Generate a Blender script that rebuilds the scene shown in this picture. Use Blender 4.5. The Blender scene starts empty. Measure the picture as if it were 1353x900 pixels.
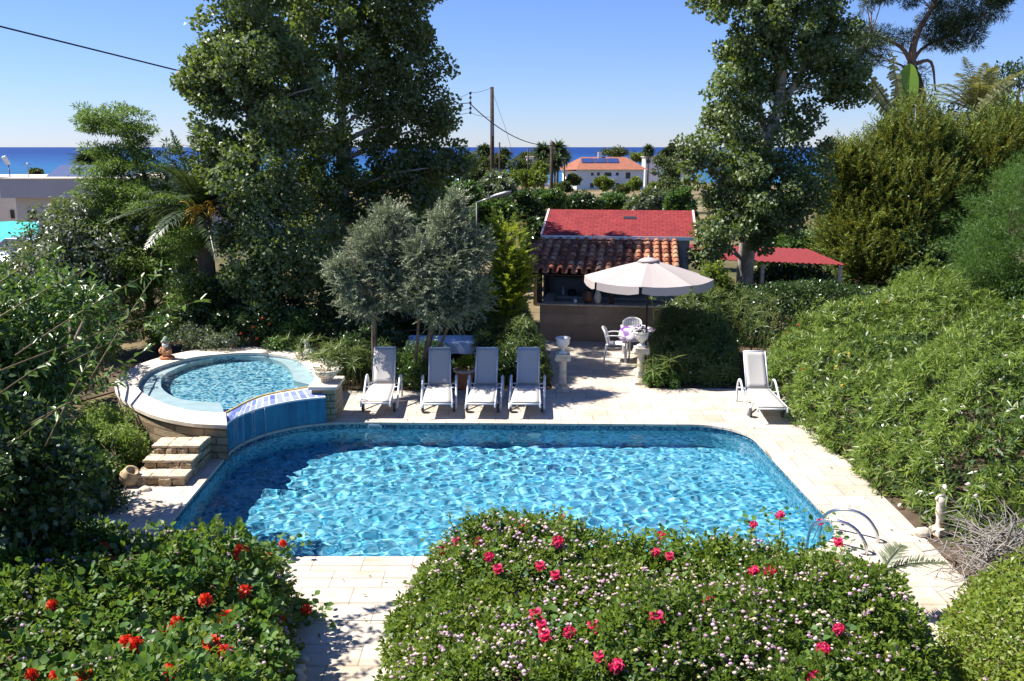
import bpy, bmesh, math, random
import numpy as np
from mathutils import Vector, Matrix

SC = bpy.context.scene
COL = SC.collection
random.seed(7)
RNG = np.random.default_rng(11)

# ---------------------------------------------------------------- camera, sky, sun, exposure
CAMZ = 5.0
FPX = 1200.0
PITCH = math.atan(256 / FPX)
cam_data = bpy.data.cameras.new("camera")
cam = bpy.data.objects.new("camera", cam_data)
COL.objects.link(cam)
cam.location = (0, 0, CAMZ)
cam.rotation_euler = (math.radians(90) - PITCH, 0, 0)
cam_data.sensor_width = 36.0
cam_data.lens = FPX / 1353.0 * 36.0
cam_data.clip_start = 0.1
cam_data.clip_end = 60000
SC.camera = cam

SUN = Vector((-0.600, 0.105, 0.793)).normalized()      # towards the sun
SUN_EL = math.asin(SUN.z)
SUN_AZ = math.atan2(SUN.x, SUN.y)                      # clockwise from +Y
world = bpy.data.worlds.new("World")
SC.world = world
world.use_nodes = True
wn = world.node_tree
wn.nodes.clear()
sky = wn.nodes.new("ShaderNodeTexSky")
sky.sky_type = 'NISHITA'
sky.sun_disc = False
sky.sun_elevation = SUN_EL
sky.sun_rotation = SUN_AZ
sky.altitude = 0.0
sky.air_density = 1.0
sky.dust_density = 0.0
sky.ozone_density = 5.0
bg = wn.nodes.new("ShaderNodeBackground")
bg.inputs["Strength"].default_value = 0.055
wo = wn.nodes.new("ShaderNodeOutputWorld")
tint = wn.nodes.new("ShaderNodeMix"); tint.data_type = 'RGBA'; tint.blend_type = 'MULTIPLY'
tint.inputs[0].default_value = 1.0; tint.inputs[7].default_value = (0.80, 0.91, 1.34, 1)
wn.links.new(sky.outputs[0], tint.inputs[6])
wn.links.new(tint.outputs[2], bg.inputs[0])
wn.links.new(bg.outputs[0], wo.inputs[0])

sun_data = bpy.data.lights.new("sun", 'SUN')
sun_data.energy = 5.0
sun_data.angle = math.radians(0.5)
sun_data.color = (1.0, 0.95, 0.87)
sun = bpy.data.objects.new("sun", sun_data)
COL.objects.link(sun)
sun.rotation_euler = SUN.to_track_quat('Z', 'Y').to_euler()
sun.location = SUN * 60
sun_data.cycles.is_caustics_light = True

SC.view_settings.view_transform = 'Standard'
SC.view_settings.look = 'None'
SC.view_settings.exposure = 1.12
SC.view_settings.gamma = 1.0
SC.view_settings.use_curve_mapping = False
SC.cycles.max_bounces = 10
SC.cycles.diffuse_bounces = 3
SC.cycles.glossy_bounces = 3
SC.cycles.transmission_bounces = 6
SC.cycles.transparent_max_bounces = 8
SC.cycles.caustics_refractive = True
SC.cycles.caustics_reflective = False
SC.cycles.sample_clamp_indirect = 6.0
SC.cycles.blur_glossy = 0.5
SC.cycles.use_denoising = True

# ---------------------------------------------------------------- helpers
_c, _s = math.cos(PITCH), math.sin(PITCH)
def at(px, py, Y):
    """the point of the place seen at a photo pixel, Y metres in front of the camera"""
    u = (px - 676.5) / FPX; v = (450 - py) / FPX
    d = (u, _c + v * _s, -_s + v * _c); t = Y / d[1]
    return Vector((t * d[0], Y, CAMZ + t * d[2]))
def gr(px, py, z=0.0):
    u = (px - 676.5) / FPX; v = (450 - py) / FPX
    d = (u, _c + v * _s, -_s + v * _c); t = (z - CAMZ) / d[2]
    return Vector((t * d[0], t * d[1], z))
def terrain(x, y):
    return 0.0 if y < 40 else max(-16.0, -(y - 40) * 14.0 / 460.0)

ORG = {}
def link(o, parent=None):
    COL.objects.link(o)
    if parent is not None:
        o.parent = parent
    return o
def tag(o, label=None, cat=None, group=None, kind=None):
    if label: o["label"] = label
    if cat: o["category"] = cat
    if group: o["group"] = group
    if kind: o["kind"] = kind
    return o
def thing(name, label, cat, loc=(0, 0, 0), rz=0.0, group=None):
    o = bpy.data.objects.new(name, None)
    o.empty_display_size = 0.2
    COL.objects.link(o)
    o.location = loc
    o.rotation_euler = (0, 0, rz)
    return tag(o, label, cat, group)
def copy_tree(o, parent=None):
    c = o.copy(); COL.objects.link(c)
    if parent is not None: c.parent = parent
    for ch in list(o.children): copy_tree(ch, c)
    return c

class MB:
    """collects simple shapes, builds ONE mesh object"""
    def __init__(s): s.v = []; s.f = []; s.sm = []
    def add(s, vs, fs, smooth=False):
        b = len(s.v); s.v.extend([tuple(q) for q in vs])
        for f in fs: s.f.append([i + b for i in f]); s.sm.append(smooth)
        return s
    def box(s, c, d, rz=0.0, rx=0.0, ry=0.0, taper=1.0):
        R = Matrix.Rotation(rz, 3, 'Z') @ Matrix.Rotation(ry, 3, 'Y') @ Matrix.Rotation(rx, 3, 'X')
        vs = []
        for z in (-.5, .5):
            k = taper if z > 0 else 1.0
            for x, y in ((-.5, -.5), (.5, -.5), (.5, .5), (-.5, .5)):
                vs.append(Vector(c) + R @ Vector((x * d[0] * k, y * d[1] * k, z * d[2])))
        return s.add(vs, [(3, 2, 1, 0), (4, 5, 6, 7), (0, 1, 5, 4), (1, 2, 6, 5), (2, 3, 7, 6), (3, 0, 4, 7)])
    def tube(s, pts, r, n=8, caps=True, smooth=True):
        pts = [Vector(p) for p in pts]; m = len(pts)
        rs = r if isinstance(r, (list, tuple)) else [r] * m
        vs = []; up = None
        for i, p in enumerate(pts):
            t = (pts[min(i + 1, m - 1)] - pts[max(i - 1, 0)]).normalized()
            if up is None:
                up = t.orthogonal().normalized()
            else:
                up = (up - t * up.dot(t))
                up = up.normalized() if up.length > 1e-6 else t.orthogonal().normalized()
            w = t.cross(up)
            for k in range(n):
                a = 2 * math.pi * k / n
                vs.append(p + (up * math.cos(a) + w * math.sin(a)) * rs[i])
        fs = [(i * n + k, i * n + (k + 1) % n, (i + 1) * n + (k + 1) % n, (i + 1) * n + k) for i in range(m - 1) for k in range(n)]
        s.add(vs, fs, smooth)
        if caps:
            b = len(s.v) - len(vs)
            s.f.append([b + k for k in range(n)][::-1]); s.sm.append(False)
            s.f.append([b + (m - 1) * n + k for k in range(n)]); s.sm.append(False)
        return s
    def lathe(s, prof, c=(0, 0, 0), n=24, smooth=True, wob=None):
        vs = []
        for r, z in prof:
            for k in range(n):
                a = 2 * math.pi * k / n
                q = r * (wob(a, z) if wob else 1.0)
                vs.append((c[0] + q * math.cos(a), c[1] + q * math.sin(a), c[2] + z))
        m = len(prof)
        fs = [(i * n + k, i * n + (k + 1) % n, (i + 1) * n + (k + 1) % n, (i + 1) * n + k) for i in range(m - 1) for k in range(n)]
        if prof[0][0] > 1e-4: fs.append(tuple(range(n))[::-1])
        if prof[-1][0] > 1e-4: fs.append(tuple((m - 1) * n + k for k in range(n)))
        return s.add(vs, fs, smooth)
    def prism(s, poly, z0, z1):
        n = len(poly)
        vs = [(p[0], p[1], z0) for p in poly] + [(p[0], p[1], z1) for p in poly]
        fs = [tuple(range(n))[::-1], tuple(range(n, 2 * n))] + [(i, (i + 1) % n, n + (i + 1) % n, n + i) for i in range(n)]
        return s.add(vs, fs)
    def ribbon(s, A, B, smooth=False, closed=False):
        """quads between two equal polylines"""
        n = len(A)
        fs = [(i, (i + 1) % n, n + (i + 1) % n, n + i) for i in range(n if closed else n - 1)]
        return s.add(list(A) + list(B), fs, smooth)
    def ball(s, c, r, n=10, m=7, sc=(1, 1, 1), jit=0.0):
        vs = [(c[0], c[1], c[2] - r * sc[2])]
        for i in range(1, m):
            t = math.pi * i / m
            for k in range(n):
                a = 2 * math.pi * k / n
                j = 1 + random.uniform(-jit, jit)
                vs.append((c[0] + r * j * sc[0] * math.sin(t) * math.cos(a), c[1] + r * j * sc[1] * math.sin(t) * math.sin(a), c[2] - r * j * sc[2] * math.cos(t)))
        vs.append((c[0], c[1], c[2] + r * sc[2])); L = len(vs) - 1
        fs = [(0, 1 + (k + 1) % n, 1 + k) for k in range(n)]
        for i in range(m - 2):
            for k in range(n):
                a = 1 + i * n; fs.append((a + k, a + (k + 1) % n, a + n + (k + 1) % n, a + n + k))
        a = 1 + (m - 2) * n
        fs += [(a + k, a + (k + 1) % n, L) for k in range(n)]
        return s.add(vs, fs, True)
    def build(s, name, mat, parent=None, world=False, bevel=0.0, seg=2):
        off = Vector((0, 0, 0))
        if world and parent is not None:
            q = parent
            while q is not None: off += q.location; q = q.parent
        me = bpy.data.meshes.new(name)
        me.from_pydata([tuple(Vector(p) - off) for p in s.v], [], s.f)
        me.polygons.foreach_set("use_smooth", s.sm)
        me.materials.append(mat)
        me.update()
        o = bpy.data.objects.new(name, me)
        link(o, parent)
        if bevel > 0:
            b = o.modifiers.new("bevel", 'BEVEL'); b.width = bevel; b.segments = seg; b.limit_method = 'ANGLE'; b.angle_limit = math.radians(40)
        return o

def offset_poly(poly, d):
    n = len(poly); out = []
    for i in range(n):
        p, a, b = Vector(poly[i][:2]), Vector(poly[i - 1][:2]), Vector(poly[(i + 1) % n][:2])
        t1 = (p - a).normalized(); t2 = (b - p).normalized()
        n1 = Vector((t1.y, -t1.x)); n2 = Vector((t2.y, -t2.x))
        m = (n1 + n2); m = m.normalized() if m.length > 1e-6 else n1
        out.append(p + m * d / max(0.4, m.dot(n1)))
    return out
def round_poly(pts, n=8):
    """pts: (x, y, radius) corners, counter-clockwise"""
    out = []; m = len(pts)
    for i in range(m):
        p = Vector(pts[i][:2]); r = pts[i][2]
        if r <= 0: out.append(p); continue
        a = (Vector(pts[i - 1][:2]) - p).normalized(); b = (Vector(pts[(i + 1) % m][:2]) - p).normalized()
        ang = a.angle(b); d = r / math.tan(ang / 2)
        c = p + (a + b).normalized() * (r / math.sin(ang / 2))
        s0 = p + a * d - c; s1 = p + b * d - c
        a0 = math.atan2(s0.y, s0.x); da = (math.atan2(s1.y, s1.x) - a0 + math.pi) % (2 * math.pi) - math.pi
        for k in range(n + 1):
            t = a0 + da * k / n
            out.append(c + Vector((math.cos(t), math.sin(t))) * r)
    return out
def inside(P, poly):
    """numpy point-in-polygon"""
    x, y = P[:, 0], P[:, 1]; r = np.zeros(len(P), bool); n = len(poly)
    for i in range(n):
        x0, y0 = poly[i][0], poly[i][1]; x1, y1 = poly[(i + 1) % n][0], poly[(i + 1) % n][1]
        if y0 == y1: continue
        r ^= ((y0 > y) != (y1 > y)) & (x < (x1 - x0) * (y - y0) / (y1 - y0) + x0)
    return r
def poly_dist(P, poly):
    d = np.full(len(P), 1e9); n = len(poly)
    for i in range(n):
        a = np.array(poly[i][:2], float); b = np.array(poly[(i + 1) % n][:2], float)
        ab = b - a; t = np.clip(((P[:, :2] - a) @ ab) / max(1e-9, ab @ ab), 0, 1)
        q = a + t[:, None] * ab
        d = np.minimum(d, np.hypot(P[:, 0] - q[:, 0], P[:, 1] - q[:, 1]))
    return d
def fill(name, outer, holes, z, mat, parent=None):
    """flat sheet with holes"""
    bm = bmesh.new()
    E = []
    for lp in [outer] + holes:
        vs = [bm.verts.new((p[0], p[1], p[2] if len(p) > 2 else z)) for p in lp]
        for i in range(len(vs)): E.append(bm.edges.new((vs[i], vs[(i + 1) % len(vs)])))
    bmesh.ops.triangle_fill(bm, use_beauty=True, use_dissolve=False, edges=E)
    for f in bm.faces:
        if f.normal.z < 0: f.normal_flip()
    me = bpy.data.meshes.new(name); bm.to_mesh(me); bm.free()
    me.materials.append(mat)
    o = bpy.data.objects.new(name, me)
    return link(o, parent)

# ---------------------------------------------------------------- materials
class NT:
    def __init__(s, name):
        s.m = bpy.data.materials.new(name); s.m.use_nodes = True; s.t = s.m.node_tree; s.t.nodes.clear()
        s.out = s.n("ShaderNodeOutputMaterial")
    def n(s, typ, **kw):
        q = s.t.nodes.new(typ)
        for k, v in kw.items():
            if k[0].isupper() or k[0] == '_':
                q.inputs[k.strip('_').replace('_', ' ')].default_value = v
            else: setattr(q, k, v)
        return q
    def l(s, a, b): s.t.links.new(a, b)
    def ramp(s, fac, stops, interp='LINEAR'):
        r = s.n("ShaderNodeValToRGB"); r.color_ramp.interpolation = interp
        e = r.color_ramp.elements
        while len(e) < len(stops): e.new(0.5)
        for q, (p, c) in zip(e, stops): q.position = p; q.color = (*c, 1) if len(c) == 3 else c
        if fac is not None: s.l(fac, r.inputs[0])
        return r
    def obj(s):
        return s.n("ShaderNodeTexCoord").outputs["Object"]
    def noise(s, scale, detail=4, rough=.55, vec=None, dist=0.0):
        q = s.n("ShaderNodeTexNoise"); q.inputs["Scale"].default_value = scale; q.inputs["Detail"].default_value = detail
        q.inputs["Roughness"].default_value = rough; q.inputs["Distortion"].default_value = dist
        s.l(vec if vec is not None else s.obj(), q.inputs["Vector"]); return q
    def mix(s, fac, a, b, typ='MIX'):
        q = s.n("ShaderNodeMix", data_type='RGBA', blend_type=typ)
        for v, i in ((fac, 0), (a, 6), (b, 7)):
            if hasattr(v, 'links') or hasattr(v, 'is_linked'): s.l(v, q.inputs[i])
            elif isinstance(v, (int, float)): q.inputs[i].default_value = v
            else: q.inputs[i].default_value = (*v, 1) if len(v) == 3 else v
        return q.outputs[2]
    def bsdf(s, color=None, rough=.6, spec=.4, metal=0.0, bump=None, bstr=.3, bdist=.02):
        b = s.n("ShaderNodeBsdfPrincipled")
        if color is not None:
            if hasattr(color, 'is_linked'): s.l(color, b.inputs["Base Color"])
            else: b.inputs["Base Color"].default_value = (*color, 1)
        if hasattr(rough, 'is_linked'): s.l(rough, b.inputs["Roughness"])
        else: b.inputs["Roughness"].default_value = rough
        b.inputs["Specular IOR Level"].default_value = spec
        b.inputs["Metallic"].default_value = metal
        if bump is not None:
            k = s.n("ShaderNodeBump"); k.inputs["Strength"].default_value = bstr; k.inputs["Distance"].default_value = bdist
            s.l(bump, k.inputs["Height"]); s.l(k.outputs[0], b.inputs["Normal"])
        s.l(b.outputs[0], s.out.inputs["Surface"])
        return b

def plain(name, c, rough=.6, spec=.4, metal=0.0, var=.12, scale=6.0, bump=.15):
    """one colour with small wear"""
    t = NT(name); nz = t.noise(scale, 6)
    lo = tuple(max(0, x * (1 - var)) for x in c); hi = tuple(min(1, x * (1 + var)) for x in c)
    r = t.ramp(nz.outputs[0], [(.3, lo), (.7, hi)])
    t.bsdf(r.outputs[0], rough, spec, metal, t.noise(scale * 8, 3).outputs[0] if bump else None, bump, .004)
    return t.m

def mat_stone(name, c1, c2, joint, sx, sy, jw=.03, stain=.5, rough=.8, vertical=False, off=.5, bscale=1.0):
    """sawn or rough masonry: brick cells, per-stone tint, stains"""
    t = NT(name); v = t.obj()
    if vertical:
        sp = t.n("ShaderNodeSeparateXYZ"); t.l(v, sp.inputs[0]); cb = t.n("ShaderNodeCombineXYZ")
        ad = t.n("ShaderNodeMath", operation='ADD'); t.l(sp.outputs[0], ad.inputs[0]); t.l(sp.outputs[1], ad.inputs[1])
        t.l(ad.outputs[0], cb.inputs[0]); t.l(sp.outputs[2], cb.inputs[1]); v = cb.outputs[0]
    b = t.n("ShaderNodeTexBrick"); b.offset = off
    nz0 = t.noise(3.0, 3, vec=v)
    dv = t.n("ShaderNodeVectorMath", operation='SCALE'); dv.inputs[3].default_value = .03
    t.l(nz0.outputs["Color"], dv.inputs[0]); av = t.n("ShaderNodeVectorMath", operation='ADD'); t.l(v, av.inputs[0]); t.l(dv.outputs[0], av.inputs[1])
    t.l(av.outputs[0], b.inputs["Vector"])
    b.inputs["Scale"].default_value = 1.0; b.inputs["Brick Width"].default_value = sx; b.inputs["Row Height"].default_value = sy
    b.inputs["Mortar Size"].default_value = jw; b.inputs["Mortar Smooth"].default_value = .3; b.inputs["Bias"].default_value = 0.0
    b.inputs["Color1"].default_value = (*c1, 1); b.inputs["Color2"].default_value = (*c2, 1); b.inputs["Mortar"].default_value = (*joint, 1)
    nz = t.noise(2.2, 8, .65); nf = t.noise(28, 6, .7)
    st = t.ramp(nz.outputs[0], [(.35, (1 - stain * .45, 1 - stain * .5, 1 - stain * .6)), (.65, (1, 1, 1))])
    fi = t.ramp(nf.outputs[0], [(.3, (.82, .8, .76)), (.6, (1, 1, 1))])
    c = t.mix(1.0, b.outputs["Color"], st.outputs[0], 'MULTIPLY'); c = t.mix(1.0, c, fi.outputs[0], 'MULTIPLY')
    ma = t.n("ShaderNodeMath", operation='MULTIPLY_ADD'); t.l(b.outputs["Fac"], ma.inputs[0]); ma.inputs[1].default_value = -1.5; t.l(nf.outputs[0], ma.inputs[2])
    t.bsdf(c, rough, .3, 0, ma.outputs[0], .5 * bscale, .012)
    return t.m

def mat_mosaic(name, cell, stops, rough=.25):
    """small glass tiles, each with its own tint"""
    t = NT(name); v = t.obj()
    sc = t.n("ShaderNodeVectorMath", operation='SCALE'); sc.inputs[3].default_value = 1.0 / cell; t.l(v, sc.inputs[0])
    fl = t.n("ShaderNodeVectorMath", operation='FLOOR'); t.l(sc.outputs[0], fl.inputs[0])
    w = t.n("ShaderNodeTexWhiteNoise", noise_dimensions='3D'); t.l(fl.outputs[0], w.inputs["Vector"])
    nz = t.noise(1.7, 4); ad = t.n("ShaderNodeMath", operation='MULTIPLY_ADD')
    t.l(nz.outputs[0], ad.inputs[0]); ad.inputs[1].default_value = .5; 
    mu = t.n("ShaderNodeMath", operation='MULTIPLY_ADD'); t.l(w.outputs["Value"], mu.inputs[0]); mu.inputs[1].default_value = .75; mu.inputs[2].default_value = -.12
    t.l(mu.outputs[0], ad.inputs[2])
    r = t.ramp(ad.outputs[0], stops)
    t.bsdf(r.outputs[0], rough, .4)
    return t.m

def mat_leaf(name, stops, back=None, rough=.42, spec=.45, transl=.28, tcol=None):
    """leaf: tint varies from leaf to leaf (attribute rnd); optional paler underside; light passes through"""
    t = NT(name)
    a = t.n("ShaderNodeAttribute", attribute_name="rnd")
    r = t.ramp(a.outputs["Fac"], stops)
    col = r.outputs[0]
    if back is not None:
        gq = t.n("ShaderNodeNewGeometry")
        col = t.mix(gq.outputs["Backfacing"], col, back)
    b = t.bsdf(col, rough, spec)
    tr = t.n("ShaderNodeBsdfTranslucent")
    if tcol is None:
        m = stops[len(stops) // 2][1]; tcol = (min(1, m[0] * 2.2), min(1, m[1] * 2.0), m[2] * .8)
    tr.inputs[0].default_value = (*tcol, 1)
    mx = t.n("ShaderNodeMixShader"); mx.inputs[0].default_value = transl
    t.l(b.outputs[0], mx.inputs[1]); t.l(tr.outputs[0], mx.inputs[2]); t.l(mx.outputs[0], t.out.inputs["Surface"])
    return t.m

def mat_bark(name, c1, c2, scale=14):
    t = NT(name); v = t.obj()
    mp = t.n("ShaderNodeMapping"); mp.inputs["Scale"].default_value = (1, 1, .25); t.l(v, mp.inputs[0])
    n = t.noise(scale, 8, .7, mp.outputs[0])
    r = t.ramp(n.outputs[0], [(.3, c1), (.65, c2)])
    t.bsdf(r.outputs[0], .9, .15, 0, n.outputs[0], .7, .03)
    return t.m
# ---------------------------------------------------------------- common materials
def mat_deck():
    t = NT("travertine_paving"); v = t.obj()
    b = t.n("ShaderNodeTexBrick"); t.l(v, b.inputs["Vector"]); b.offset = .5
    b.inputs["Scale"].default_value = 1; b.inputs["Brick Width"].default_value = .61; b.inputs["Row Height"].default_value = .405
    b.inputs["Mortar Size"].default_value = .008; b.inputs["Mortar Smooth"].default_value = .2
    b.inputs["Color1"].default_value = (.47, .425, .37, 1); b.inputs["Color2"].default_value = (.56, .51, .445, 1); b.inputs["Mortar"].default_value = (.30, .255, .205, 1)
    st = t.ramp(t.noise(.9, 8, .62).outputs[0], [(.3, (.80, .72, .62)), (.5, (1, .985, .96)), (.7, (1, 1, 1))])
    c = t.mix(1.0, b.outputs[0], st.outputs[0], 'MULTIPLY')
    mp = t.n("ShaderNodeMapping"); mp.inputs["Scale"].default_value = (1, 4, 1); t.l(v, mp.inputs[0])
    ve = t.ramp(t.noise(4.5, 8, .7, mp.outputs[0], 1.2).outputs[0], [(.36, (.86, .76, .66)), (.5, (1, 1, 1))])
    c = t.mix(.7, c, ve.outputs[0], 'MULTIPLY')
    pit = t.ramp(t.noise(60, 3, .6).outputs[0], [(.32, (.72, .66, .58)), (.4, (1, 1, 1))])
    c = t.mix(.8, c, pit.outputs[0], 'MULTIPLY')
    t.bsdf(c, .72, .3, 0, b.outputs["Fac"], -.25, .006)
    return t.m
M = {}
M['deck'] = mat_deck()
M['coping'] = plain("limestone_coping", (.66, .60, .52), .7, .3, var=.1, scale=3)
M['spa_coping'] = plain("cream_coping", (.66, .57, .46), .7, .3, var=.14, scale=2.4)
M['rough_stone'] = mat_stone("rough_sandstone", (.50, .40, .27), (.40, .31, .20), (.25, .19, .125), .34, .13, .014, .6, vertical=True, bscale=2)
M['counter_stone'] = mat_stone("sawn_sandstone", (.34, .24, .16), (.44, .34, .24), (.36, .30, .23), .62, .24, .008, .5, vertical=True)
M['mosaic_pool'] = mat_mosaic("pool_mosaic", .05, [(.15, (.03, .165, .28)), (.36, (.10, .38, .53)), (.6, (.21, .54, .68)), (.85, (.40, .68, .77))])
M['mosaic_line'] = mat_mosaic("waterline_mosaic", .03, [(.2, (.01, .045, .10)), (.5, (.03, .13, .22)), (.8, (.16, .33, .38))])
M['mosaic_spa'] = mat_mosaic("spa_mosaic", .045, [(.2, (.02, .14, .26)), (.42, (.12, .36, .50)), (.6, (.30, .58, .68)), (.85, (.52, .74, .78))])
M['spa_bench'] = plain("spa_bench_tile", (.66, .76, .78), .3, .4, var=.05)
def mat_bluewall():
    t = NT("blue_wall_render"); mp = t.n("ShaderNodeMapping"); mp.inputs["Scale"].default_value = (9, 9, .7); t.l(t.obj(), mp.inputs[0])
    st_ = t.ramp(t.noise(1.0, 6, .6, mp.outputs[0]).outputs[0], [(.34, (.55, .62, .7)), (.5, (1, 1, 1)), (.7, (1.35, 1.25, 1.15))])      # limescale runs
    b_ = t.ramp(t.noise(1.6, 6, .6).outputs[0], [(.3, (.010, .12, .22)), (.7, (.03, .23, .36))])
    t.bsdf(t.mix(1.0, b_.outputs[0], st_.outputs[0], 'MULTIPLY'), .45, .4, 0, t.noise(30, 4).outputs[0], .3, .01); return t.m
M['blue_render'] = mat_bluewall()
M['white_paint'] = plain("white_paint", (.78, .78, .77), .5, .4, var=.04)
M['steel'] = plain("brushed_steel", (.62, .63, .65), .18, .5, 1.0, var=.03)
M['grey_metal'] = plain("grey_metal", (.30, .31, .32), .4, .5, .8, var=.1)
M['dark_metal'] = plain("dark_metal", (.04, .04, .045), .45, .5, .4, var=.2)
M['dark_wood'] = plain("dark_timber", (.05, .035, .026), .8, .2, var=.4, scale=9)
M['pole_wood'] = plain("creosote_pole", (.075, .055, .045), .9, .1, var=.35, scale=6)
M['terracotta'] = plain("terracotta", (.42, .17, .085), .85, .2, var=.25, scale=9)
M['old_white'] = plain("weathered_white_cement", (.60, .53, .42), .85, .2, var=.30, scale=10)
M['soil'] = plain("garden_soil", (.10, .072, .05), .95, .1, var=.4, scale=3)
M['bark'] = mat_bark("brown_bark", (.07, .05, .035), (.22, .17, .13))
M['pale_bark'] = mat_bark("pale_poplar_bark", (.16, .15, .13), (.50, .47, .42), 9)
M['twig'] = plain("twig", (.16, .12, .07), .85, .15, var=.3)
M['green_twig'] = plain("green_shoot", (.16, .19, .06), .7, .2, var=.3)

def mat_ground():
    t = NT("dry_ground")
    n1 = t.noise(.05, 6, .6); n2 = t.noise(1.3, 8, .7)
    a = t.ramp(n1.outputs[0], [(.36, (.07, .085, .03)), (.48, (.17, .14, .075)), (.62, (.30, .24, .145))])
    b = t.ramp(n2.outputs[0], [(.3, (.55, .52, .48)), (.7, (1, 1, 1))])
    t.bsdf(t.mix(1.0, a.outputs[0], b.outputs[0], 'MULTIPLY'), .95, .1, 0, n2.outputs[0], .5, .05)
    return t.m
M['ground'] = mat_ground()

def mat_sea():
    t = NT("sea_water"); v = t.obj()
    mp = t.n("ShaderNodeMapping"); mp.inputs["Scale"].default_value = (.004, .02, 1); t.l(v, mp.inputs[0])
    n = t.noise(1.0, 8, .65, mp.outputs[0])
    sp = t.n("ShaderNodeSeparateXYZ"); t.l(v, sp.inputs[0])
    mr = t.n("ShaderNodeMapRange"); mr.inputs[1].default_value = 500; mr.inputs[2].default_value = 2600; t.l(sp.outputs[1], mr.inputs[0])
    sh = t.ramp(mr.outputs[0], [(0, (.022, .12, .24)), (.35, (.010, .065, .20)), (1, (.005, .032, .15))])     # shallows to deep water
    r = t.ramp(n.outputs[0], [(.3, (.75, .8, .85)), (.7, (1.15, 1.12, 1.1))])
    c = t.mix(1.0, sh.outputs[0], r.outputs[0], 'MULTIPLY')
    w = t.noise(.35, 4, .6)
    t.bsdf(c, .5, .12, 0, w.outputs[0], .5, .4)
    return t.m
M['sea'] = mat_sea()

# ---------------------------------------------------------------- ground, sea, deck, pool
POOL = round_poly([(-4.64, 10.49, 1.2), (4.42, 10.49, 1.2), (4.24, 16.02, 1.0), (-4.80, 16.22, 1.75)], 12)
SPA_Z = 0.60
def closed_spline(pts, k=6):
    out = []; n = len(pts)
    for i in range(n):
        p0, p1, p2, p3 = (Vector(pts[(i + j - 1) % n]) for j in range(4))
        for q in range(k):
            t = q / k
            out.append(0.5 * (2 * p1 + (p2 - p0) * t + (2 * p0 - 5 * p1 + 4 * p2 - p3) * t * t + (3 * p1 - p0 - 3 * p2 + p3) * t ** 3))
    return out
def open_spline(pts, k=6):
    pts = [Vector(p) for p in pts]
    P = [pts[0] * 2 - pts[1]] + pts + [pts[-1] * 2 - pts[-2]]; out = []
    for i in range(1, len(P) - 2):
        p0, p1, p2, p3 = P[i - 1:i + 3]
        for q in range(k):
            t = q / k
            out.append(0.5 * (2 * p1 + (p2 - p0) * t + (2 * p0 - 5 * p1 + 4 * p2 - p3) * t * t + (3 * p1 - p0 - 3 * p2 + p3) * t ** 3))
    out.append(pts[-1]); return out

gp = offset_poly(POOL, .28)
bm_out = [(-2500, -40), (2500, -40), (2500, 40), (-2500, 40)]
ground = fill("ground", bm_out, [gp], -0.03, M['ground'])
gm = MB()
ys = [40, 60, 90, 140, 220, 340, 470, 560, 700]
for i in range(len(ys) - 1):
    za = -0.03 + min(0, -(ys[i] - 40) * 14 / 460); zb = -0.03 - (ys[i + 1] - 40) * 14 / 460
    gm.add([(-2500, ys[i], za), (2500, ys[i], za), (2500, ys[i + 1], zb), (-2500, ys[i + 1], zb)], [(0, 1, 2, 3)])
g2 = gm.build("ground_far", M['ground'])
bmj = bmesh.new(); bmj.from_mesh(ground.data); bmj.from_mesh(g2.data); bmesh.ops.remove_doubles(bmj, verts=bmj.verts, dist=.001)
bmj.to_mesh(ground.data); bmj.free(); bpy.data.objects.remove(g2)
tag(ground, kind='structure')
sea = MB().add([(-30000, 455, -13.2), (30000, 455, -13.2), (30000, 40000, -13.2), (-30000, 40000, -13.2)], [(0, 1, 2, 3)]).build("sea", M['sea'])
tag(sea, kind='structure')

DECK = [(-5.85, 10.0), (-2.75, 9.95), (-1.25, 9.95), (2.9, 9.9), (3.2, 8.4), (5.3, 8.4), (5.42, 11.8), (5.45, 14), (5.4, 16), (5.75, 19.4), (4.7, 18.55), (2.92, 18.6),
        (3.4, 23.2), (0.6, 23.55), (0.86, 18.5), (-3.0, 18.4), (-5.2, 18.4), (-5.85, 14.3)]
cop_out = offset_poly(POOL, .22)
deck = fill("pool_deck", DECK, [offset_poly(POOL, .20)], 0.0, M['deck'])
tag(deck, kind='structure')
beds = MB().prism([(-14, 16), (-8.2, 13), (-5.9, 12.9), (-5.9, 10.05), (-2.76, 9.98), (-2.02, 7.6), (-1.72, 3), (-14, 3)], -.028, -.004).prism([(-1.2, 9.9), (5.3, 9.55), (5.5, 14), (5.8, 19.4), (4.7, 18.6), (2.95, 18.7), (3.5, 23), (14, 23), (14, 3), (-1.0, 3), (-1.15, 7.6)], -.028, -.004).prism([(-9, 17), (-7.5, 20), (-3, 18.45), (.8, 18.55), (.6, 22.4), (-9, 24)], -.028, -.004).build("flower_bed_soil", M['soil'])
tag(beds, kind='structure')

# the path down to the viewer: three slabs with open joints, a low step each
M['path'] = M['deck']
pth = MB()
def edge_l(y): return -2.72 + (9.9 - y) * .30
def edge_r(y): return -.72
yy = [10.2, 9.36, 8.98, 6.2]
for i in range(len(yy) - 1):
    a, b = yy[i] - .003, yy[i + 1] + .003
    pth.prism([(edge_l(b), b), (edge_r(b), b), (edge_r(a), a), (edge_l(a), a)], -.2, -.006 - .004 * i)
path = pth.build("path", M['path'], bevel=.008)
tag(path, kind='structure')

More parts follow.
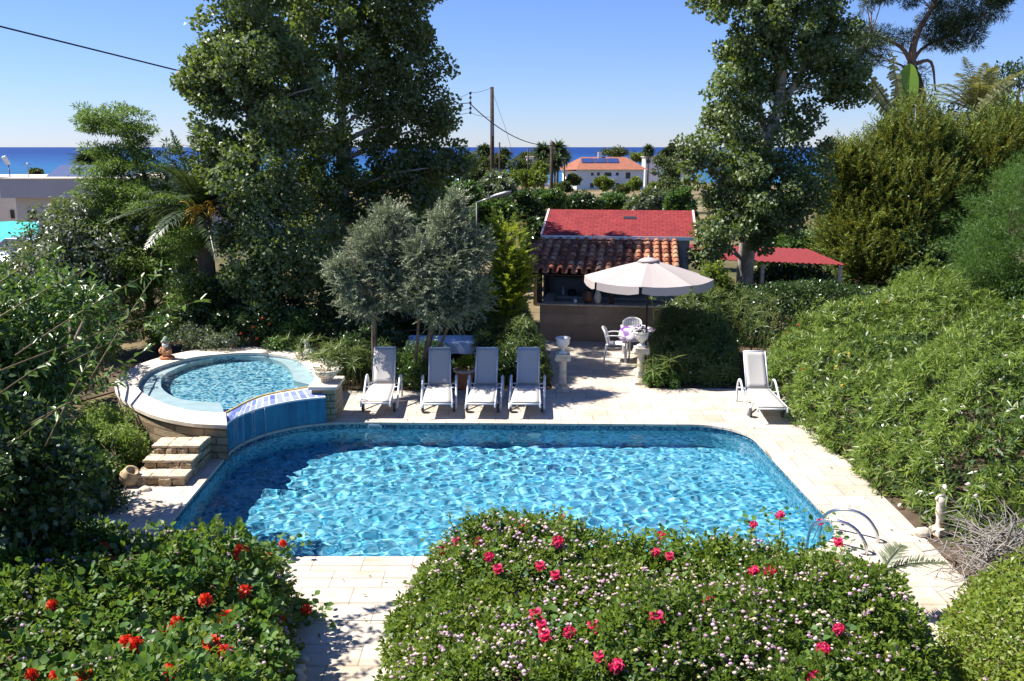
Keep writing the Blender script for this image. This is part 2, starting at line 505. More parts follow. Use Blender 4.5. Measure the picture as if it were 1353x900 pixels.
pool = thing("swimming_pool", "large mosaic swimming pool with rounded corners set in the pale deck", "swimming pool", (0, 13, 0))
in_ = [(p[0], p[1]) for p in POOL]
ov = offset_poly(POOL, -.025)
mb = MB()
mb.ribbon([(p.x, p.y, .0045) for p in cop_out], [(p.x, p.y, .0045) for p in ov], closed=True)
mb.ribbon([(p.x, p.y, .0045) for p in ov], [(p.x, p.y, -.035) for p in ov], closed=True)
mb.ribbon([(p.x, p.y, -.035) for p in ov], [(p.x, p.y, -.035) for p in gp], closed=True)
mb.ribbon([(p.x, p.y, -.01) for p in cop_out], [(p.x, p.y, .0045) for p in cop_out], closed=True)
mb.build("coping", M['deck'], pool, True)
mb = MB()
mb.ribbon([(x, y, -.2) for x, y in in_], [(x, y, -1.05) for x, y in in_], closed=True)
mb.add([(x, y, -1.05) for x, y in in_], [tuple(range(len(in_)))])
basin = mb.build("basin", M['mosaic_pool'], pool, True)
mb = MB(); mb.ribbon([(x, y, -.03) for x, y in in_], [(x, y, -.2) for x, y in in_], closed=True)
wl = mb.build("waterline_band", M['mosaic_line'], pool, True)
# skimmer mouth, underwater lamp, two inlets on the far wall
sk = MB()
sx, sy = -2.55, 16.165
for dx, dz, w, h in ((0, .055, .26, .02), (0, -.055, .26, .02), (-.12, 0, .02, .13), (.12, 0, .02, .13)):
    sk.box((sx + dx, sy - .012, -.10 + dz), (w, .03, h))
o = sk.build("skimmer", M['white_paint'], pool, True)
MB().box((sx, sy + .004, -.10), (.22, .01, .10)).build("flap", M['grey_metal'], o, True)
def disc(c, r, y_t, name, mat):
    m_ = MB(); pts = [(c[0] + r * math.cos(a), c[1] - y_t, c[2] + r * math.sin(a)) for a in [2 * math.pi * k / 24 for k in range(24)]]
    m_.add(pts + [(p[0], c[1], p[2]) for p in pts], [tuple(range(24))[::-1]] + [(i, (i + 1) % 24, 24 + (i + 1) % 24, 24 + i) for i in range(24)])
    return m_.build(name, mat, pool, True)
disc((.42, 16.10, -.42), .13, .06, "underwater_lamp", M['white_paint'])
disc((.95, 16.09, -.30), .045, .04, "inlet", M['white_paint'])

def mat_water(name, tint, rough=0.0):
    t = NT(name); g = t.n("ShaderNodeBsdfGlass"); g.inputs["Color"].default_value = (*tint, 1); g.inputs["Roughness"].default_value = rough; g.inputs["IOR"].default_value = 1.333
    t.l(g.outputs[0], t.out.inputs["Surface"]); return t.m
M['water'] = mat_water("clear_pool_water", (.80, .95, 1.0))
M['spa_water'] = mat_water("clear_spa_water", (.90, .98, 1.0))

def water_sheet(name, poly, z, step, mat, seed, amp, lam0, lam1, grow=.05, calm=False):
    r = np.random.default_rng(seed)
    P = np.array([(p[0], p[1]) for p in poly]); x0, y0 = P.min(0) - .1; x1, y1 = P.max(0) + .1
    nx, ny = int((x1 - x0) / step) + 1, int((y1 - y0) / step) + 1
    X, Y = np.meshgrid(np.linspace(x0, x1, nx), np.linspace(y0, y1, ny))
    Z = np.zeros_like(X); K = 46
    # water pushed about by the spill, a light breeze: short crossing waves, patches rougher than others
    mod = .75 + .3 * np.sin(X * .9 + 1.3 * np.sin(Y * .7)) * np.sin(Y * 1.1 + .8 * np.sin(X * .6))
    if calm: mod = mod * (1.18 - .55 * np.clip((X - .5) / 3.5, 0, 1))          # quieter away from the spill
    for i in range(K):
        lam = lam0 * (lam1 / lam0) ** r.random(); k = 2 * math.pi / lam; a = r.normal(-.5, 1.2)
        wob = .35 * np.sin(X * r.uniform(.5, 1.4) + r.uniform(0, 6)) + .35 * np.sin(Y * r.uniform(.5, 1.4) + r.uniform(0, 6))
        Z += (lam / lam1) ** 1.25 * np.cos(k * (X * math.cos(a) + Y * math.sin(a)) + r.uniform(0, 6.28) + wob * 1.5)
    Z *= amp / Z.std() * mod
    V = np.stack([X.ravel(), Y.ravel(), Z.ravel() + z], 1)
    idx = np.arange(nx * ny).reshape(ny, nx)
    Q = np.stack([idx[:-1, :-1].ravel(), idx[:-1, 1:].ravel(), idx[1:, 1:].ravel(), idx[1:, :-1].ravel()], 1)
    C = V[Q].mean(1); pl = offset_poly(poly, grow)
    Q = Q[inside(C, pl)]
    used = np.unique(Q); mp_ = np.full(nx * ny, -1); mp_[used] = np.arange(len(used)); V = V[used]; Q = mp_[Q]
    me = bpy.data.meshes.new(name); me.vertices.add(len(V)); me.vertices.foreach_set("co", V.astype(np.float32).ravel())
    me.loops.add(Q.size); me.loops.foreach_set("vertex_index", Q.astype(np.int32).ravel())
    me.polygons.add(len(Q)); me.polygons.foreach_set("loop_start", np.arange(0, Q.size, 4, dtype=np.int32))
    me.polygons.foreach_set("use_smooth", np.ones(len(Q), bool)); me.update(calc_edges=True); me.materials.append(mat)
    o = bpy.data.objects.new(name, me); COL.objects.link(o)
    tag(o, kind='structure'); o.cycles.is_caustics_caster = True
    return o
water_sheet("pool_water", POOL, -.10, .022, M['water'], 5, .0033, .12, .58, .03, calm=True)
for o_ in (basin, wl): o_.cycles.is_caustics_receiver = True

# ---------------------------------------------------------------- the raised spa
spa = thing("raised_spa", "oval raised spa with cream coping spilling into the pool corner", "spa", (-5.4, 16.6, 0))
O = [gr(*p, SPA_Z) for p in [(300, 562), (250, 559), (200, 548), (165, 530), (152, 515), (156, 502), (178, 484), (220, 470), (270, 461), (330, 458), (380, 460), (410, 467), (434, 482)]]
I = [gr(*p, SPA_Z) for p in [(298, 545), (270, 544), (240, 540), (205, 528), (183, 513), (187, 499), (205, 486), (250, 473), (290, 468), (330, 466), (365, 468.5), (392, 474), (412, 490), (419, 506)]]
Os = open_spline(O, 6); Is = open_spline(I, 6)
def resample(pl, n):
    L = [0]
    for a, b in zip(pl, pl[1:]): L.append(L[-1] + (b - a).length)
    out = []; j = 0
    for i in range(n):
        d = L[-1] * i / (n - 1)
        while j < len(L) - 2 and L[j + 1] < d: j += 1
        out.append(pl[j].lerp(pl[j + 1], (d - L[j]) / max(1e-9, L[j + 1] - L[j])))
    return out
NS = 80
Or, Ir = resample(Os, NS), resample(Is, NS)
def zz(pl, z): return [(p.x, p.y, z) for p in pl]
def shrink(pl, other, d): return [p + (q - p).normalized() * d for p, q in zip(pl, other)]
mb = MB()
mb.ribbon(zz(Or, SPA_Z), zz(Ir, SPA_Z)); mb.ribbon(zz(Or, SPA_Z - .06), zz(Or, SPA_Z)); mb.ribbon(zz(Ir, SPA_Z), zz(Ir, SPA_Z - .06)); mb.ribbon(zz(Ir, SPA_Z - .06), zz(Or, SPA_Z - .06))
for e in (0, -1):
    a, b = Or[e], Ir[e]; mb.add([(a.x, a.y, SPA_Z - .06), (b.x, b.y, SPA_Z - .06), (b.x, b.y, SPA_Z), (a.x, a.y, SPA_Z)], [(0, 1, 2, 3)])
mb.build("coping", M['spa_coping'], spa, True)
Ow = shrink(Or, Ir, .05); Iw = shrink(Ir, Or, .03)
mb = MB(); mb.ribbon(zz(Ow, -.02), zz(Ow, SPA_Z - .06)); mb.build("outer_wall", M['rough_stone'], spa, True)
# the spillway follows the pool's corner
pool_arc = [Vector((p[0], p[1], 0)) for p in POOL if p[0] < -3.35 and p[1] > 14.3]
pool_arc = sorted(pool_arc, key=lambda p: p.y - p.x * -1)          # from the steps round to the pillar
pool_arc = sorted(pool_arc, key=lambda p: (p.x + 3) - 0 + (p.y - 14) )
pool_arc = [Vector((-4.78, 14.15, 0))] + pool_arc
crest = open_spline([gr(296, 546, .56), gr(345, 523, .56), gr(416, 509.5, .56)], 12)
nS = 40
arc, crs = resample(pool_arc, nS), resample(crest, nS)
LIP = .50
mb = MB(); mb.ribbon(zz(crs, .10), zz(crs, .545)); mb.ribbon(zz(crs, .545), zz(arc, LIP)); mb.ribbon(zz(arc, LIP), zz(arc, LIP - .03))
mb.build("spillway", M['white_paint'], spa, True)
mb = MB(); mb.ribbon(zz(arc, -.06), zz([a + (c - a).normalized() * -.002 for a, c in zip(arc, crs)], LIP - .03))
a, c = arc[0], crs[0]
mb.add([(a.x, a.y, -.06), (c.x, c.y, -.02), (c.x, c.y, .545), (a.x, a.y, LIP)], [(0, 1, 2, 3)])
mb.build("spill_wall", M['blue_render'], spa, True)
# glazed tiles, two rows
tv, tf, tr_ = [], [], []
mb = MB(); nt = 17
ar2, cr2 = resample(pool_arc, nt * 8 + 1), resample(crest, nt * 8 + 1)
def on(i, w):
    a, c = Vector((ar2[i].x, ar2[i].y, LIP)), Vector((cr2[i].x, cr2[i].y, .545)); return c.lerp(a, w) + Vector((0, 0, .006))
for k in range(nt):
    for w0, w1 in ((.14, .52), (.57, .95)):
        i0, i1 = k * 8 + (1 if k else 0), k * 8 + 7
        q = [on(i0, w0), on(i1, w0), on(i1, w1), on(i0, w1)]
        mb.add(q + [p - Vector((0, 0, .01)) for p in q], [(0, 3, 2, 1), (0, 1, 5, 4), (1, 2, 6, 5), (2, 3, 7, 6), (3, 0, 4, 7)])
def rnd_attr(o, per=8):
    n = len(o.data.vertices); a = o.data.attributes.new("rnd", 'FLOAT', 'POINT')
    r = np.repeat(RNG.random((n + per - 1) // per), per)[:n]; a.data.foreach_set("value", r.astype(np.float32)); return o
def mat_rnd(name, stops, rough, spec=.5):
    t = NT(name); a = t.n("ShaderNodeAttribute", attribute_name="rnd"); nz = t.noise(14, 4)
    r = t.ramp(a.outputs["Fac"], stops); f = t.ramp(nz.outputs[0], [(.3, (.82, .82, .82)), (.7, (1, 1, 1))])
    t.bsdf(t.mix(1.0, r.outputs[0], f.outputs[0], 'MULTIPLY'), rough, spec); return t.m
M['blue_tile'] = mat_rnd("blue_glazed_tile", [(0, (.14, .20, .58)), (.35, (.28, .34, .66)), (.7, (.42, .48, .70)), (1, (.10, .16, .52))], .15)
rnd_attr(mb.build("glazed_tiles", M['blue_tile'], spa, True))
mb = MB(); mb.tube([Vector((p.x, p.y, .552)) for p in resample(crest, 30)], .018, 6)
mb.build("yellow_trim", plain("yellow_trim", (.62, .42, .14), .4), spa, True)
mb = MB()
mb.ribbon(zz(Iw, SPA_Z - .06), zz(Iw, .03))
fl_poly = [(p.x, p.y) for p in Iw] + [(p.x, p.y) for p in resample(crest, 14)[::-1]]
mb.add([(x, y, .03) for x, y in fl_poly], [tuple(range(len(fl_poly)))])
spb = mb.build("basin", M['mosaic_spa'], spa, True)
B = [gr(*p, .36) for p in [(292, 543), (251, 540), (231, 535), (217, 526), (213, 516), (218, 505), (231, 498), (255, 488.5), (298, 481), (351, 482), (376, 491), (386, 503), (388, 513)]]
Br = resample(open_spline(B, 6), NS)
mb = MB(); mb.ribbon(zz(Iw, .42), zz(Br, .42)); mb.ribbon(zz(Br, .42), zz(Br, .03))
for e in (0, -1):
    a, b = Iw[e], Br[e]; mb.add([(a.x, a.y, .03), (b.x, b.y, .03), (b.x, b.y, .42), (a.x, a.y, .42)], [(0, 1, 2, 3)])
bench = mb.build("bench", M['spa_bench'], spa, True)
MB().box((-3.50, 16.62, .30), (.44, .72, .60)).build("pillar", M['rough_stone'], spa, True, bevel=.012)
MB().box((-3.50, 16.62, .635), (.54, .82, .07)).build("pillar_cap", M['spa_coping'], spa, True, bevel=.015)
MB().box((-3.60, 16.252, .22), (.24, .012, .62)).build("pillar_face", M['blue_render'], spa, True)
cb_ = MB().prism([(Ir[-1].x - .10, Ir[-1].y + .10), (crs[-1].x - .06, crs[-1].y - .02), (arc[-1].x - .09, 16.31), (-3.36, 16.31), (-3.36, Ir[-1].y + .15)][::1], 0.0, SPA_Z - .012)
cb_.build("corner_block", M['spa_coping'], spa, True)
for o_ in (spb, bench): o_.cycles.is_caustics_receiver = True
sp_w = [Vector((x, y)) for x, y in fl_poly]
area = sum(sp_w[i].x * sp_w[(i + 1) % len(sp_w)].y - sp_w[(i + 1) % len(sp_w)].x * sp_w[i].y for i in range(len(sp_w)))
if area < 0: sp_w = sp_w[::-1]
water_sheet("spa_water", sp_w, .552, .03, M['spa_water'], 9, .0014, .16, .6, .01)
# thin threads of water off the lip
t_ = NT("aerated_water"); g_ = t_.n("ShaderNodeBsdfGlass"); g_.inputs["Roughness"].default_value = .25; g_.inputs["IOR"].default_value = 1.33
w_ = t_.n("ShaderNodeBsdfPrincipled"); w_.inputs["Base Color"].default_value = (.75, .82, .86, 1); w_.inputs["Roughness"].default_value = .3
x_ = t_.n("ShaderNodeMixShader"); x_.inputs[0].default_value = .22; t_.l(g_.outputs[0], x_.inputs[1]); t_.l(w_.outputs[0], x_.inputs[2]); t_.l(x_.outputs[0], t_.out.inputs["Surface"]); M['fall'] = t_.m
mb = MB()
for i in (11, 12, 13, 16, 20, 21, 25):
    p = ar2[i * 3]; n_ = (ar2[i * 3] - cr2[i * 3]).normalized()
    pts = []
    for k in range(7):
        t = k / 6; pts.append((p.x + n_.x * (.015 + .16 * t ** .7) + random.uniform(-.006, .006), p.y + n_.y * (.015 + .16 * t ** .7), LIP - .02 - .59 * t * t))
    mb.tube(pts, [.009 * (1 - .5 * k / 6) + random.uniform(0, .004) for k in range(7)], 6)
    for q in range(16):
        a_, d_ = random.uniform(0, 6.28), random.uniform(.0, .13); mb.ball((pts[-1][0] + d_ * math.cos(a_), pts[-1][1] + d_ * math.sin(a_), -.092), random.uniform(.008, .02), 6, 4, sc=(1, 1, .6))
tag(mb.build("falling_water", M['fall']), kind='stuff')

# ---------------------------------------------------------------- stone steps beside the spa
st = thing("stone_steps", "three rough sandstone steps climbing to the spa coping", "steps", (-5.25, 13.4, 0))
M['tread'] = plain("worn_limestone_tread", (.52, .43, .32), .9, .2, var=.35, scale=8)
M['block'] = mat_stone("hewn_block", (.52, .41, .27), (.42, .32, .20), (.25, .19, .12), 3, 3, .001, .8, vertical=True, bscale=3)
rtex = bpy.data.textures.new("hewn", 'CLOUDS'); rtex.noise_scale = .09; rtex.noise_depth = 3
def rough_(o, k=.05, lv=4):
    s1 = o.modifiers.new("split", 'SUBSURF'); s1.subdivision_type = 'SIMPLE'; s1.levels = s1.render_levels = lv
    d1 = o.modifiers.new("hewn", 'DISPLACE'); d1.texture = rtex; d1.strength = k; d1.mid_level = .5; d1.texture_coords = 'LOCAL'
zs = [0, .155, .29, .425]; y0s = [12.94, 13.26, 13.56]
xl = [-5.70, -5.66, -5.62]; xr = [-4.93, -4.92, -4.90]
for k in range(3):
    mb = MB(); x = xl[k]; z0, z1 = zs[k], zs[k + 1] - .035
    n = 4; w = (xr[k] - xl[k]) / n
    for j in range(n):
        ww = w * random.uniform(.95, .985)
        mb.box((x + w * (j + .5), y0s[k] + .20 + random.uniform(-.03, .02), (z0 + z1) / 2 + random.uniform(-.006, .004)), (ww, .42, z1 - z0), rz=random.uniform(-.05, .05), taper=random.uniform(.93, 1.0))
    yb = y0s[k] + .38
    while yb < 13.95:
        mb.box((xr[k] - .1, yb + .14, (z0 + z1) / 2), (.21, .26, z1 - z0), rz=random.uniform(-.02, .02)); yb += .28
    s_ = mb.build("step", M['block'], st, True, bevel=.02)
    rough_(s_)
    mb = MB(); x = xl[k] - .02
    for j in range(3):
        ww = (xr[k] - xl[k] + .04) / 3
        mb.box((x + ww * (j + .5), y0s[k] + .205, z1 + .018), (ww - .004, .43, .044), rz=random.uniform(-.015, .015))
    rough_(mb.build("tread", M['tread'], s_, True, bevel=.012), .022, 3)
# ---------------------------------------------------------------- sun loungers
M['sling'] = plain("white_sling_fabric", (.47, .445, .41), .75, .25, var=.05, scale=40)
M['lounger_frame'] = plain("white_powder_coat", (.66, .68, .72), .35, .5, var=.05)
M['rubber'] = plain("grey_rubber", (.06, .06, .065), .7, .3)
def make_lounger():
    r = thing("sun_lounger", "white sun lounger", "sun lounger", (0, 0, 0), 0, "white sun loungers round the pool")
    mb = MB()
    ba = math.radians(56); L = .80
    hx, hz = .25 + L * math.cos(ba), .33 + L * math.sin(ba)
    for s in (-1, 1):
        mb.tube([(s * .27, -1.0, .22), (s * .27, -.98, .285), (s * .268, -.92, .31), (s * .255, -.5, .315), (s * .225, .25, .325), (s * .22, .4, .325)], .019, 8)
        mb.tube([(s * .215, .25, .335), (s * .21, hx, hz)], .015, 8)
        mb.tube([(s * .19, .42, .32), (s * .19, hx - .12, hz - .2)], .010, 6)
    mb.tube([(-.27, -.98, .285), (.27, -.98, .285)], .016, 8); mb.tube([(-.21, hx, hz), (.21, hx, hz)], .015, 8)
    mb.tube([(-.225, .3, .32), (.225, .3, .32)], .016, 8); mb.tube([(-.25, -.42, .29), (.25, -.42, .29)], .016, 8)
    mb.build("frame", M['lounger_frame'], r)
    def sling(p0, p1, w, sag, name, w1):
        m_ = MB(); n = 9; k = 6; vs = []
        for i in range(n):
            t = i / (n - 1); b = Vector(p0).lerp(Vector(p1), t); nn = Vector((0, -(p1[2] - p0[2]), p1[1] - p0[1])).normalized()
            for j in range(k):
                u = j / (k - 1) * 2 - 1
                q = b + Vector((u * (w + (w1 - w) * t), 0, 0)) - nn * sag * (1 - u * u) * math.sin(math.pi * t); vs.append(q + nn * .004)
        m = len(vs); nn = Vector((0, -(p1[2] - p0[2]), p1[1] - p0[1])).normalized()
        vs += [v - nn * .008 for v in vs]
        fs = []
        for i in range(n - 1):
            for j in range(k - 1):
                a = i * k + j; fs += [(a, a + 1, a + k + 1, a + k), (m + a + k, m + a + k + 1, m + a + 1, m + a)]
        rim = [j for j in range(k)] + [i * k + k - 1 for i in range(1, n)] + [(n - 1) * k + j for j in range(k - 2, -1, -1)] + [i * k for i in range(n - 2, 0, -1)]
        for a, b in zip(rim, rim[1:] + rim[:1]): fs.append((b, a, m + a, m + b))
        m_.add(vs, fs, True); return m_.build(name, M['sling'], r)
    sling((0, -.97, .318), (0, .24, .34), .262, .02, "seat", .218)
    sling((0, .255, .352), (0, hx, hz + .01), .208, .015, "backrest", .203)
    for s in (-1, 1):
        x = s * .335
        pts = open_spline([(x, .52, .0), (x, .53, .22), (x, .46, .43), (x, .33, .50), (x, .17, .455), (x, -.14, .24), (x, -.46, .02)], 4)
        mb = MB(); mb.tube(pts, .022, 8)
        mb.tube([(x, .02, .345), (s * .235, .02, .325)], .014, 6); mb.tube([(x, .48, .30), (s * .22, .36, .325)], .014, 6)
        mb.build("armrest", M['lounger_frame'], r)
        w = MB(); n = 18
        for rad, hw in ((.085, .02),):
            ring = [(math.cos(2 * math.pi * k / n), math.sin(2 * math.pi * k / n)) for k in range(n)]
            cx, cy, cz = s * .30, -.55, .087
            A = [(cx - hw, cy + rad * a, cz + rad * b) for a, b in ring]; Bq = [(cx + hw, cy + rad * a, cz + rad * b) for a, b in ring]
            w.add(A + Bq, [tuple(range(n))[::-1], tuple(range(n, 2 * n))] + [(k, (k + 1) % n, n + (k + 1) % n, n + k) for k in range(n)])
        wo_ = w.build("wheel", M['rubber'], r, bevel=.006)
        MB().tube([(s * .30, -.55, .087), (s * .255, -.50, .31)], .014, 6).build("wheel_fork", M['lounger_frame'], r)
    return r
lounger = make_lounger()
def put_lounger(o, foot, head, label):
    f = at(foot[0], foot[1], 1) - Vector((0, 0, CAMZ)); f = f * ((.315 - CAMZ) / f.z) ; f.z = 0
    h = at(head[0], head[1], 1) - Vector((0, 0, CAMZ)); h = h * ((.335 - CAMZ) / h.z); h.z = 0
    d = (h - f); d.z = 0; d.normalize()
    rz = math.atan2(-d.x, d.y)
    o.location = (f.x + d.x * .98, f.y + d.y * .98, 0.002); o.rotation_euler = (0, 0, rz); o["label"] = label
L_spots = [((496, 531), (506, 509), "white sun lounger nearest the raised spa, its backrest in full sun"),
           ((578, 532), (580.5, 511), "white sun lounger standing just left of the big terracotta pot"),
           ((635, 532), (641, 511), "white sun lounger standing just right of the big terracotta pot"),
           ((694.5, 532), (697, 511), "white sun lounger beside the urn pedestal at the end of the row of four"),
           ((1021, 538.5), (996, 508.5), "white sun lounger standing alone by the right hedge")]
for i, (f, h, lab) in enumerate(L_spots):
    put_lounger(lounger if i == 0 else copy_tree(lounger), f, h, lab)

# ---------------------------------------------------------------- urn pedestals
def make_pedestal():
    r = thing("stone_pedestal", "x", "pedestal", (0, 0, 0), 0, "weathered classical pedestals at the patio entrance")
    MB().box((0, 0, .03), (.27, .27, .06)).lathe([(.125, .06), (.13, .075), (.125, .09), (.10, .10), (.115, .112), (.11, .125), (.088, .13)]).build("base", M['old_white'], r, bevel=.006)
    MB().lathe([(.086, .125), (.086, .2), (.078, .60), (.080, .63), (.088, .64), (.088, .655)], n=48, wob=lambda a, z: 1 - (.055 * max(0, math.cos(a * 12)) if .13 < z < .62 else 0)).build("shaft", M['old_white'], r)
    mb = MB().box((0, 0, .79), (.30, .28, .04)).box((0, 0, .725), (.20, .19, .11)).lathe([(.09, .65), (.105, .665), (.10, .68)])
    for sx in (-1, 1):
        n = 16; ring = [(math.cos(2 * math.pi * k / n), math.sin(2 * math.pi * k / n)) for k in range(n)]
        for rad, hw in ((.056, .13), (.03, .14)):
            A = [(sx * .115 + rad * a, -hw, .715 + rad * b) for a, b in ring]; Bq = [(sx * .115 + rad * a, hw, .715 + rad * b) for a, b in ring]
            mb.add(A + Bq, [tuple(range(n))[::-1], tuple(range(n, 2 * n))] + [(k, (k + 1) % n, n + (k + 1) % n, n + k) for k in range(n)])
    mb.build("capital", M['old_white'], r, bevel=.005)
    return r
ped = make_pedestal()
p1 = gr(743, 517); ped.location = (p1.x, p1.y, 0.002); ped["label"] = "fluted white pedestal with an empty white urn on it, right of the four loungers"
p2 = gr(846, 507); ped2 = copy_tree(ped); ped2.location = (p2.x, p2.y, 0.002); ped2["label"] = "fluted pedestal half hidden by spiky leaves at the hedge corner"
M['urn_white'] = plain("white_urn_cement", (.70, .67, .62), .75, .25, var=.12, scale=8)
def make_urn(name, label, loc, s=1.0):
    r = thing(name, label, "urn", loc)
    MB().box((0, 0, .02 * s), (.17 * s, .17 * s, .04 * s)).lathe([(q * s, z * s) for q, z in ((.075, .04), (.05, .06), (.035, .09), (.05, .115))]).build("foot", M['urn_white'], r, bevel=.004)
    MB().lathe([(q * s, z * s) for q, z in ((.04, .11), (.08, .135), (.125, .19), (.14, .25), (.132, .285), (.15, .30), (.158, .32), (.15, .335), (.125, .33), (.105, .27), (.0, .24))], n=32, wob=lambda a, z: 1 + (.03 * math.cos(a * 16) if .13 * s < z < .26 * s else 0)).build("bowl", M['urn_white'], r)
    return r
make_urn("urn", "small white urn with a fluted bowl on the free standing left pedestal", (p1.x, p1.y, .814))
u2 = make_urn("planter_urn", "old urn crowded with pale flowers on the pedestal by the hedge corner", (p2.x, p2.y, .814))
rr = random.Random(3)

# ---------------------------------------------------------------- plastic chairs and the patio table
M['plastic'] = plain("white_garden_plastic", (.74, .74, .74), .4, .45, var=.04)
def make_chair():
    r = thing("plastic_chair", "x", "chair", (0, 0, 0), 0, "white plastic patio chairs")
    MB().prism(round_poly([(-.21, -.22, .05), (.21, -.22, .05), (.19, .2, .05), (-.19, .2, .05)], 4), .405, .43).build("seat", M['plastic'], r, bevel=.008)
    def back_pt(u, h):                         # u across -1..1, h up 0..1
        return Vector((u * (.215 + .02 * h), .20 + .12 * h - .05 * u * u, .40 + .40 * h))
    mb = MB(); n = 14
    arch = [back_pt(-1, 0)] + [back_pt(-1, h) for h in (.3, .6)] + [back_pt(-math.cos(a) * 1.0, .72 + .28 * math.sin(a)) for a in [math.pi * k / 10 for k in range(11)]] + [back_pt(1, h) for h in (.6, .3)] + [back_pt(1, 0)]
    mb.tube(arch, .022, 6)
    mb.build("back_frame", M['plastic'], r)
    mb = MB()
    for k in range(7):
        u = -.78 + 1.56 * k / 6; top = .70 + .28 * math.sqrt(max(0, 1 - u * u))
        pts = [back_pt(u, h) for h in (0.02, .3, .6, top)]
        for a, b in zip(pts, pts[1:]): 
            w = Vector((.024, 0, 0)); d = Vector((0, .010, 0))
            mb.add([a - w - d, a + w - d, a + w + d, a - w + d, b - w - d, b + w - d, b + w + d, b - w + d], [(0, 1, 5, 4), (1, 2, 6, 5), (2, 3, 7, 6), (3, 0, 4, 7)])
    mb.build("backrest", M['plastic'], r)
    for s in (-1, 1):
        mb = MB(); pts = open_spline([(s * .24, .22, .62), (s * .27, .10, .645), (s * .275, -.12, .64), (s * .265, -.22, .61), (s * .245, -.235, .5), (s * .24, -.23, .42)], 3)
        for i in range(len(pts) - 1):
            a, b = pts[i], pts[i + 1]; t = (b - a).normalized(); wv = Vector((.03, 0, 0)); nn = t.cross(Vector((1, 0, 0))).normalized() * .009
            mb.add([a - wv - nn, a + wv - nn, a + wv + nn, a - wv + nn, b - wv - nn, b + wv - nn, b + wv + nn, b - wv + nn], [(0, 1, 5, 4), (1, 2, 6, 5), (2, 3, 7, 6), (3, 0, 4, 7), (0, 3, 2, 1), (4, 5, 6, 7)])
        mb.build("armrest", M['plastic'], r)
        for y0, y1 in ((-.21, -.25), (.2, .27)):
            m_ = MB(); a, b = Vector((s * .215, y0, .42)), Vector((s * .25, y1, 0.0)); w = .028
            for q in (0,):
                m_.add([a + Vector((-w, -w, 0)), a + Vector((w, -w, 0)), a + Vector((w, w, 0)), a + Vector((-w, w, 0)), b + Vector((-w * .7, -w * .7, 0)), b + Vector((w * .7, -w * .7, 0)), b + Vector((w * .7, w * .7, 0)), b + Vector((-w * .7, w * .7, 0))],
                       [(0, 1, 2, 3), (7, 6, 5, 4), (0, 4, 5, 1), (1, 5, 6, 2), (2, 6, 7, 3), (3, 7, 4, 0)])
            m_.build("leg", M['plastic'], r, bevel=.006)
    return r
chair = make_chair()
tp = gr(842, 474)
c1p = gr(813, 476)
chair.location = (c1p.x, c1p.y, .002); chair.rotation_euler = (0, 0, math.radians(82)); chair["label"] = "white plastic armchair on the open side of the patio table, seen from its side"
c2 = copy_tree(chair); c2.location = (tp.x - .02, tp.y + .78, .002); c2.rotation_euler = (0, 0, math.radians(-4)); c2["label"] = "white plastic armchair facing the pool behind the patio table"
tb = thing("patio_table", "round patio table under the beige parasol, mostly hidden by its cloth", "table", (tp.x, tp.y, .002))
MB().lathe([(.40, .69), (.41, .70), (.41, .715), (.40, .72)], n=32).build("tabletop", M['plastic'], tb)
for k in range(4):
    a = math.pi / 4 + k * math.pi / 2
    MB().tube([(.28 * math.cos(a), .28 * math.sin(a), .69), (.33 * math.cos(a), .33 * math.sin(a), 0)], .022, 8).build("leg", M['plastic'], tb)
def mat_cloth(name, c1, c2, sc):
    t = NT(name); w = t.n("ShaderNodeTexVoronoi"); w.inputs["Scale"].default_value = sc; t.l(t.obj(), w.inputs["Vector"])
    r = t.ramp(w.outputs["Color"], [(.35, c1), (.5, c2)]); t.bsdf(r.outputs[0], .85, .2); return t.m
M['purple_cloth'] = mat_cloth("purple_and_white_cloth", (.17, .06, .30), (.62, .56, .66), 6)
mb = MB(); n = 40; rings = [(0, .728), (.2, .728), (.415, .728), (.435, .70), (.45, .60), (.46, .50)]
mb.lathe(rings[::-1], n=n, wob=lambda a, z: 1 + (0 if z > .71 else (.72 - z) * .35 * math.sin(a * 9 + 1)))
o = mb.build("tablecloth", M['purple_cloth']); o.location = (tp.x, tp.y, .002); tag(o, "purple and white patterned cloth spread over the patio table", "tablecloth")

# ---------------------------------------------------------------- parasol
M['parasol'] = plain("beige_parasol_fabric", (.40, .35, .33), .9, .15, var=.03, scale=2)
up = at(857, 343, 20.0)
um = thing("parasol", "large beige octagonal parasol with a scalloped valance over the patio table", "parasol", (up.x, up.y, 0.002))
R_, zt, ze = 1.43, up.z, up.z - .40
a0 = math.radians(22.5 + 8)
mb = MB(); seg = 8; rows = 6
vs = []
for i in range(rows + 1):
    t = .06 + .94 * i / rows
    for k in range(seg * 4):
        f = k / 4; k0 = int(f); w = f - k0
        A = Vector((math.cos(a0 + k0 * math.pi / 4), math.sin(a0 + k0 * math.pi / 4))); Bq = Vector((math.cos(a0 + (k0 + 1) * math.pi / 4), math.sin(a0 + (k0 + 1) * math.pi / 4)))
        q = A.lerp(Bq, w) * R_ * t
        sag = .035 * (1 - (2 * w - 1) ** 2) * t
        vs.append((q.x, q.y, zt - .03 - (zt - ze) * (t ** 1.12) - sag + .03))
m = seg * 4
mb.add(vs, [(i * m + k, (i + 1) * m + k, (i + 1) * m + (k + 1) % m, i * m + (k + 1) % m) for i in range(rows) for k in range(m)], False)
can = mb.build("canopy", M['parasol'], um)
can.data.polygons.foreach_set("use_smooth", [False] * len(can.data.polygons))
so = can.modifiers.new("thick", 'SOLIDIFY'); so.thickness = .006
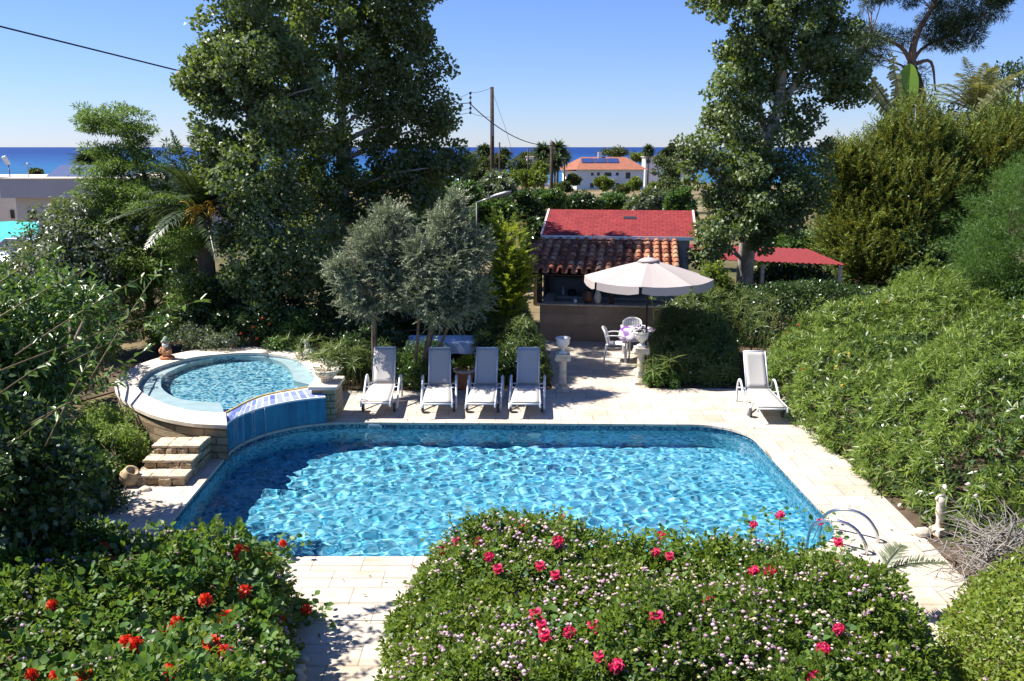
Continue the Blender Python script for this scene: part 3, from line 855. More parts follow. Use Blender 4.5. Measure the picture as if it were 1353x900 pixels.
for k in range(8):                                   # a separate valance flap for each side
    mb = MB(); rows_ = vs[rows * m:]
    top = [Vector(rows_[(k * 4 + j) % m]) for j in range(5)]
    top[0] = top[0].lerp(top[1], .14); top[4] = top[4].lerp(top[3], .14)
    bot = [p + Vector((p.x, p.y, 0)).normalized() * .012 + Vector((0, 0, -.17 + (.02 if j in (0, 4) else 0) + random.uniform(-.008, .008))) for j, p in enumerate(top)]
    top = [p * 1.003 for p in top]
    mb.add(top + bot, [(j + 1, j, 5 + j, 6 + j) for j in range(4)])
    v_ = mb.build("valance", M['parasol'], um); so = v_.modifiers.new("thick", 'SOLIDIFY'); so.thickness = .004
mb = MB().lathe([(.26, zt - .045), (.20, zt + .0), (.10, zt + .035), (.02, zt + .05)], n=8); mb.build("vent_cap", M['parasol'], um)
MB().tube([(0, 0, .06), (0, 0, zt + .04)], .022, 10).build("pole", M['dark_wood'], um)
MB().ball((0, 0, zt + .065), .025).build("finial", M['white_paint'], um)
MB().lathe([(.26, .0), (.26, .05), (.06, .08), (.05, .30), (.0, .30)], n=24).build("base", M['old_white'], um)
for k in range(8):
    a = a0 + k * math.pi / 4
    MB().tube([(.03 * math.cos(a), .03 * math.sin(a), zt - .06), (R_ * .985 * math.cos(a), R_ * .985 * math.sin(a), ze - .015)], .008, 6).build("rib", M['grey_metal'], um)

# ---------------------------------------------------------------- outdoor kitchen shelter
KO = gr(713, 449.5); KR = math.radians(-8)
kt = thing("outdoor_kitchen", "open outdoor kitchen with a stone counter under a roof of clay barrel tiles", "shelter", (KO.x, KO.y, 0), KR)
MB().box((1.84, .14, .475), (3.68, .28, .95)).box((.14, 1.2, .475), (.28, 1.84, .95)).build("counter_wall", M['counter_stone'], kt)
MB().box((1.84, .12, .972), (3.78, .40, .045)).build("counter_top", M['tread'], kt, bevel=.008)
def kp(name, mb, mat, **k): return mb.build(name, mat, kt, **k)
for x, y in ((-.02, .10), (1.86, .16), (3.60, .10), (-.02, 2.1)):
    kp("post", MB().box((x, y, 1.44 if y < 1 else 1.1), (.13, .13, .90 if y < 1 else 2.2)), M['dark_wood'])
kp("back_wall", MB().box((1.80, 2.32, 1.1), (3.9, .12, 2.2)), plain("grey_plaster", (.20, .20, .21), .9, .1, var=.15))
kp("beam", MB().box((1.60, -.06, 1.86), (4.0, .12, .12)), M['dark_wood'])
for k in range(9):
    x = -.25 + k * .47
    a, b = Vector((x, -.42, 1.83)), Vector((x, 2.3, 2.33))
    mb = MB(); mb.box(((a + b) / 2), (.07, (b - a).length, .09), rx=math.atan2(b.z - a.z, b.y - a.y)); kp("rafter", mb, M['dark_wood'])
kp("shelf", MB().box((1.8, 2.14, 1.42), (3.3, .22, .04)), M['dark_wood'])
kp("worktop", MB().box((1.85, 1.95, .88), (3.4, .62, .06)).box((1.85, 2.0, .44), (3.3, .5, .82)), plain("pale_worktop", (.45, .45, .47), .5, .4))
# barrel tiles: covers and pans, row by row
M['barrel_tile'] = mat_rnd("clay_barrel_tile", [(0, (.20, .07, .045)), (.3, (.38, .145, .075)), (.6, (.48, .21, .115)), (.85, (.54, .29, .17)), (1, (.26, .16, .12))], .85, .2)
TW, TL = .245, .37
RX0, RX1 = -.42, 3.62
ra, rb = Vector((0, -.52, 1.88)), Vector((0, 2.28, 2.42)); rdir = (rb - ra).normalized(); rn = Vector((0, -rdir.z, rdir.y)); rlen = (rb - ra).length
mb = MB(); nrow = int(rlen / TL) + 1; ncol = int((RX1 - RX0) / TW)
for i in range(nrow):
    for j in range(ncol):
        for cover in (0, 1):
            x = RX0 + (j + .5 + .5 * cover) * TW
            s0 = i * TL - .03; s1 = min(rlen, s0 + TL + .05)
            r0, r1 = (.086, .072) if cover else (.09, .09)
            z0, z1 = (.052, .028) if cover else (.02, .0)
            ax = random.uniform(-.006, .006); vs = []; n = 7
            for s_, r_, z_ in ((s0, r0, z0), (s1, r1, z1)):
                for k in range(n):
                    a = math.pi * (k / (n - 1)); ca, sa = math.cos(a), math.sin(a) * (1 if cover else -.6)
                    vs.append(ra + rdir * s_ + Vector((x + ax + ca * r_, 0, 0)) + rn * (z_ + sa * r_ + (0 if cover else .03)))
            base = len(vs); vs += [v - rn * .014 for v in vs[:n]]
            fs = [(k, k + 1, n + k + 1, n + k) for k in range(n - 1)] + [(base + k, base + k + 1, k + 1, k) for k in range(n - 1)]
            mb.add(vs, fs, True)
o = kp("tile_roof", mb, M['barrel_tile']); rnd_attr(o, 21)
MB().add([ra + Vector((RX0, 0, 0)) - rn * .06, ra + Vector((RX1, 0, 0)) - rn * .06, rb + Vector((RX1, 0, 0)) - rn * .06, rb + Vector((RX0, 0, 0)) - rn * .06,
          ra + Vector((RX0, 0, 0)) - rn * .085, ra + Vector((RX1, 0, 0)) - rn * .085, rb + Vector((RX1, 0, 0)) - rn * .085, rb + Vector((RX0, 0, 0)) - rn * .085],
         [(0, 1, 2, 3), (7, 6, 5, 4), (0, 4, 5, 1), (1, 5, 6, 2), (2, 6, 7, 3), (3, 7, 4, 0)]).build("roof_boards", M['dark_wood'], kt)
def kw(x, y, z): return Vector((KO.x, KO.y, 0)) + Matrix.Rotation(KR, 3, 'Z') @ Vector((x, y, z))
def counter_item(name, label, cat, x, prof, mat, y=.12, z=.996):
    o = MB().lathe(prof, n=20).build(name, mat); o.location = kw(x, y, z); return tag(o, label, cat)
counter_item("vase", "tall pale vase standing on the stone counter under the parasol edge", "vase", 1.50, [(.06, 0), (.085, .06), (.10, .16), (.085, .26), (.05, .31), (.065, .35), (.05, .34), (.0, .2)], M['old_white'])
counter_item("clay_jar", "dark brown clay jar beside the pale vase on the stone counter", "jar", 1.24, [(.08, 0), (.13, .1), (.14, .22), (.09, .30), (.10, .33), (.07, .32), (.0, .2)], plain("brown_jar", (.13, .06, .035), .5, .4), y=.16)
counter_item("mug", "small white mug alone on the counter left of the jar", "mug", .92, [(.035, 0), (.042, .01), (.042, .10), (.036, .10), (.034, .02), (0, .02)], M['white_paint'])
kit = [("saucepan", "dark steel saucepan on the back worktop", "pan", .7, [(.11, 0), (.12, .02), (.12, .14), (.11, .14), (.108, .02), (0, .02)], M['dark_metal']),
       ("soap_bottle", "white soap bottle standing at the back of the kitchen", "bottle", .45, [(.035, 0), (.035, .15), (.012, .19), (.012, .24), (.0, .24)], M['white_paint']),
       ("steel_pot", "wide steel pot with a lid on the back worktop", "pot", 1.6, [(.15, 0), (.16, .02), (.16, .18), (.165, .185), (.05, .22), (.02, .25), (0, .25)], M['steel'])]
for n_, l_, c_, x, pr, m_ in kit: counter_item(n_, l_, c_, x, pr, m_, 1.95, .912)

# shed behind with the red shingle roof
sh = thing("garden_shed", "low grey shed with a bright red shingle roof behind the outdoor kitchen", "shed", (KO.x, KO.y, 0), KR)
def mat_shingle():
    t = NT("red_shingle"); b = t.n("ShaderNodeTexBrick"); t.l(t.obj(), b.inputs["Vector"]); b.offset = .5
    b.inputs["Scale"].default_value = 1; b.inputs["Brick Width"].default_value = .22; b.inputs["Row Height"].default_value = .17; b.inputs["Mortar Size"].default_value = .010
    b.inputs["Color1"].default_value = (.20, .026, .029, 1); b.inputs["Color2"].default_value = (.26, .037, .036, 1); b.inputs["Mortar"].default_value = (.11, .015, .018, 1)
    f = t.ramp(t.noise(2.0, 7, .65).outputs[0], [(.3, (.80, .78, .78)), (.7, (1.1, 1.1, 1.1))])
    t.bsdf(t.mix(1.0, b.outputs[0], f.outputs[0], 'MULTIPLY'), .85, .2, 0, b.outputs["Fac"], -.4, .01); return t.m
M['shingle'] = mat_shingle()
x0, x1, y0, y1 = -.06, 3.93, 2.55, 6.0
MB().box(((x0 + x1) / 2, (y0 + y1) / 2, 1.25), (x1 - x0, y1 - y0, 2.5)).build("wall", plain("grey_violet_render", (.42, .40, .42), .9, .1, var=.1), sh)
def slab(mb, a, b, xa, xb, th):
    d = (b - a).normalized(); n_ = Vector((0, -d.z, d.y)) * th
    A = [Vector((xa, 0, 0)) + a, Vector((xb, 0, 0)) + a, Vector((xb, 0, 0)) + b, Vector((xa, 0, 0)) + b]
    return mb.add(A + [p - n_ for p in A], [(0, 1, 2, 3), (7, 6, 5, 4), (0, 4, 5, 1), (1, 5, 6, 2), (2, 6, 7, 3), (3, 7, 4, 0)])
rf = MB(); slab(rf, Vector((0, y0 - .22, 2.56)), Vector((0, 4.4, 3.14)), x0 - .15, x1 + .15, .05); slab(rf, Vector((0, y1 + .2, 2.5)), Vector((0, 4.402, 3.138)), x0 - .15, x1 + .15, -.05)
rfo = rf.build("roof", M['shingle'], sh)
MB().box(((x0 + x1) / 2, y0 - .235, 2.50), (x1 - x0 + .32, .03, .10)).build("fascia", M['white_paint'], sh)
bbm = plain("pinkish_barge_board", (.62, .45, .43), .7)
for x in (x0 - .16, x1 + .16):
    mb = MB(); slab(mb, Vector((0, y0 - .24, 2.575)), Vector((0, 4.4, 3.16)), x - .03, x + .03, .09); mb.build("barge_board", bbm, sh)
#( plain("pinkish_barge_board", (.62, .45, .43), .7), sh)
mb = MB(); slab(mb, Vector((0, 3.63, 2.94)), Vector((0, 3.82, 2.995)), 2.05, 2.42, .07); mb.build("vent", M['dark_metal'], sh)

# red metal lean-to on the right
RO = at(1118, 351, 27.5)
M['red_metal'] = plain("red_sheet_metal", (.17, .017, .016), .55, .35, var=.12)
rs = thing("red_canopy", "low red corrugated canopy half hidden behind the right poplar", "canopy", (RO.x, RO.y, 0))
mb = MB(); W = 4.3; n = 100; za, zb = RO.z, RO.z + .25
va = [(-W * k / n, 0 + .17 * W * k / n, za + .04 * W * k / n * .6 + .018 * math.sin(k * 1.57)) for k in range(n + 1)]
vb = [(-W * k / n - .5, 2.2 + .17 * W * k / n, zb + .04 * W * k / n * .6 + .018 * math.sin(k * 1.57)) for k in range(n + 1)]
mb.ribbon(va, vb); o = mb.build("roof", M['red_metal'], rs); so = o.modifiers.new("t", 'SOLIDIFY'); so.thickness = .02
mb = MB(); slab(mb, Vector((0, -.02, za + .0)), Vector((0, -.0, za - .10)), -.05, 0.0, .03)
for x, y in ((-.15, .08), (-2.4, .5), (-4.7, .9), (-.7, 2.1), (-4.9, 2.9)):
    MB().box((x, y, (za - .02) / 2), (.1, .1, za - .02)).build("post", M['old_white'], rs)

# ---------------------------------------------------------------- terracotta pot, covered table, small ornaments
pp = gr(614, 513)
pot = thing("terracotta_pot", "big terracotta pot with a pale rim between two loungers", "flower pot", (pp.x, pp.y, .002))
MB().lathe([(.14, 0), (.15, .02), (.20, .33), (.20, .36)], n=28).build("body", M['terracotta'], pot)
MB().lathe([(.205, .355), (.235, .37), (.24, .42), (.215, .43), (.19, .40), (.17, .34), (0, .34)], n=28).build("rim", plain("limed_rim", (.55, .46, .40), .8), pot)
ct = at(585, 440, 20.6)
cv = thing("garden_table", "long low garden table under the olive tree, draped in a white sheet", "table", (ct.x, ct.y, 0))
MB().box((0, 0, .62), (1.62, .72, .04)).build("tabletop", M['dark_wood'], cv)
for sx in (-1, 1):
    for sy in (-1, 1): MB().box((sx * .72, sy * .28, .3), (.06, .06, .6)).build("leg", M['dark_wood'], cv)
mb = MB(); nx, ny = 44, 22; vs = []
for i in range(nx + 1):
    for j in range(ny + 1):
        u, v = (i / nx * 2 - 1) * 1.08, (j / ny * 2 - 1) * .66
        ox, oy = max(0, abs(u) - .82), max(0, abs(v) - .37); dn = ox + oy
        x = math.copysign(min(abs(u), .82) + ox * .18, u); y = math.copysign(min(abs(v), .37) + oy * .18, v)
        f = .02 * math.sin(u * 13 + v * 4) * min(1, dn * 5); g_ = .02 * math.sin(v * 15 + u * 3) * min(1, dn * 5)
        vs.append((x + g_, y + f, .648 - dn * .95 + .008 * math.sin(u * 5) * math.sin(v * 7) + .006))
mb.add(vs, [(i * (ny + 1) + j, (i + 1) * (ny + 1) + j, (i + 1) * (ny + 1) + j + 1, i * (ny + 1) + j + 1) for i in range(nx) for j in range(ny)], True)
o = mb.build("white_sheet", plain("sky_shade_cotton", (.56, .66, .86), .9, .1, var=.25, scale=3)); o.location = (ct.x, ct.y, 0); tag(o, "white sheet, blue shade in its colour, thrown over the garden table beneath the olive tree", "sheet")  # white cotton; skylit shade put into the colour as pale blue

gn = gr(221, 474, SPA_Z)
g_ = thing("garden_gnome", "garden gnome figure with a green cap standing on the spa coping", "ornament", (gn.x, gn.y, SPA_Z), math.radians(-15))
g_terr = plain("gnome_coat", (.40, .20, .10), .7, var=.3, scale=20)
MB().lathe([(.15, 0), (.16, .02), (.15, .05), (.12, .06), (0, .06)], n=16).build("base", M['terracotta'], g_)
mb = MB().lathe([(.075, .05), (.10, .10), (.105, .19), (.085, .26), (.05, .30), (.0, .31)], n=16); mb.tube([(.085, -.02, .24), (.12, -.06, .18), (.07, -.11, .15)], [.035, .032, .028], 8); mb.tube([(-.085, -.02, .24), (-.12, -.06, .18), (-.07, -.11, .15)], [.035, .032, .028], 8)
mb.build("body", g_terr, g_)
MB().ball((0, -.01, .34), .065, 14, 10).ball((0, -.075, .335), .016).ball((-.062, 0, .34), .015).ball((.062, 0, .34), .015).build("head", plain("gnome_skin", (.55, .30, .22), .6), g_)
MB().lathe([(.0, .21), (.05, .24), (.068, .30), (.06, .335), (.0, .33)], (0, -.03, 0), n=14).build("beard", M['urn_white'], g_)
MB().lathe([(.085, .375), (.078, .40), (.06, .44), (.03, .48), (.0, .49)], n=14).build("cap", plain("gnome_cap", (.20, .26, .16), .7), g_)
fp = gr(409, 470, SPA_Z)
fr = thing("frog_ornament", "small white seated frog ornament on the spa coping near the pillar", "ornament", (fp.x, fp.y, SPA_Z), math.radians(-30))
MB().box((0, 0, .03), (.34, .2, .06)).ball((0, .0, .10), .09, sc=(1.4, .9, .8)).ball((-.06, 0, .19), .07, sc=(.8, .8, 1.2)).tube([(.09, -.05, .10), (.16, -.08, .05)], .03).tube([(.09, .05, .10), (.16, .08, .05)], .03).build("body", M['urn_white'], fr, bevel=.01)
MB().ball((-.06, -.01, .30), .06, sc=(1, 1.1, .9)).ball((-.085, -.04, .345), .018).ball((-.035, -.04, .345), .018).build("head", M['urn_white'], fr)
bw = thing("planter_bowl", "shallow cream stone bowl of straggling flowers on the spa pillar", "planter", (-3.50, 16.62, .672))
MB().lathe([(.12, 0), (.10, .04), (.12, .06)], n=24).build("foot", M['old_white'], bw)
MB().lathe([(.10, .055), (.17, .10), (.22, .18), (.245, .22), (.225, .23), (.19, .18), (0, .17)], n=32, wob=lambda a, z: 1 + .05 * math.cos(a * 10) * min(1, z * 5)).build("bowl", M['old_white'], bw)

# weathered torso statue at the hedge foot
sp_ = gr(1240, 706)
sta = thing("garden_statue", "small weathered white female torso statue at the foot of the right hedge", "statue", (sp_.x, sp_.y, 0), math.radians(15))
t = NT("weathered_marble"); nz = t.noise(6, 8, .7)
r = t.ramp(nz.outputs[0], [(.34, (.42, .25, .13)), (.47, (.66, .57, .46)), (.6, (.76, .72, .66))]); t.bsdf(r.outputs[0], .8, .3, 0, nz.outputs[0], .3, .02); M['statue'] = t.m
mb = MB(); n = 20
prof = [(.00, .085, .075, 0, 0), (.08, .075, .065, 0, 0), (.16, .085, .07, .01, 0), (.24, .11, .085, .015, 0), (.30, .12, .095, .01, 0), (.36, .10, .08, -.005, 0), (.41, .085, .068, -.015, 0), (.47, .10, .085, -.012, -.008), (.53, .115, .095, 0, -.014), (.58, .12, .08, .01, 0), (.62, .09, .06, .015, 0), (.645, .045, .045, .015, 0)]
vs = []
for z, rx_, ry_, ox, oy in prof:
    for k in range(n):
        a = 2 * math.pi * k / n; f = 1 + (.10 * math.exp(-((a - 4.35) / .35) ** 2) + .10 * math.exp(-((a - 5.07) / .35) ** 2) if .44 < z < .57 else 0)
        vs.append((ox + rx_ * f * math.cos(a), oy + ry_ * f * math.sin(a), z + .14))
mb.add(vs, [(i * n + k, i * n + (k + 1) % n, (i + 1) * n + (k + 1) % n, (i + 1) * n + k) for i in range(len(prof) - 1) for k in range(n)] + [tuple((len(prof) - 1) * n + k for k in range(n))], True)
mb.tube([(-.10, 0, .71), (-.135, .01, .66)], [.035, .03], 8).tube([(.12, 0, .72), (.15, .0, .67)], [.035, .028], 8)
mb.build("torso", M['statue'], sta)
MB().ball((.015, -.015, .865), .068, 12, 9, sc=(.88, 1, 1.2)).tube([(.015, 0, .77), (.015, -.005, .82)], [.045, .04], 8).ball((.02, .05, .88), .04).ball((.015, -.083, .86), .014).build("head", M['statue'], sta)
sta.scale = (.66, .66, .74)
MB().box((0, 0, .07), (.30, .26, .14), rz=.2).build("plinth", M['statue'], sta, bevel=.015)
rk = gr(1214, 706)
o = MB().ball((0, 0, .05), .09, 12, 8, sc=(1.2, 1, .75), jit=.12).build("boulder", M['statue']); o.location = (rk.x + .02, rk.y - .05, 0); tag(o, "pale rounded boulder lying beside the torso statue", "boulder")

# pool ladder rails
ld = thing("pool_ladder", "pair of curved stainless steel pool ladder rails at the near right corner", "ladder", (4.3, 10.7, 0))
dv = Vector((.78, -.62, 0)).normalized(); sd = Vector((-dv.y, dv.x, 0)) * -1
for off in (0, -.50):
    b = Vector((4.18, 10.78, 0)) + Vector((-.62, -.78, 0)).normalized() * -off * -1 * .9 if off else Vector((4.18, 10.78, 0))
    pts = open_spline([b - dv * .42 + Vector((0, 0, -.9)), b - dv * .42 + Vector((0, 0, -.1)), b - dv * .36 + Vector((0, 0, .20)), b - dv * .12 + Vector((0, 0, .34)), b + dv * .14 + Vector((0, 0, .32)), b + dv * .30 + Vector((0, 0, .16)), b + dv * .34 + Vector((0, 0, 0.0))], 6)
    ro = MB().tube(pts, .021, 10).build("handrail", M['steel'], ld, True)
# old clay jar and stones
jp = gr(167, 640)
o = MB().lathe([(.07, 0), (.13, .06), (.16, .15), (.13, .23), (.09, .26), (.105, .29), (.08, .28), (0, .15)], n=24).build("clay_pot", plain("pale_clay", (.44, .33, .20), .9, .1, var=.3, scale=7))
o.location = (jp.x, jp.y, 0); o.rotation_euler = (.2, .5, 0); tag(o, "pale old clay pot leaning at the foot of the steps", "clay pot")
stones = [(388, 893, .085), (396, 884, .06), (402, 872, .05), (384, 880, .055), (397, 897, .06), (205, 555, .10), (192, 648, .08)]
for i, (px, py, r_) in enumerate(stones):
    q = gr(px, py); o = MB().ball((0, 0, r_ * .5), r_, 10, 7, sc=(1.2, 1, .7), jit=.1).build("stone", M['old_white']); o.location = (q.x, q.y, -.03); o.rotation_euler = (0, 0, i)
    labs = ["largest pale stone at the edge of the near path", "pale stone just behind the largest path stone", "small pale stone farthest up the path edge", "pale stone tucked under the red geranium shrub", "pale stone nearest the viewer at the path edge", "pale stone below the spa coping by the bush", "pale stone beside the lowest spa step"]
    tag(o, labs[i], "stone", "pale garden stones")
# ================================================================ vegetation
def unit(a): return a / np.maximum(1e-9, np.linalg.norm(a, axis=-1, keepdims=True))
def rdirs(n, rng): return unit(rng.normal(size=(n, 3)))
def vnoise(P, freq, seed):
    r = np.random.default_rng(seed); out = np.zeros(len(P))
    for i in range(7):
        d = r.normal(size=P.shape[1]); d /= np.linalg.norm(d); f = freq * r.uniform(.6, 1.9)
        out += np.sin(P @ d * f + r.uniform(0, 6.28) + .8 * np.sin(P @ np.roll(d, 1) * f * .7))
    return out / 3.2
def npmesh(name, V, Q, mat, parent=None, rnd=None, smooth=False, k=4):
    off = np.zeros(3); q = parent
    while q is not None: off += np.array(q.location); q = q.parent
    V = (V - off).astype(np.float32)
    me = bpy.data.meshes.new(name); me.vertices.add(len(V)); me.vertices.foreach_set("co", V.ravel())
    me.loops.add(Q.size); me.loops.foreach_set("vertex_index", Q.astype(np.int32).ravel())
    me.polygons.add(len(Q)); me.polygons.foreach_set("loop_start", np.arange(0, Q.size, k, dtype=np.int32))
    if smooth: me.polygons.foreach_set("use_smooth", np.ones(len(Q), bool))
    if rnd is not None:
        a = me.attributes.new("rnd", 'FLOAT', 'POINT'); a.data.foreach_set("value", rnd.astype(np.float32))
    me.update(calc_edges=True); me.materials.append(mat)
    o = bpy.data.objects.new(name, me)
    return link(o, parent)
def leaf_mesh(name, P, D, N, L, W, mat, parent, rng, fold=.22, broad=.45, six=False, rnd=None, droop=0.0):
    """one small folded blade per leaf"""
    n = len(P); D = unit(D); S = unit(np.cross(D, N)); U = np.cross(S, D)
    L = np.broadcast_to(L, n) * rng.uniform(.65, 1.25, n); W = np.broadcast_to(W, n) * rng.uniform(.7, 1.2, n)
    L = L[:, None]; W = W[:, None]
    r = rng.random(n) if rnd is None else np.clip(rnd + rng.normal(0, .12, n), 0, 1)
    tip = P + D * L - np.array([0, 0, 1.0]) * L * droop
    if not six:
        lft = P + D * L * broad + S * W / 2 + U * W * fold; rgt = P + D * L * broad - S * W / 2 + U * W * fold
        V = np.stack([P, rgt, tip, lft], 1).reshape(-1, 3); Q = np.arange(4 * n).reshape(n, 4)
        return npmesh(name, V, Q, mat, parent, np.repeat(r, 4))
    l1 = P + D * L * .28 + S * W * .46 + U * W * fold; r1 = P + D * L * .28 - S * W * .46 + U * W * fold
    l2 = P + D * L * .66 + S * W * .38 + U * W * fold * .8 - np.array([0, 0, 1.0]) * L * droop * .4; r2 = P + D * L * .66 - S * W * .38 + U * W * fold * .8 - np.array([0, 0, 1.0]) * L * droop * .4
    V = np.stack([P, r1, r2, tip, l2, l1], 1).reshape(-1, 3); b = np.arange(n)[:, None] * 6
    Q = np.concatenate([b + np.array([[0, 1, 2, 3]]), b + np.array([[0, 3, 4, 5]])], 0)
    return npmesh(name, V, Q, mat, parent, np.repeat(r, 6))
def blob_px(px, py, rx, ry, Y, dy=None):
    c = at(px, py, Y); k = math.hypot(c.x, math.hypot(c.y, CAMZ - c.z)) * .97 / FPX
    return (c.x, c.y, c.z, rx * k, dy if dy is not None else (rx + ry) * .5 * k, ry * k)
def blob_cloud(B, n, rng, shell=.4, nz=.16, fq=1.3, keep=.5):
    B = np.array(B, float); w = (B[:, 3] * B[:, 4] + B[:, 4] * B[:, 5] + B[:, 3] * B[:, 5]); w /= w.sum()
    P, N = [], []; got = 0
    while got < n:
        m = int((n - got) * 1.5) + 50
        i = rng.choice(len(B), m, p=w); d = rdirs(m, rng)
        rad = 1 - shell * rng.random(m) ** 1.4
        p = B[i, :3] + d * B[i, 3:6] * (rad * (1 + nz * vnoise(d * 2.2 + B[i, :3], fq, 3)))[:, None]
        q = np.min(np.where(np.arange(len(B))[None] == i[:, None], 9, np.linalg.norm((p[:, None] - B[None, :, :3]) / B[None, :, 3:6], axis=2)), 1)
        ok = (q > keep) & (p[:, 2] > terrain(0, B[0, 1]) + .05)
        P.append(p[ok]); N.append(unit(d[ok] / B[i[ok], 3:6])); got += ok.sum()
    return np.concatenate(P)[:n], np.concatenate(N)[:n]
def clump_leaves(C, CN, R, n, rng, flat=.8):
    i = rng.choice(len(C), n, p=R ** 2 / (R ** 2).sum()); d = rdirs(n, rng)
    p = C[i] + d * (R[i] * (.25 + .75 * rng.random(n) ** .6))[:, None] * np.array([1, 1, flat])
    return p, unit(d * .8 + CN[i] * .7), i
def bez(a, b, c, n=6): return [a * (1 - t) ** 2 + b * 2 * t * (1 - t) + c * t * t for t in [i / n for i in range(n + 1)]]
def wood(trunks, C, k, rng, r_b=.04, mat=None, parent=None, upk=.45):
    """each trunk one part, its limbs running out to the leaf clumps"""
    mbs = [MB() for _ in trunks]
    for m_, (pts, r0, r1) in zip(mbs, trunks):
        pts = open_spline(pts, 4) if len(pts) > 2 else [Vector(p) for p in pts]
        n = len(pts); m_.tube(pts, [r0 * (1.25 if j == 0 else 1) + (r1 - r0) * j / (n - 1) for j in range(n)], 10)
    if k:
        allp = [(Vector(p), j, r0 + (r1 - r0) * min(1.0, q / max(1, 5 * (len(pts) - 1) if len(pts) > 2 else 8))) for j, (pts, r0, r1) in enumerate(trunks) for q, p in enumerate(open_spline(pts, 5) if len(pts) > 2 else [Vector(pts[0]).lerp(Vector(pts[1]), u / 8) for u in range(9)])]
        for i in rng.choice(len(C), min(k, len(C)), replace=False):
            c = Vector(C[i])
            best = min(allp, key=lambda t_: (t_[0] - c).length + max(0, t_[0].z - c.z + .25 * math.hypot(c.x - t_[0].x, c.y - t_[0].y)) * 2.0 + (0 if t_[0].z > .35 else 1.5))
            a = best[0]; d = (c - a).length
            mid = a.lerp(c, .5) + Vector((rng.normal(0, .06), rng.normal(0, .06), .12)) * d
            r = min(best[2] * .7, r_b * (.6 + .25 * d))
            mbs[best[1]].tube(bez(a, mid, c, 5), [r * (1 - .8 * j / 5) for j in range(6)], 5, caps=False)
    return [m_.build("trunk", mat, parent, True) for m_ in mbs]
def tree(name, label, cat, base, blobs, nc, rc, n, L, W, lm, bm=None, trunks=None, limbs=24, group=None, seed=1, shell=.55, upn=.55, flat=.8, six=False, fold=.22, out=.6, down=.15, broad=.45, r_b=.04, nz=.2, keep=.45, flowers=None, droop=0.0, crown="crown"):
    rng = np.random.default_rng(seed)
    t = thing(name, label, cat, base, 0, group)
    C, CN = blob_cloud(blobs, nc, rng, shell, nz, keep=keep)
    R = rc * rng.uniform(.6, 1.4, nc)
    P, N, ci = clump_leaves(C, CN, R, n, rng, flat)
    tint = rng.random(nc)[ci]
    D = rdirs(n, rng) * .85 + N * out + np.array([0, 0, -down])
    NN = rdirs(n, rng) * .9 + N * .5 + np.array([0, 0, upn])
    leaf_mesh(crown, P, D, NN, L, W, lm, t, rng, six=six, fold=fold, broad=broad, rnd=tint * .35 + rng.random(n) * .65, droop=droop)
    if trunks: wood(trunks, C, limbs, rng, r_b, bm or M['bark'], t)
    return t, C, CN, P, N
def surf(poly, hfun, n, rng, eps=.04):
    P2 = np.array([(p[0], p[1]) for p in poly]); lo, hi = P2.min(0), P2.max(0); out = []; nn = []; got = 0
    while got < n:
        m = int((n - got) * 3) + 100
        q = lo + (hi - lo) * rng.random((m, 2)); q = q[inside(q, poly)]
        h = hfun(q); gx = (hfun(q + [eps, 0]) - h) / eps; gy = (hfun(q + [0, eps]) - h) / eps
        sl = np.minimum(np.sqrt(1 + gx * gx + gy * gy), 9.0); ok = rng.random(len(q)) < sl / 9.0
        N = unit(np.stack([-gx, -gy, np.ones_like(gx)], 1))
        out.append(np.column_stack([q, h])[ok]); nn.append(N[ok]); got += ok.sum()
    return np.concatenate(out)[:n], np.concatenate(nn)[:n]
def hedge_fun(poly, H, edge, amp, fq, seed, hf=None):
    pl = [tuple(p[:2]) for p in poly]
    def f(q):
        d = poly_dist(q, pl); d = np.where(inside(q, pl), d, 0)
        e = edge * (1 + .35 * vnoise(q, 2.2, seed + 5))
        base = H if hf is None else hf(q)
        return base * (1 - np.exp(-np.maximum(0, d) / np.maximum(.03, e))) * (1 + amp * vnoise(q, fq, seed)) + .05 * vnoise(q, fq * 3.7, seed + 1)
    return f
def hedge_leaves(name, poly, hf, n, L, W, mat, parent, rng, depth=.10, out=.5, upn=.5, six=False, fold=.25, down=0.1, broad=.45, droop=0.0, fq=1.4):
    P, N = surf(poly, hf, n, rng)
    dp = rng.exponential(depth, n); zlow = P[:, 2].copy()
    P = P - N * dp[:, None] + rng.normal(0, .025, (n, 3)); P[:, 2] = np.maximum(P[:, 2], .03)
    tint = .5 + .35 * vnoise(P, 1.1, 77)
    D = rdirs(n, rng) * .7 + N * out + np.array([0, 0, -down]); NN = rdirs(n, rng) * .7 + N * .5 + np.array([0, 0, upn])
    return leaf_mesh(name, P, D, NN, L, W, mat, parent, rng, six=six, fold=fold, broad=broad, rnd=np.clip(tint, 0, 1) * .5 + rng.random(n) * .5, droop=droop), P, N
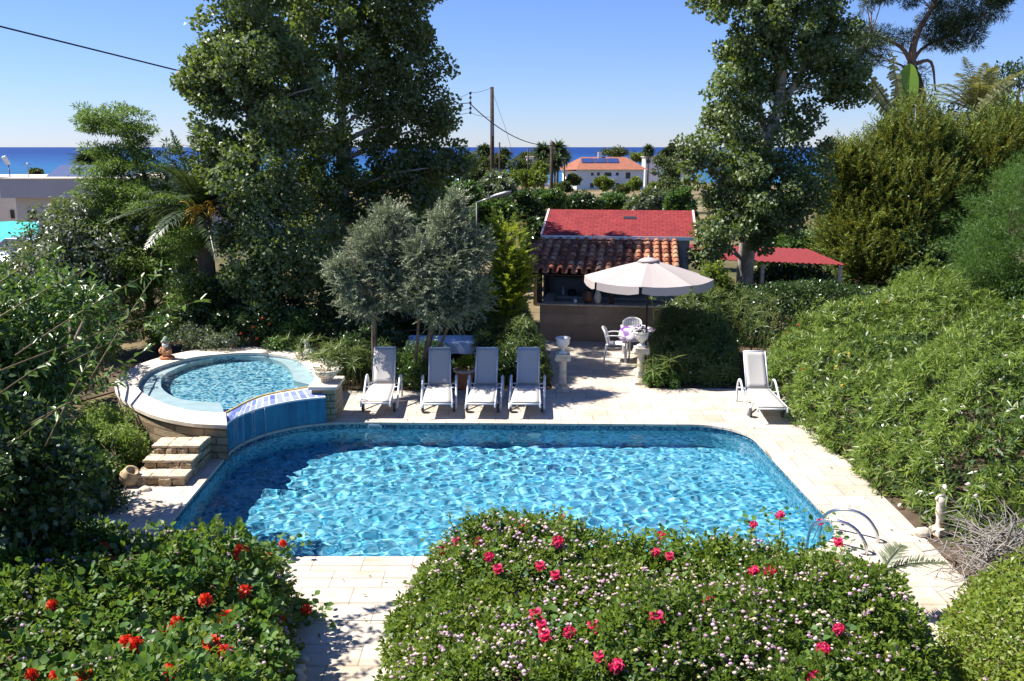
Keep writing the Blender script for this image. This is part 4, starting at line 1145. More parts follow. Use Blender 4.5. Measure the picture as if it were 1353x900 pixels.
def hedge_clumps(name, poly, hf, nc, per, rad, L, W, mat, parent, rng, lift=.10, deep=.10, out=.55, upn=.5, six=False, fold=.25, down=.1, droop=0.0, view=None):
    """foliage gathered on shoots of uneven length, with dark gaps between them"""
    C, CN = surf(poly, hf, nc, rng)
    if view is not None: m = view(C); C, CN = C[m], CN[m]
    nc = len(C); C = C + CN * (rng.uniform(-deep, lift, nc) + .5 * lift * vnoise(C, 5.0, 9))[:, None]
    n = nc * per; i = np.repeat(np.arange(nc), per); d = rdirs(n, rng)
    P = C[i] + d * (rad * rng.uniform(.6, 1.3, nc))[i][:, None] * rng.uniform(.25, 1, (n, 1)); P[:, 2] = np.maximum(P[:, 2], .02)
    tint = np.clip(.5 + .4 * vnoise(C, 1.1, 77) + rng.normal(0, .22, nc), 0, 1)[i]
    D = d * .9 + CN[i] * out + np.array([0, 0, -down]); NN = rdirs(n, rng) * .6 + CN[i] * .5 + np.array([0, 0, upn])
    leaf_mesh(name, P, D, NN, L, W, mat, parent, rng, six=six, fold=fold, rnd=tint * .65 + rng.random(n) * .35, droop=droop)
    return C, CN
def rosettes(name, P, A, m, L, W, mat, parent, rng, lo=15, hi=75, droop=.12, broad=.45, fold=.2):
    """shoots whose narrow leaves radiate round the tip"""
    n = len(P); A = unit(A); T = unit(np.cross(A, rdirs(n, rng))); Bq = np.cross(A, T)
    A, T, Bq, P0 = (np.repeat(x, m, 0) for x in (A, T, Bq, P))
    az = np.tile(np.arange(m) * 2.399, n) + rng.uniform(0, 6.28, n).repeat(m); el = np.radians(rng.uniform(lo, hi, n * m))
    D = (T * np.cos(az)[:, None] + Bq * np.sin(az)[:, None]) * np.cos(el)[:, None] + A * np.sin(el)[:, None]
    P1 = P0 - A * (rng.random(n * m)[:, None] * .06)
    NN = A * .8 - D * .2 + rdirs(n * m, rng) * .25
    return leaf_mesh(name, P1, D, NN, L, W, mat, parent, rng, droop=droop, broad=broad, fold=fold, rnd=np.repeat(rng.random(n), m) * .5 + rng.random(n * m) * .5)
def frond_mesh(name, fronds, mat, parent, rng, leaflets=60, L=.5, W=.03, hang=.3, mul=1):
    """fronds: list of (start, dir, length, sag) -> each frond one part"""
    obs = []
    for (p, d, ln, sag) in fronds:
        p = np.array(p, float); d = unit(np.array(d, float)); t = np.linspace(.12, 1, leaflets)
        up = np.array([0, 0, 1.0])
        rach = lambda u: p + d * ln * u[:, None] - up * (sag * ln * u ** 2)[:, None]
        R0 = rach(t); tg = unit(rach(t + .01) - R0); side = unit(np.cross(tg, up)); nv = np.cross(side, tg)
        Ls = L * np.sin(np.pi * np.clip(t * .85 + .15, 0, 1)) ** .6 * (1 - .3 * t)
        PP, DD, NN, LL = [], [], [], []
        for s in (-1, 1):
            PP.append(R0); DD.append(side * s * .8 + tg * .65 + nv * .25 - up * hang + rng.normal(0, .10, R0.shape)); NN.append(nv); LL.append(Ls)
        rb = rach(np.linspace(0, 1, 10)); mb = MB()
        o = leaf_mesh(name, np.concatenate(PP), np.concatenate(DD), np.concatenate(NN), np.concatenate(LL), W, mat, parent, rng, fold=.3, broad=.3, droop=.12)
        # the rachis: a thin rod in the same mesh
        off = np.array(parent.location)
        mb.tube([Vector(q - off) for q in rb], [.02 * (1 - .8 * k / 9) + .004 for k in range(10)], 5)
        me2 = bpy.data.meshes.new("r"); me2.from_pydata([tuple(v) for v in mb.v], [], mb.f); bmj = bmesh.new(); bmj.from_mesh(o.data); bmj.from_mesh(me2); bmj.to_mesh(o.data); bmj.free(); bpy.data.meshes.remove(me2)
        obs.append(o)
    return obs

LM = {}
LM['poplar'] = mat_leaf("poplar_leaf", [(0, (.035, .062, .015)), (.5, (.090, .140, .032)), (1, (.22, .27, .09))], (.15, .20, .10), .45, .35, .30)
LM['olive'] = mat_leaf("olive_leaf", [(0, (.10, .135, .065)), (.5, (.19, .23, .12)), (1, (.30, .33, .20))], (.30, .33, .22), .5, .4, .2, (.22, .27, .13))
LM['lantana'] = mat_leaf("lantana_leaf", [(0, (.040, .078, .012)), (.5, (.088, .145, .018)), (1, (.18, .24, .03))], None, .5, .3, .32, (.24, .36, .03))
LM['geranium'] = mat_leaf("geranium_leaf", [(0, (.04, .10, .022)), (.5, (.075, .155, .032)), (1, (.13, .22, .05))], None, .5, .4, .3, (.2, .36, .05))
LM['oleander'] = mat_leaf("narrow_hedge_leaf", [(0, (.058, .105, .016)), (.5, (.125, .190, .026)), (1, (.23, .29, .045))], None, .42, .4, .3, (.22, .34, .06))
LM['golden'] = mat_leaf("golden_cypress_spray", [(0, (.026, .056, .015)), (.5, (.060, .112, .025)), (.78, (.135, .205, .038)), (1, (.26, .34, .058))], None, .6, .3, .25, (.30, .28, .03))
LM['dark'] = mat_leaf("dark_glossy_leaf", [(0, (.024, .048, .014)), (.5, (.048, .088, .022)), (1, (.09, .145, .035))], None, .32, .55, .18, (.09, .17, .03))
LM['citrus'] = mat_leaf("citrus_leaf", [(0, (.028, .065, .016)), (.55, (.060, .120, .026)), (1, (.14, .22, .045))], None, .33, .55, .25, (.17, .30, .04))
LM['grey'] = mat_leaf("grey_green_leaf", [(0, (.06, .10, .035)), (.5, (.105, .155, .055)), (1, (.18, .235, .09))], (.16, .19, .14), .35, .55, .2)
LM['acacia'] = mat_leaf("feathery_leaf", [(0, (.07, .125, .02)), (.5, (.12, .195, .03)), (1, (.20, .28, .05))], None, .5, .35, .35, (.20, .32, .06))
LM['jasmine'] = mat_leaf("bright_fine_leaf", [(0, (.09, .15, .028)), (.5, (.15, .23, .04)), (1, (.25, .33, .07))], None, .5, .35, .35, (.3, .42, .07))
LM['pine'] = mat_leaf("pine_needle", [(0, (.030, .052, .022)), (.5, (.050, .080, .032)), (1, (.08, .115, .045))], None, .5, .35, .15)
LM['fine'] = mat_leaf("fine_green_needle", [(0, (.045, .10, .018)), (.5, (.070, .145, .026)), (1, (.11, .20, .04))], None, .5, .35, .3, (.16, .28, .04))
LM['palm'] = mat_leaf("palm_leaflet", [(0, (.07, .09, .05)), (.5, (.12, .145, .08)), (1, (.19, .21, .12))], None, .4, .5, .25)
LM['palm_pale'] = mat_leaf("pale_palm_leaflet", [(0, (.12, .14, .07)), (.5, (.19, .21, .115)), (1, (.27, .28, .17))], None, .4, .5, .25)
LM['palm_dark'] = mat_leaf("dark_palm_leaflet", [(0, (.030, .050, .022)), (.5, (.05, .08, .035)), (1, (.08, .12, .05))], None, .4, .5, .2)
LM['yellowgreen'] = mat_leaf("yellow_green_spray", [(0, (.11, .17, .016)), (.5, (.18, .25, .022)), (1, (.27, .33, .03))], None, .5, .35, .35, (.38, .45, .04))
LM['limeleaf'] = mat_leaf("lime_leaf", [(0, (.07, .12, .014)), (.5, (.13, .19, .02)), (1, (.22, .27, .03))], None, .45, .4, .35, (.32, .38, .04))
LM['cyperus'] = mat_leaf("umbrella_grass_blade", [(0, (.06, .10, .024)), (.5, (.11, .165, .038)), (1, (.20, .25, .07))], None, .45, .4, .3, (.26, .34, .08))
LM['dry'] = mat_leaf("dry_straw", [(0, (.26, .20, .11)), (.5, (.36, .29, .17)), (1, (.46, .39, .25))], None, .8, .2, .2)
LM['farbush'] = mat_leaf("far_shrub_leaf", [(0, (.04, .062, .022)), (.5, (.075, .105, .036)), (1, (.13, .155, .06))], None, .6, .25, .2)
LM['farlime'] = mat_leaf("far_bright_leaf", [(0, (.07, .11, .02)), (.5, (.12, .17, .03)), (1, (.18, .22, .05))], None, .6, .25, .25)
M['petal_red'] = mat_leaf("scarlet_petal", [(0, (.68, .03, .012)), (1, (.85, .09, .035))], None, .6, .25, .2, (.7, .05, .02))
M['petal_pink'] = mat_leaf("deep_pink_petal", [(0, (.62, .015, .09)), (1, (.82, .06, .18))], None, .6, .25, .2, (.7, .05, .12))
M['petal_lantana'] = mat_leaf("pale_lantana_petal", [(0, (.50, .27, .46)), (.4, (.60, .42, .50)), (.7, (.62, .52, .45)), (1, (.60, .52, .27))], None, .7, .2, .25, (.7, .6, .55))
M['petal_white'] = mat_leaf("white_petal", [(0, (.70, .62, .55)), (1, (.78, .74, .66))], None, .7, .2, .25, (.7, .66, .6))
M['petal_yellow'] = mat_leaf("yellow_petal", [(0, (.70, .50, .08)), (1, (.75, .62, .20))], None, .7, .2, .25, (.7, .55, .1))
M['petal_orange'] = mat_leaf("orange_red_petal", [(0, (.62, .08, .02)), (1, (.70, .18, .05))], None, .7, .2, .25, (.7, .15, .05))

def flower_head(name, r, npet, mat, rng, flatness=.75, up=True):
    """a round flower head of many small petals (mesh data)"""
    d = rdirs(npet * 2, rng); d = d[d[:, 2] > -.25][:npet]; n = len(d)
    P = d * r * .55 * np.array([1, 1, flatness]); D = d * .5 + rdirs(n, rng) * .7; NN = d + rdirs(n, rng) * .3
    o = leaf_mesh(name, P, D, NN, r * .55, r * .55, mat, None, rng, fold=.1, broad=.6)
    c = MB().ball((0, 0, 0), r * .55, 8, 6, sc=(1, 1, flatness))
    me2 = bpy.data.meshes.new("c"); me2.from_pydata(c.v, [], c.f); bmj = bmesh.new(); bmj.from_mesh(o.data); bmj.from_mesh(me2); bmj.to_mesh(o.data); bmj.free(); bpy.data.meshes.remove(me2)
    me = o.data; bpy.data.objects.remove(o); return me
frng = np.random.default_rng(5)
FH_RED = [flower_head("flower_head", .056, 70, M['petal_red'], frng) for _ in range(3)]
FH_PINK = [flower_head("flower_head", .054, 60, M['petal_pink'], frng) for _ in range(3)]
FH_LAN = [flower_head("flower", .023, 12, M['petal_lantana'], frng) for _ in range(6)]
FH_LIT = {k: [flower_head("flower", .035, 8, M[k], frng) for _ in range(2)] for k in ('petal_white', 'petal_yellow', 'petal_orange', 'petal_red')}
def put_flower(mesh, p, parent, name, s=1.0, n=(0, 0, 1)):
    o = bpy.data.objects.new(name, mesh); link(o, parent)
    off = Vector((0, 0, 0)); q = parent
    while q is not None: off += q.location; q = q.parent
    o.location = Vector(p) - off; o.scale = (s,) * 3; o.rotation_euler = Vector(n).to_track_quat('Z', 'Y').to_euler()
    return o
def pixels(P):
    """photo pixels of points (to choose the flowers that show)"""
    d = P - np.array([0, 0, CAMZ]); zc = d[:, 1] * _c - d[:, 2] * _s; yc = d[:, 1] * _s + d[:, 2] * _c
    return 676.5 + FPX * d[:, 0] / zc, 450 - FPX * yc / zc
def ray_surface(px, py, hf, poly):
    """where the sight line of a pixel meets a hedge's surface"""
    for Y in np.arange(11.5, 5.2, -.02)[::-1] if False else np.arange(5.2, 22, .03):
        p = at(px, py, Y); q = np.array([[p.x, p.y]])
        if p.z < 0: return Vector((p.x, p.y, 0.1))
        if inside(q, poly)[0] and p.z <= hf(q)[0] + .02: return p
    return p

# ---------------------------------------------------------------- foreground: lantana hedge
LP = [(-.92, 9.62), (-1.12, 8.2), (-1.02, 6.6), (-.8, 5.2), (3.2, 5.2), (3.5, 6.5), (3.85, 7.6), (3.9, 8.5), (3.55, 9.1), (2.2, 9.5), (.6, 9.6)][::-1]
lh = hedge_fun(LP, .86, .17, .13, 2.1, 21)
lan = thing("lantana_hedge", "broad lantana hedge covered in tiny pale pink flowers between pool and viewer", "hedge", (1.8, 7.6, 0))
rng = np.random.default_rng(101)
hedge_leaves("inner_foliage", LP, lh, 26000, .06, .036, LM['dark'], lan, rng, depth=.2)  # older, darker leaves inside; shade of the gaps put into their colour
hedge_clumps("foliage", LP, lh, 6600, 16, .062, .056, .034, LM['lantana'], lan, rng, lift=.14, deep=.14)
# sprays standing above the outline, over the pool
def sprays(parent, poly, hf, spots, rng, mat, L, W, hmin=.12, hmax=.38, per=26, name="shoot"):
    PP, DD, NN = [], [], []; mb = MB()
    for (x, y) in spots:
        h0 = hf(np.array([[x, y]]))[0]; ln = rng.uniform(hmin, hmax); lean = rng.normal(0, .3, 2)
        a = Vector((x, y, h0 - .12)); b = Vector((x + lean[0] * ln, y + lean[1] * ln, h0 + ln))
        mb.tube([a, a.lerp(b, .5) + Vector((rng.normal(0, .01), rng.normal(0, .01), .02)), b], [.006, .005, .003], 4)
        for k in range(per):
            t = rng.random() ** .8; p = a.lerp(b, t); d = rdirs(1, rng)[0]; d[2] = abs(d[2]) * .5
            PP.append(np.array(p)); DD.append(d); NN.append(np.array([0, 0, 1.0]) + rng.normal(0, .4, 3))
    leaf_mesh(name + "_leaves", np.array(PP), np.array(DD), np.array(NN), L, W, mat, parent, rng, fold=.25)
    mb.build("shoot_stems", M['green_twig'], parent, True)  # only the bare stems of the shoots, leaves apart
spots = [(rng.uniform(-.7, 4.0), 0) for _ in range(70)]
spots = [(x, (9.5 if x < 2.4 else 9.3 - (x - 2.4) * .45) - abs(rng.normal(0, .22))) for x, _ in spots]
sprays(lan, LP, lh, spots, rng, LM['lantana'], .055, .034)
S, SN = surf(LP, lh, 7000, rng); px, py = pixels(S); vis = (px > 490) & (px < 1290) & (py > 640) & (py < 905) & ((SN @ np.array([0, -.7, .7])) > -.1)
S, SN = S[vis], SN[vis]
order = np.argsort(S[:, 1]); near = order[:int(len(order) * .6)]
pick = rng.choice(near, 100, replace=False)
for j, i in enumerate(pick): put_flower(FH_LAN[j % 6], S[i] + SN[i] * .10, lan, "flower", rng.uniform(.85, 1.25), SN[i])
rest = np.setdiff1d(np.arange(len(S)), pick); w_ = np.exp(1.6 * vnoise(S[rest], 1.6, 31) + 1.1 * vnoise(S[rest], 6.0, 32)); rest = rng.choice(rest, min(len(rest), 1500), replace=False, p=w_ / w_.sum())
rest2 = rng.choice(rest, 700)
def ball_mass(name, P, r, mat, parent, rng):
    """many small round flower heads in one mesh"""
    b = MB().ball((0, 0, 0), 1.0, 7, 5, sc=(1, 1, .75), jit=.18); bv = np.array(b.v); quads = [f for f in b.f]
    n, k = len(P), len(bv); R = (r * rng.uniform(.6, 1.3, n))[:, None, None]
    V = (P[:, None] + bv[None] * R * (1 + rng.normal(0, .10, (n, k, 1)))).reshape(-1, 3)
    F = np.array([list(f) + [f[-1]] * (4 - len(f)) for f in quads])
    tri = np.array([f for f in quads if len(f) == 3]); qd = np.array([f for f in quads if len(f) == 4])
    off = (np.arange(n) * k)[:, None, None]; Q = (qd[None] + off).reshape(-1, 4); T_ = (tri[None] + off).reshape(-1, 3)
    o = npmesh(name, V, Q, mat, parent, np.repeat(rng.random(n), k)); me = o.data
    bmj = bmesh.new(); bmj.from_mesh(me); bmj.verts.ensure_lookup_table()
    for t_ in T_: bmj.faces.new([bmj.verts[i] for i in t_])
    bmj.to_mesh(me); bmj.free(); o["kind"] = "stuff"; return o
def flower_mass(name, P, N, r, mat, parent, rng, npet=9):
    n = len(P); T = unit(np.cross(N, rdirs(n, rng))); Bq = np.cross(N, T); d = rdirs(npet, rng); d[:, 2] = abs(d[:, 2])
    Pr, Nr, Tr, Br = (np.repeat(x, npet, 0) for x in (P, N, T, Bq)); dd = np.tile(d, (n, 1)); R = np.repeat(r * rng.uniform(.7, 1.25, n), npet)[:, None]
    W_ = Tr * dd[:, :1] + Br * dd[:, 1:2] + Nr * dd[:, 2:]
    o = leaf_mesh(name, Pr + W_ * R * .45 - 0 * Nr, rdirs(n * npet, rng) * .8 + W_ * .2, W_, R[:, 0] * 1.0, R[:, 0] * .9, mat, parent, rng, fold=.05, broad=.5, rnd=np.repeat(rng.random(n), npet))
    o["kind"] = "stuff"; return o
fp_ = S[rest] + SN[rest] * rng.uniform(.06, .14, (len(rest), 1)); fp_ = np.concatenate([fp_, S[rest2] + SN[rest2] * .10 + rng.normal(0, .03, (700, 3))])
ball_mass("flower_mass", fp_, .0165, M['petal_lantana'], lan, rng)
# deep pink geraniums growing up through it
pink = [(604, 716), (588, 728), (632, 716), (676, 694), (646, 736), (658, 752), (690, 700), (737, 716), (742, 695), (734, 760), (714, 748), (708, 812), (716, 826), (720, 840), (752, 836), (785, 829), (792, 868), (814, 880), (866, 730), (885, 735), (873, 717), (867, 776), (868, 817), (935, 793), (938, 779), (1030, 690), (996, 754), (1018, 755), (1083, 700), (1104, 749), (1107, 727), (1108, 831), (1087, 858), (1076, 896), (995, 704)]
gclumps = [[p for p in pink if p[0] < 700 and p[1] < 770], [p for p in pink if 700 <= p[0] < 760 and p[1] < 770], [p for p in pink if p[0] < 760 and p[1] >= 770], [p for p in pink if 760 <= p[0] < 830], [p for p in pink if 830 <= p[0] < 960 and p[1] < 770], [p for p in pink if 830 <= p[0] < 960 and p[1] >= 770], [p for p in pink if p[0] >= 960 and p[1] < 800], [p for p in pink if p[0] >= 960 and p[1] >= 800]]
glab = ["pink geranium at the hedge corner next to the path, over the pool edge", "pink geranium rising behind the middle of the lantana hedge", "pink geranium low in the left part of the lantana hedge", "pink geranium nearest the viewer in the lantana hedge", "pink geranium with three heads at the back of the lantana hedge", "pair of pink geranium heads deep in the lantana hedge's right half", "pink geranium by the pool ladder, tallest in the lantana hedge", "pink geranium at the bottom right of the lantana hedge"]
def geranium(name, label, heads, hf, poly, FH, group, rng, lift=.28, leaves=70, s=1.0):
    Ps = [ray_surface(px, py, hf, poly) for px, py in heads]
    c = sum(Ps, Vector((0, 0, 0))) / len(Ps); t = thing(name, label, "geranium", (c.x, c.y, 0), 0, group)
    LPs, LD, LN = [], [], []; mb = MB()
    for p in Ps:
        vd = (Vector((0, 0, CAMZ)) - p).normalized(); tip = p + vd * lift
        root = p + Vector((rng.normal(0, .08), rng.normal(0, .08), -.25)); mb.tube(bez(root, p.lerp(root, .5) + vd * .03, tip, 4), [.006, .006, .005, .005, .004], 5)
        put_flower(FH[int(rng.integers(len(FH)))], tip, t, "flower_head", s * rng.uniform(.75, 1.15), (vd + Vector((0, 0, .8))).normalized())
        for k in range(leaves // len(Ps) + 8):
            q = np.array(p) + rng.normal(0, 1, 3) * np.array([.13, .13, .06]) + np.array(vd) * rng.uniform(0, .07); d = rdirs(1, rng)[0]; d[2] *= .3
            LPs.append(q); LD.append(d); LN.append(np.array([0, -.3, 1.0]) + rng.normal(0, .35, 3))
    leaf_mesh("leaves", np.array(LPs), np.array(LD), np.array(LN), .075, .085, LM['geranium'], t, rng, six=True, fold=.12)
    mb.build("sprays", M['green_twig'], t, True)  # the flower stalks, without leaves
for hs, lab in zip(gclumps, glab):
    if hs: geranium("pink_geranium", lab, hs, lh, LP, FH_PINK, "pink geraniums in the lantana hedge", rng, s=1.15)

# ---------------------------------------------------------------- foreground: red geranium shrub on the left
GP = [(-6.9, 9.5), (-6.9, 5.2), (-1.75, 5.2), (-1.92, 6.8), (-2.18, 8.0), (-2.45, 9.05), (-3.0, 9.45), (-4.2, 9.6), (-5.6, 9.7)]
gh = hedge_fun(GP, .94, .18, .15, 1.5, 41)
ger = thing("mixed_flower_shrub", "dense leafy flower bed shrub left of the path, starred with small white flowers", "shrub", (-4.2, 7.5, 0))
rng = np.random.default_rng(202)
hedge_leaves("inner_foliage", GP, gh, 16000, .06, .04, LM['dark'], ger, rng, depth=.2)  # inner leaves darker than the outer, gap shade held in the colour
hedge_clumps("foliage", GP, gh, 3600, 14, .07, .06, .04, LM['lantana'], ger, rng, lift=.17, deep=.15)
hedge_clumps("broad_foliage", GP, gh, 900, 13, .10, .078, .082, LM['geranium'], ger, rng, lift=.16, deep=.02, six=True, fold=.12)
sp = [(rng.uniform(-5.6, -2.5), 9.4 - abs(rng.normal(0, .3))) for _ in range(45)]
sprays(ger, GP, gh, sp, rng, LM['lantana'], .055, .034, .08, .3)
S, SN = surf(GP, gh, 1600, rng); px, py = pixels(S); vis = (px > -10) & (px < 420) & (py > 640) & (py < 905)
S, SN = S[vis], SN[vis]; ii = rng.permutation(len(S))[:420]
for j, i in enumerate(ii[:90]): put_flower(FH_LAN[j % 6], S[i] + SN[i] * .12, ger, "flower", rng.uniform(.8, 1.25), SN[i])
ball_mass("flower_mass", S[ii[90:]] + SN[ii[90:]] * .12, .017, M['petal_lantana'], ger, rng)
red = [(151, 744), (180, 730), (137, 724), (318, 728), (345, 741), (357, 750), (374, 729), (271, 794), (323, 781), (299, 817), (69, 801), (233, 822), (217, 836), (178, 854), (166, 850), (228, 846), (279, 850), (296, 861), (367, 814), (405, 818), (41, 893), (74, 895), (110, 892), (225, 888)]
gr_c = [[p for p in red if p[0] < 200 and p[1] < 770], [p for p in red if p[0] >= 300 and p[1] < 770], [p for p in red if 200 < p[0] < 340 and 770 <= p[1] < 840], [p for p in red if 340 <= p[0] and p[1] >= 770], [p for p in red if 150 <= p[0] < 340 and p[1] >= 838], [p for p in red if p[0] < 150 and p[1] >= 770]]
gl = ["scarlet geranium farthest left beside the dark shrub, three heads", "scarlet geranium reaching over the near edge of the pool", "scarlet geranium in the middle of the left flower shrub", "scarlet geranium leaning out over the pale path", "scarlet geranium with paired heads at the front of the left shrub", "scarlet geranium in the bottom left corner of the flower shrub"]
for hs, lab in zip(gr_c, gl): geranium("red_geranium", lab, hs, gh, GP, FH_RED, "scarlet geraniums left of the path", rng, lift=.25, leaves=110, s=1.3)

# ---------------------------------------------------------------- right: the long hedge beside the deck
RP = [(5.66, 10.6), (6.6, 10.3), (9.5, 10.6), (15, 14), (15, 23), (9, 22.5), (7.4, 21.6), (5.6, 19.9), (5.22, 18.6), (5.32, 16.5), (5.38, 14), (5.48, 11.9)]
def rh_h(q):
    d = np.clip(q[:, 0] - 5.3, 0, 9); y = q[:, 1]
    return 1.15 + .55 * (1 - np.exp(-d / .9)) + .10 * np.clip(d - 1, 0, 6) + np.clip((12.5 - y) * .16, -.3, 0)
rh = hedge_fun(RP, 1.7, .20, .19, 1.75, 61, rh_h)
rhd = thing("clipped_hedge", "long bright green hedge of narrow leaves along the right side of the deck", "hedge", (9, 16, 0))
rng = np.random.default_rng(303)
RPv = [(5.66, 10.6), (6.6, 10.3), (9.2, 11.0), (12.0, 15), (14.5, 21), (14.5, 23), (9, 22.5), (7.4, 21.6), (5.6, 19.9), (5.22, 18.6), (5.32, 16.5), (5.38, 14), (5.48, 11.9)]
hedge_leaves("inner_foliage", RP, rh, 42000, .12, .04, LM['dark'], rhd, rng, depth=.25)  # dark inner leaves: the shade between shoots is in their colour
T, TN = surf(RPv, rh, 12000, rng)
T = T + TN * (rng.uniform(-.20, .14, len(T)) + .20 * vnoise(T, 2.6, 19) + .25 * (rng.random(len(T)) < .06) * rng.random(len(T)))[:, None]
keep_ = (vnoise(T, 1.5, 23) + .6 * vnoise(T, 4.0, 24) < .62) | (rng.random(len(T)) < .25); T, TN = T[keep_], TN[keep_]
rosettes("shoot_leaves", T, TN + np.array([0, 0, .5]) + rng.normal(0, .4, T.shape), 11, .155, .024, LM['oleander'], rhd, rng, -5, 70)
for (px_, py_, k) in [(1104, 465, 'petal_yellow'), (1112, 510, 'petal_yellow'), (1105, 485, 'petal_yellow'), (1139, 400, 'petal_yellow'), (1172, 398, 'petal_yellow'), (1142, 430, 'petal_yellow'), (1055, 430, 'petal_red'), (1040, 440, 'petal_red'), (1060, 489, 'petal_red'), (1122, 468, 'petal_yellow'), (1205, 368, 'petal_yellow'), (1048, 520, 'petal_white'), (1200, 520, 'petal_white'), (1190, 560, 'petal_white'), (1280, 640, 'petal_white'), (1322, 628, 'petal_white'), (1310, 420, 'petal_white'), (1330, 470, 'petal_white'), (1150, 540, 'petal_white'), (1085, 452, 'petal_white'), (1345, 640, 'petal_white'), (1290, 655, 'petal_white'), (1225, 500, 'petal_white'), (1060, 470, 'petal_white')]:
    p = ray_surface(px_, py_, rh, RP); vd = (Vector((0, 0, CAMZ)) - p).normalized()
    put_flower(FH_LIT[k][0], p + vd * .10, rhd, "flower", rng.uniform(.9, 1.5), vd)

sh_, shn = surf(RPv, rh, 130, rng); PP, DD, NN = [], [], []; mb = MB()
for a, n_ in zip(sh_, shn):
    ln = rng.uniform(.25, .6); d = unit(n_ * .5 + np.array([0, 0, 1.0]) + rng.normal(0, .35, 3)); b = a + d * ln; mb.tube([a - d * .1, (a + b) / 2 + rng.normal(0, .02, 3), b], [.007, .006, .003], 4, caps=False)
    for k in range(22):
        t_ = rng.uniform(.2, 1); PP.append(a + d * ln * t_); DD.append(rdirs(1, rng)[0] + d * .5); NN.append(np.array([0, -.3, 1.0]) + rng.normal(0, .4, 3))
leaf_mesh("shoot_leaves", np.array(PP), np.array(DD), np.array(NN), .13, .022, LM['oleander'], rhd, rng, droop=.15)
mb.build("shoot_stems", M['green_twig'], rhd, True)  # stems of the long shoots, their leaves are separate
# lime leaved shrub and dead branches, bottom right
VP = [(3.3, 5.2), (7.6, 5.2), (7.6, 10.0), (6.2, 10.2), (5.3, 9.7), (4.5, 8.8), (3.95, 7.6), (3.6, 6.5)]
vh = hedge_fun(VP, .82, .25, .15, 1.6, 71)
v_ = thing("lime_shrub", "yellow green small leaved shrub in the bottom right corner", "shrub", (6, 7.5, 0))
rng = np.random.default_rng(404)
hedge_leaves("foliage", VP, vh, 26000, .05, .032, LM['limeleaf'], v_, rng, depth=.10, down=.5, out=.3)
hedge_leaves("dark_foliage", VP, vh, 18000, .06, .036, LM['lantana'], v_, rng, depth=.18)
S, SN = surf(VP, vh, 40, rng)
for i in range(26): put_flower(FH_LAN[i % 6], S[i] + SN[i] * .04, v_, "flower", 1.2, SN[i])
db = at(1326, 762, 9.8)
dbt = thing("dead_branches", "heap of bare grey dead branches beside the pale statue", "branches", (db.x, db.y, 0))
M['deadwood'] = plain("grey_deadwood", (.27, .245, .22), .9, .1, var=.3, scale=12)
mb = MB()
for i in range(460):
    c = Vector((db.x + rng.normal(.05, .30), db.y + rng.normal(0, .28), max(.06, .34 + rng.normal(0, .18)))); d = Vector(rdirs(1, rng)[0]); d.z = d.z * .6 + .12; ln = rng.uniform(.2, .65)
    m_ = c + d * ln * .5 + Vector(rng.normal(0, .05, 3)); mb.tube([c, m_, c + d * ln + Vector(rng.normal(0, .05, 3))], [.008 * rng.uniform(.5, 1.2), .006, .002], 4, caps=False)
for a, b in (((1322, 735), (1353, 700)), ((1300, 745), (1330, 715)), ((1290, 770), (1325, 805)), ((1270, 760), (1300, 800)), ((1330, 720), (1340, 690))):
    pa, pb = at(*a, 9.7), at(*b, 9.5); mb.tube([pa, pa.lerp(pb, .5) + Vector((0, 0, .02)), pb], [.016, .013, .008], 5)
mb.build("dead_twigs", M['deadwood'], dbt, True)  # loose bare twigs and dead branches in one mesh
fpq = at(1175, 792, 9.0)
fpm = thing("young_palm", "small young palm with one fan of stiff leaflets rising from the lantana's right end", "palm", (fpq.x, fpq.y, 0))
frond_mesh("frond", [((fpq.x - .1, fpq.y, .55), (.9, .05, .30), .75, .22), ((fpq.x - .1, fpq.y, .55), (.5, .4, .5), .5, .25)], LM['palm'], fpm, rng, 30, .24, .022, 0.0)
MB().tube([(fpq.x - .1, fpq.y, 0), (fpq.x - .1, fpq.y, .58)], [.06, .04], 8).build("trunk", M['bark'], fpm, True)

# ---------------------------------------------------------------- left foreground: citrus with long shoots, dark shrub, bright bush by the steps
rng = np.random.default_rng(505)
cb = [blob_px(12, 470, 76, 85, 11.3), blob_px(95, 440, 55, 60, 17.5), blob_px(0, 560, 80, 80, 11.1), blob_px(66, 540, 42, 52, 11.7), blob_px(-60, 430, 90, 110, 11.3), blob_px(60, 400, 70, 50, 12.1), blob_px(125, 468, 26, 36, 17.6)]
ct_, C, CN, P, N = tree("citrus_tree", "dark lemon tree with long bare tipped shoots filling the left edge", "tree", (-6.3, 11.5, 0), cb, 300, .26, 21000, .11, .048, LM['citrus'], M['bark'],
    [([(-6.3, 11.5, 0), (-6.35, 11.5, .8), (-6.6, 11.5, 1.6), (-6.5, 11.6, 2.4)], .09, .03)], 30, seed=51, six=True, upn=.8, shell=.8, keep=.25, droop=.15)
PP, DD, NN = [], [], []; mb = MB()
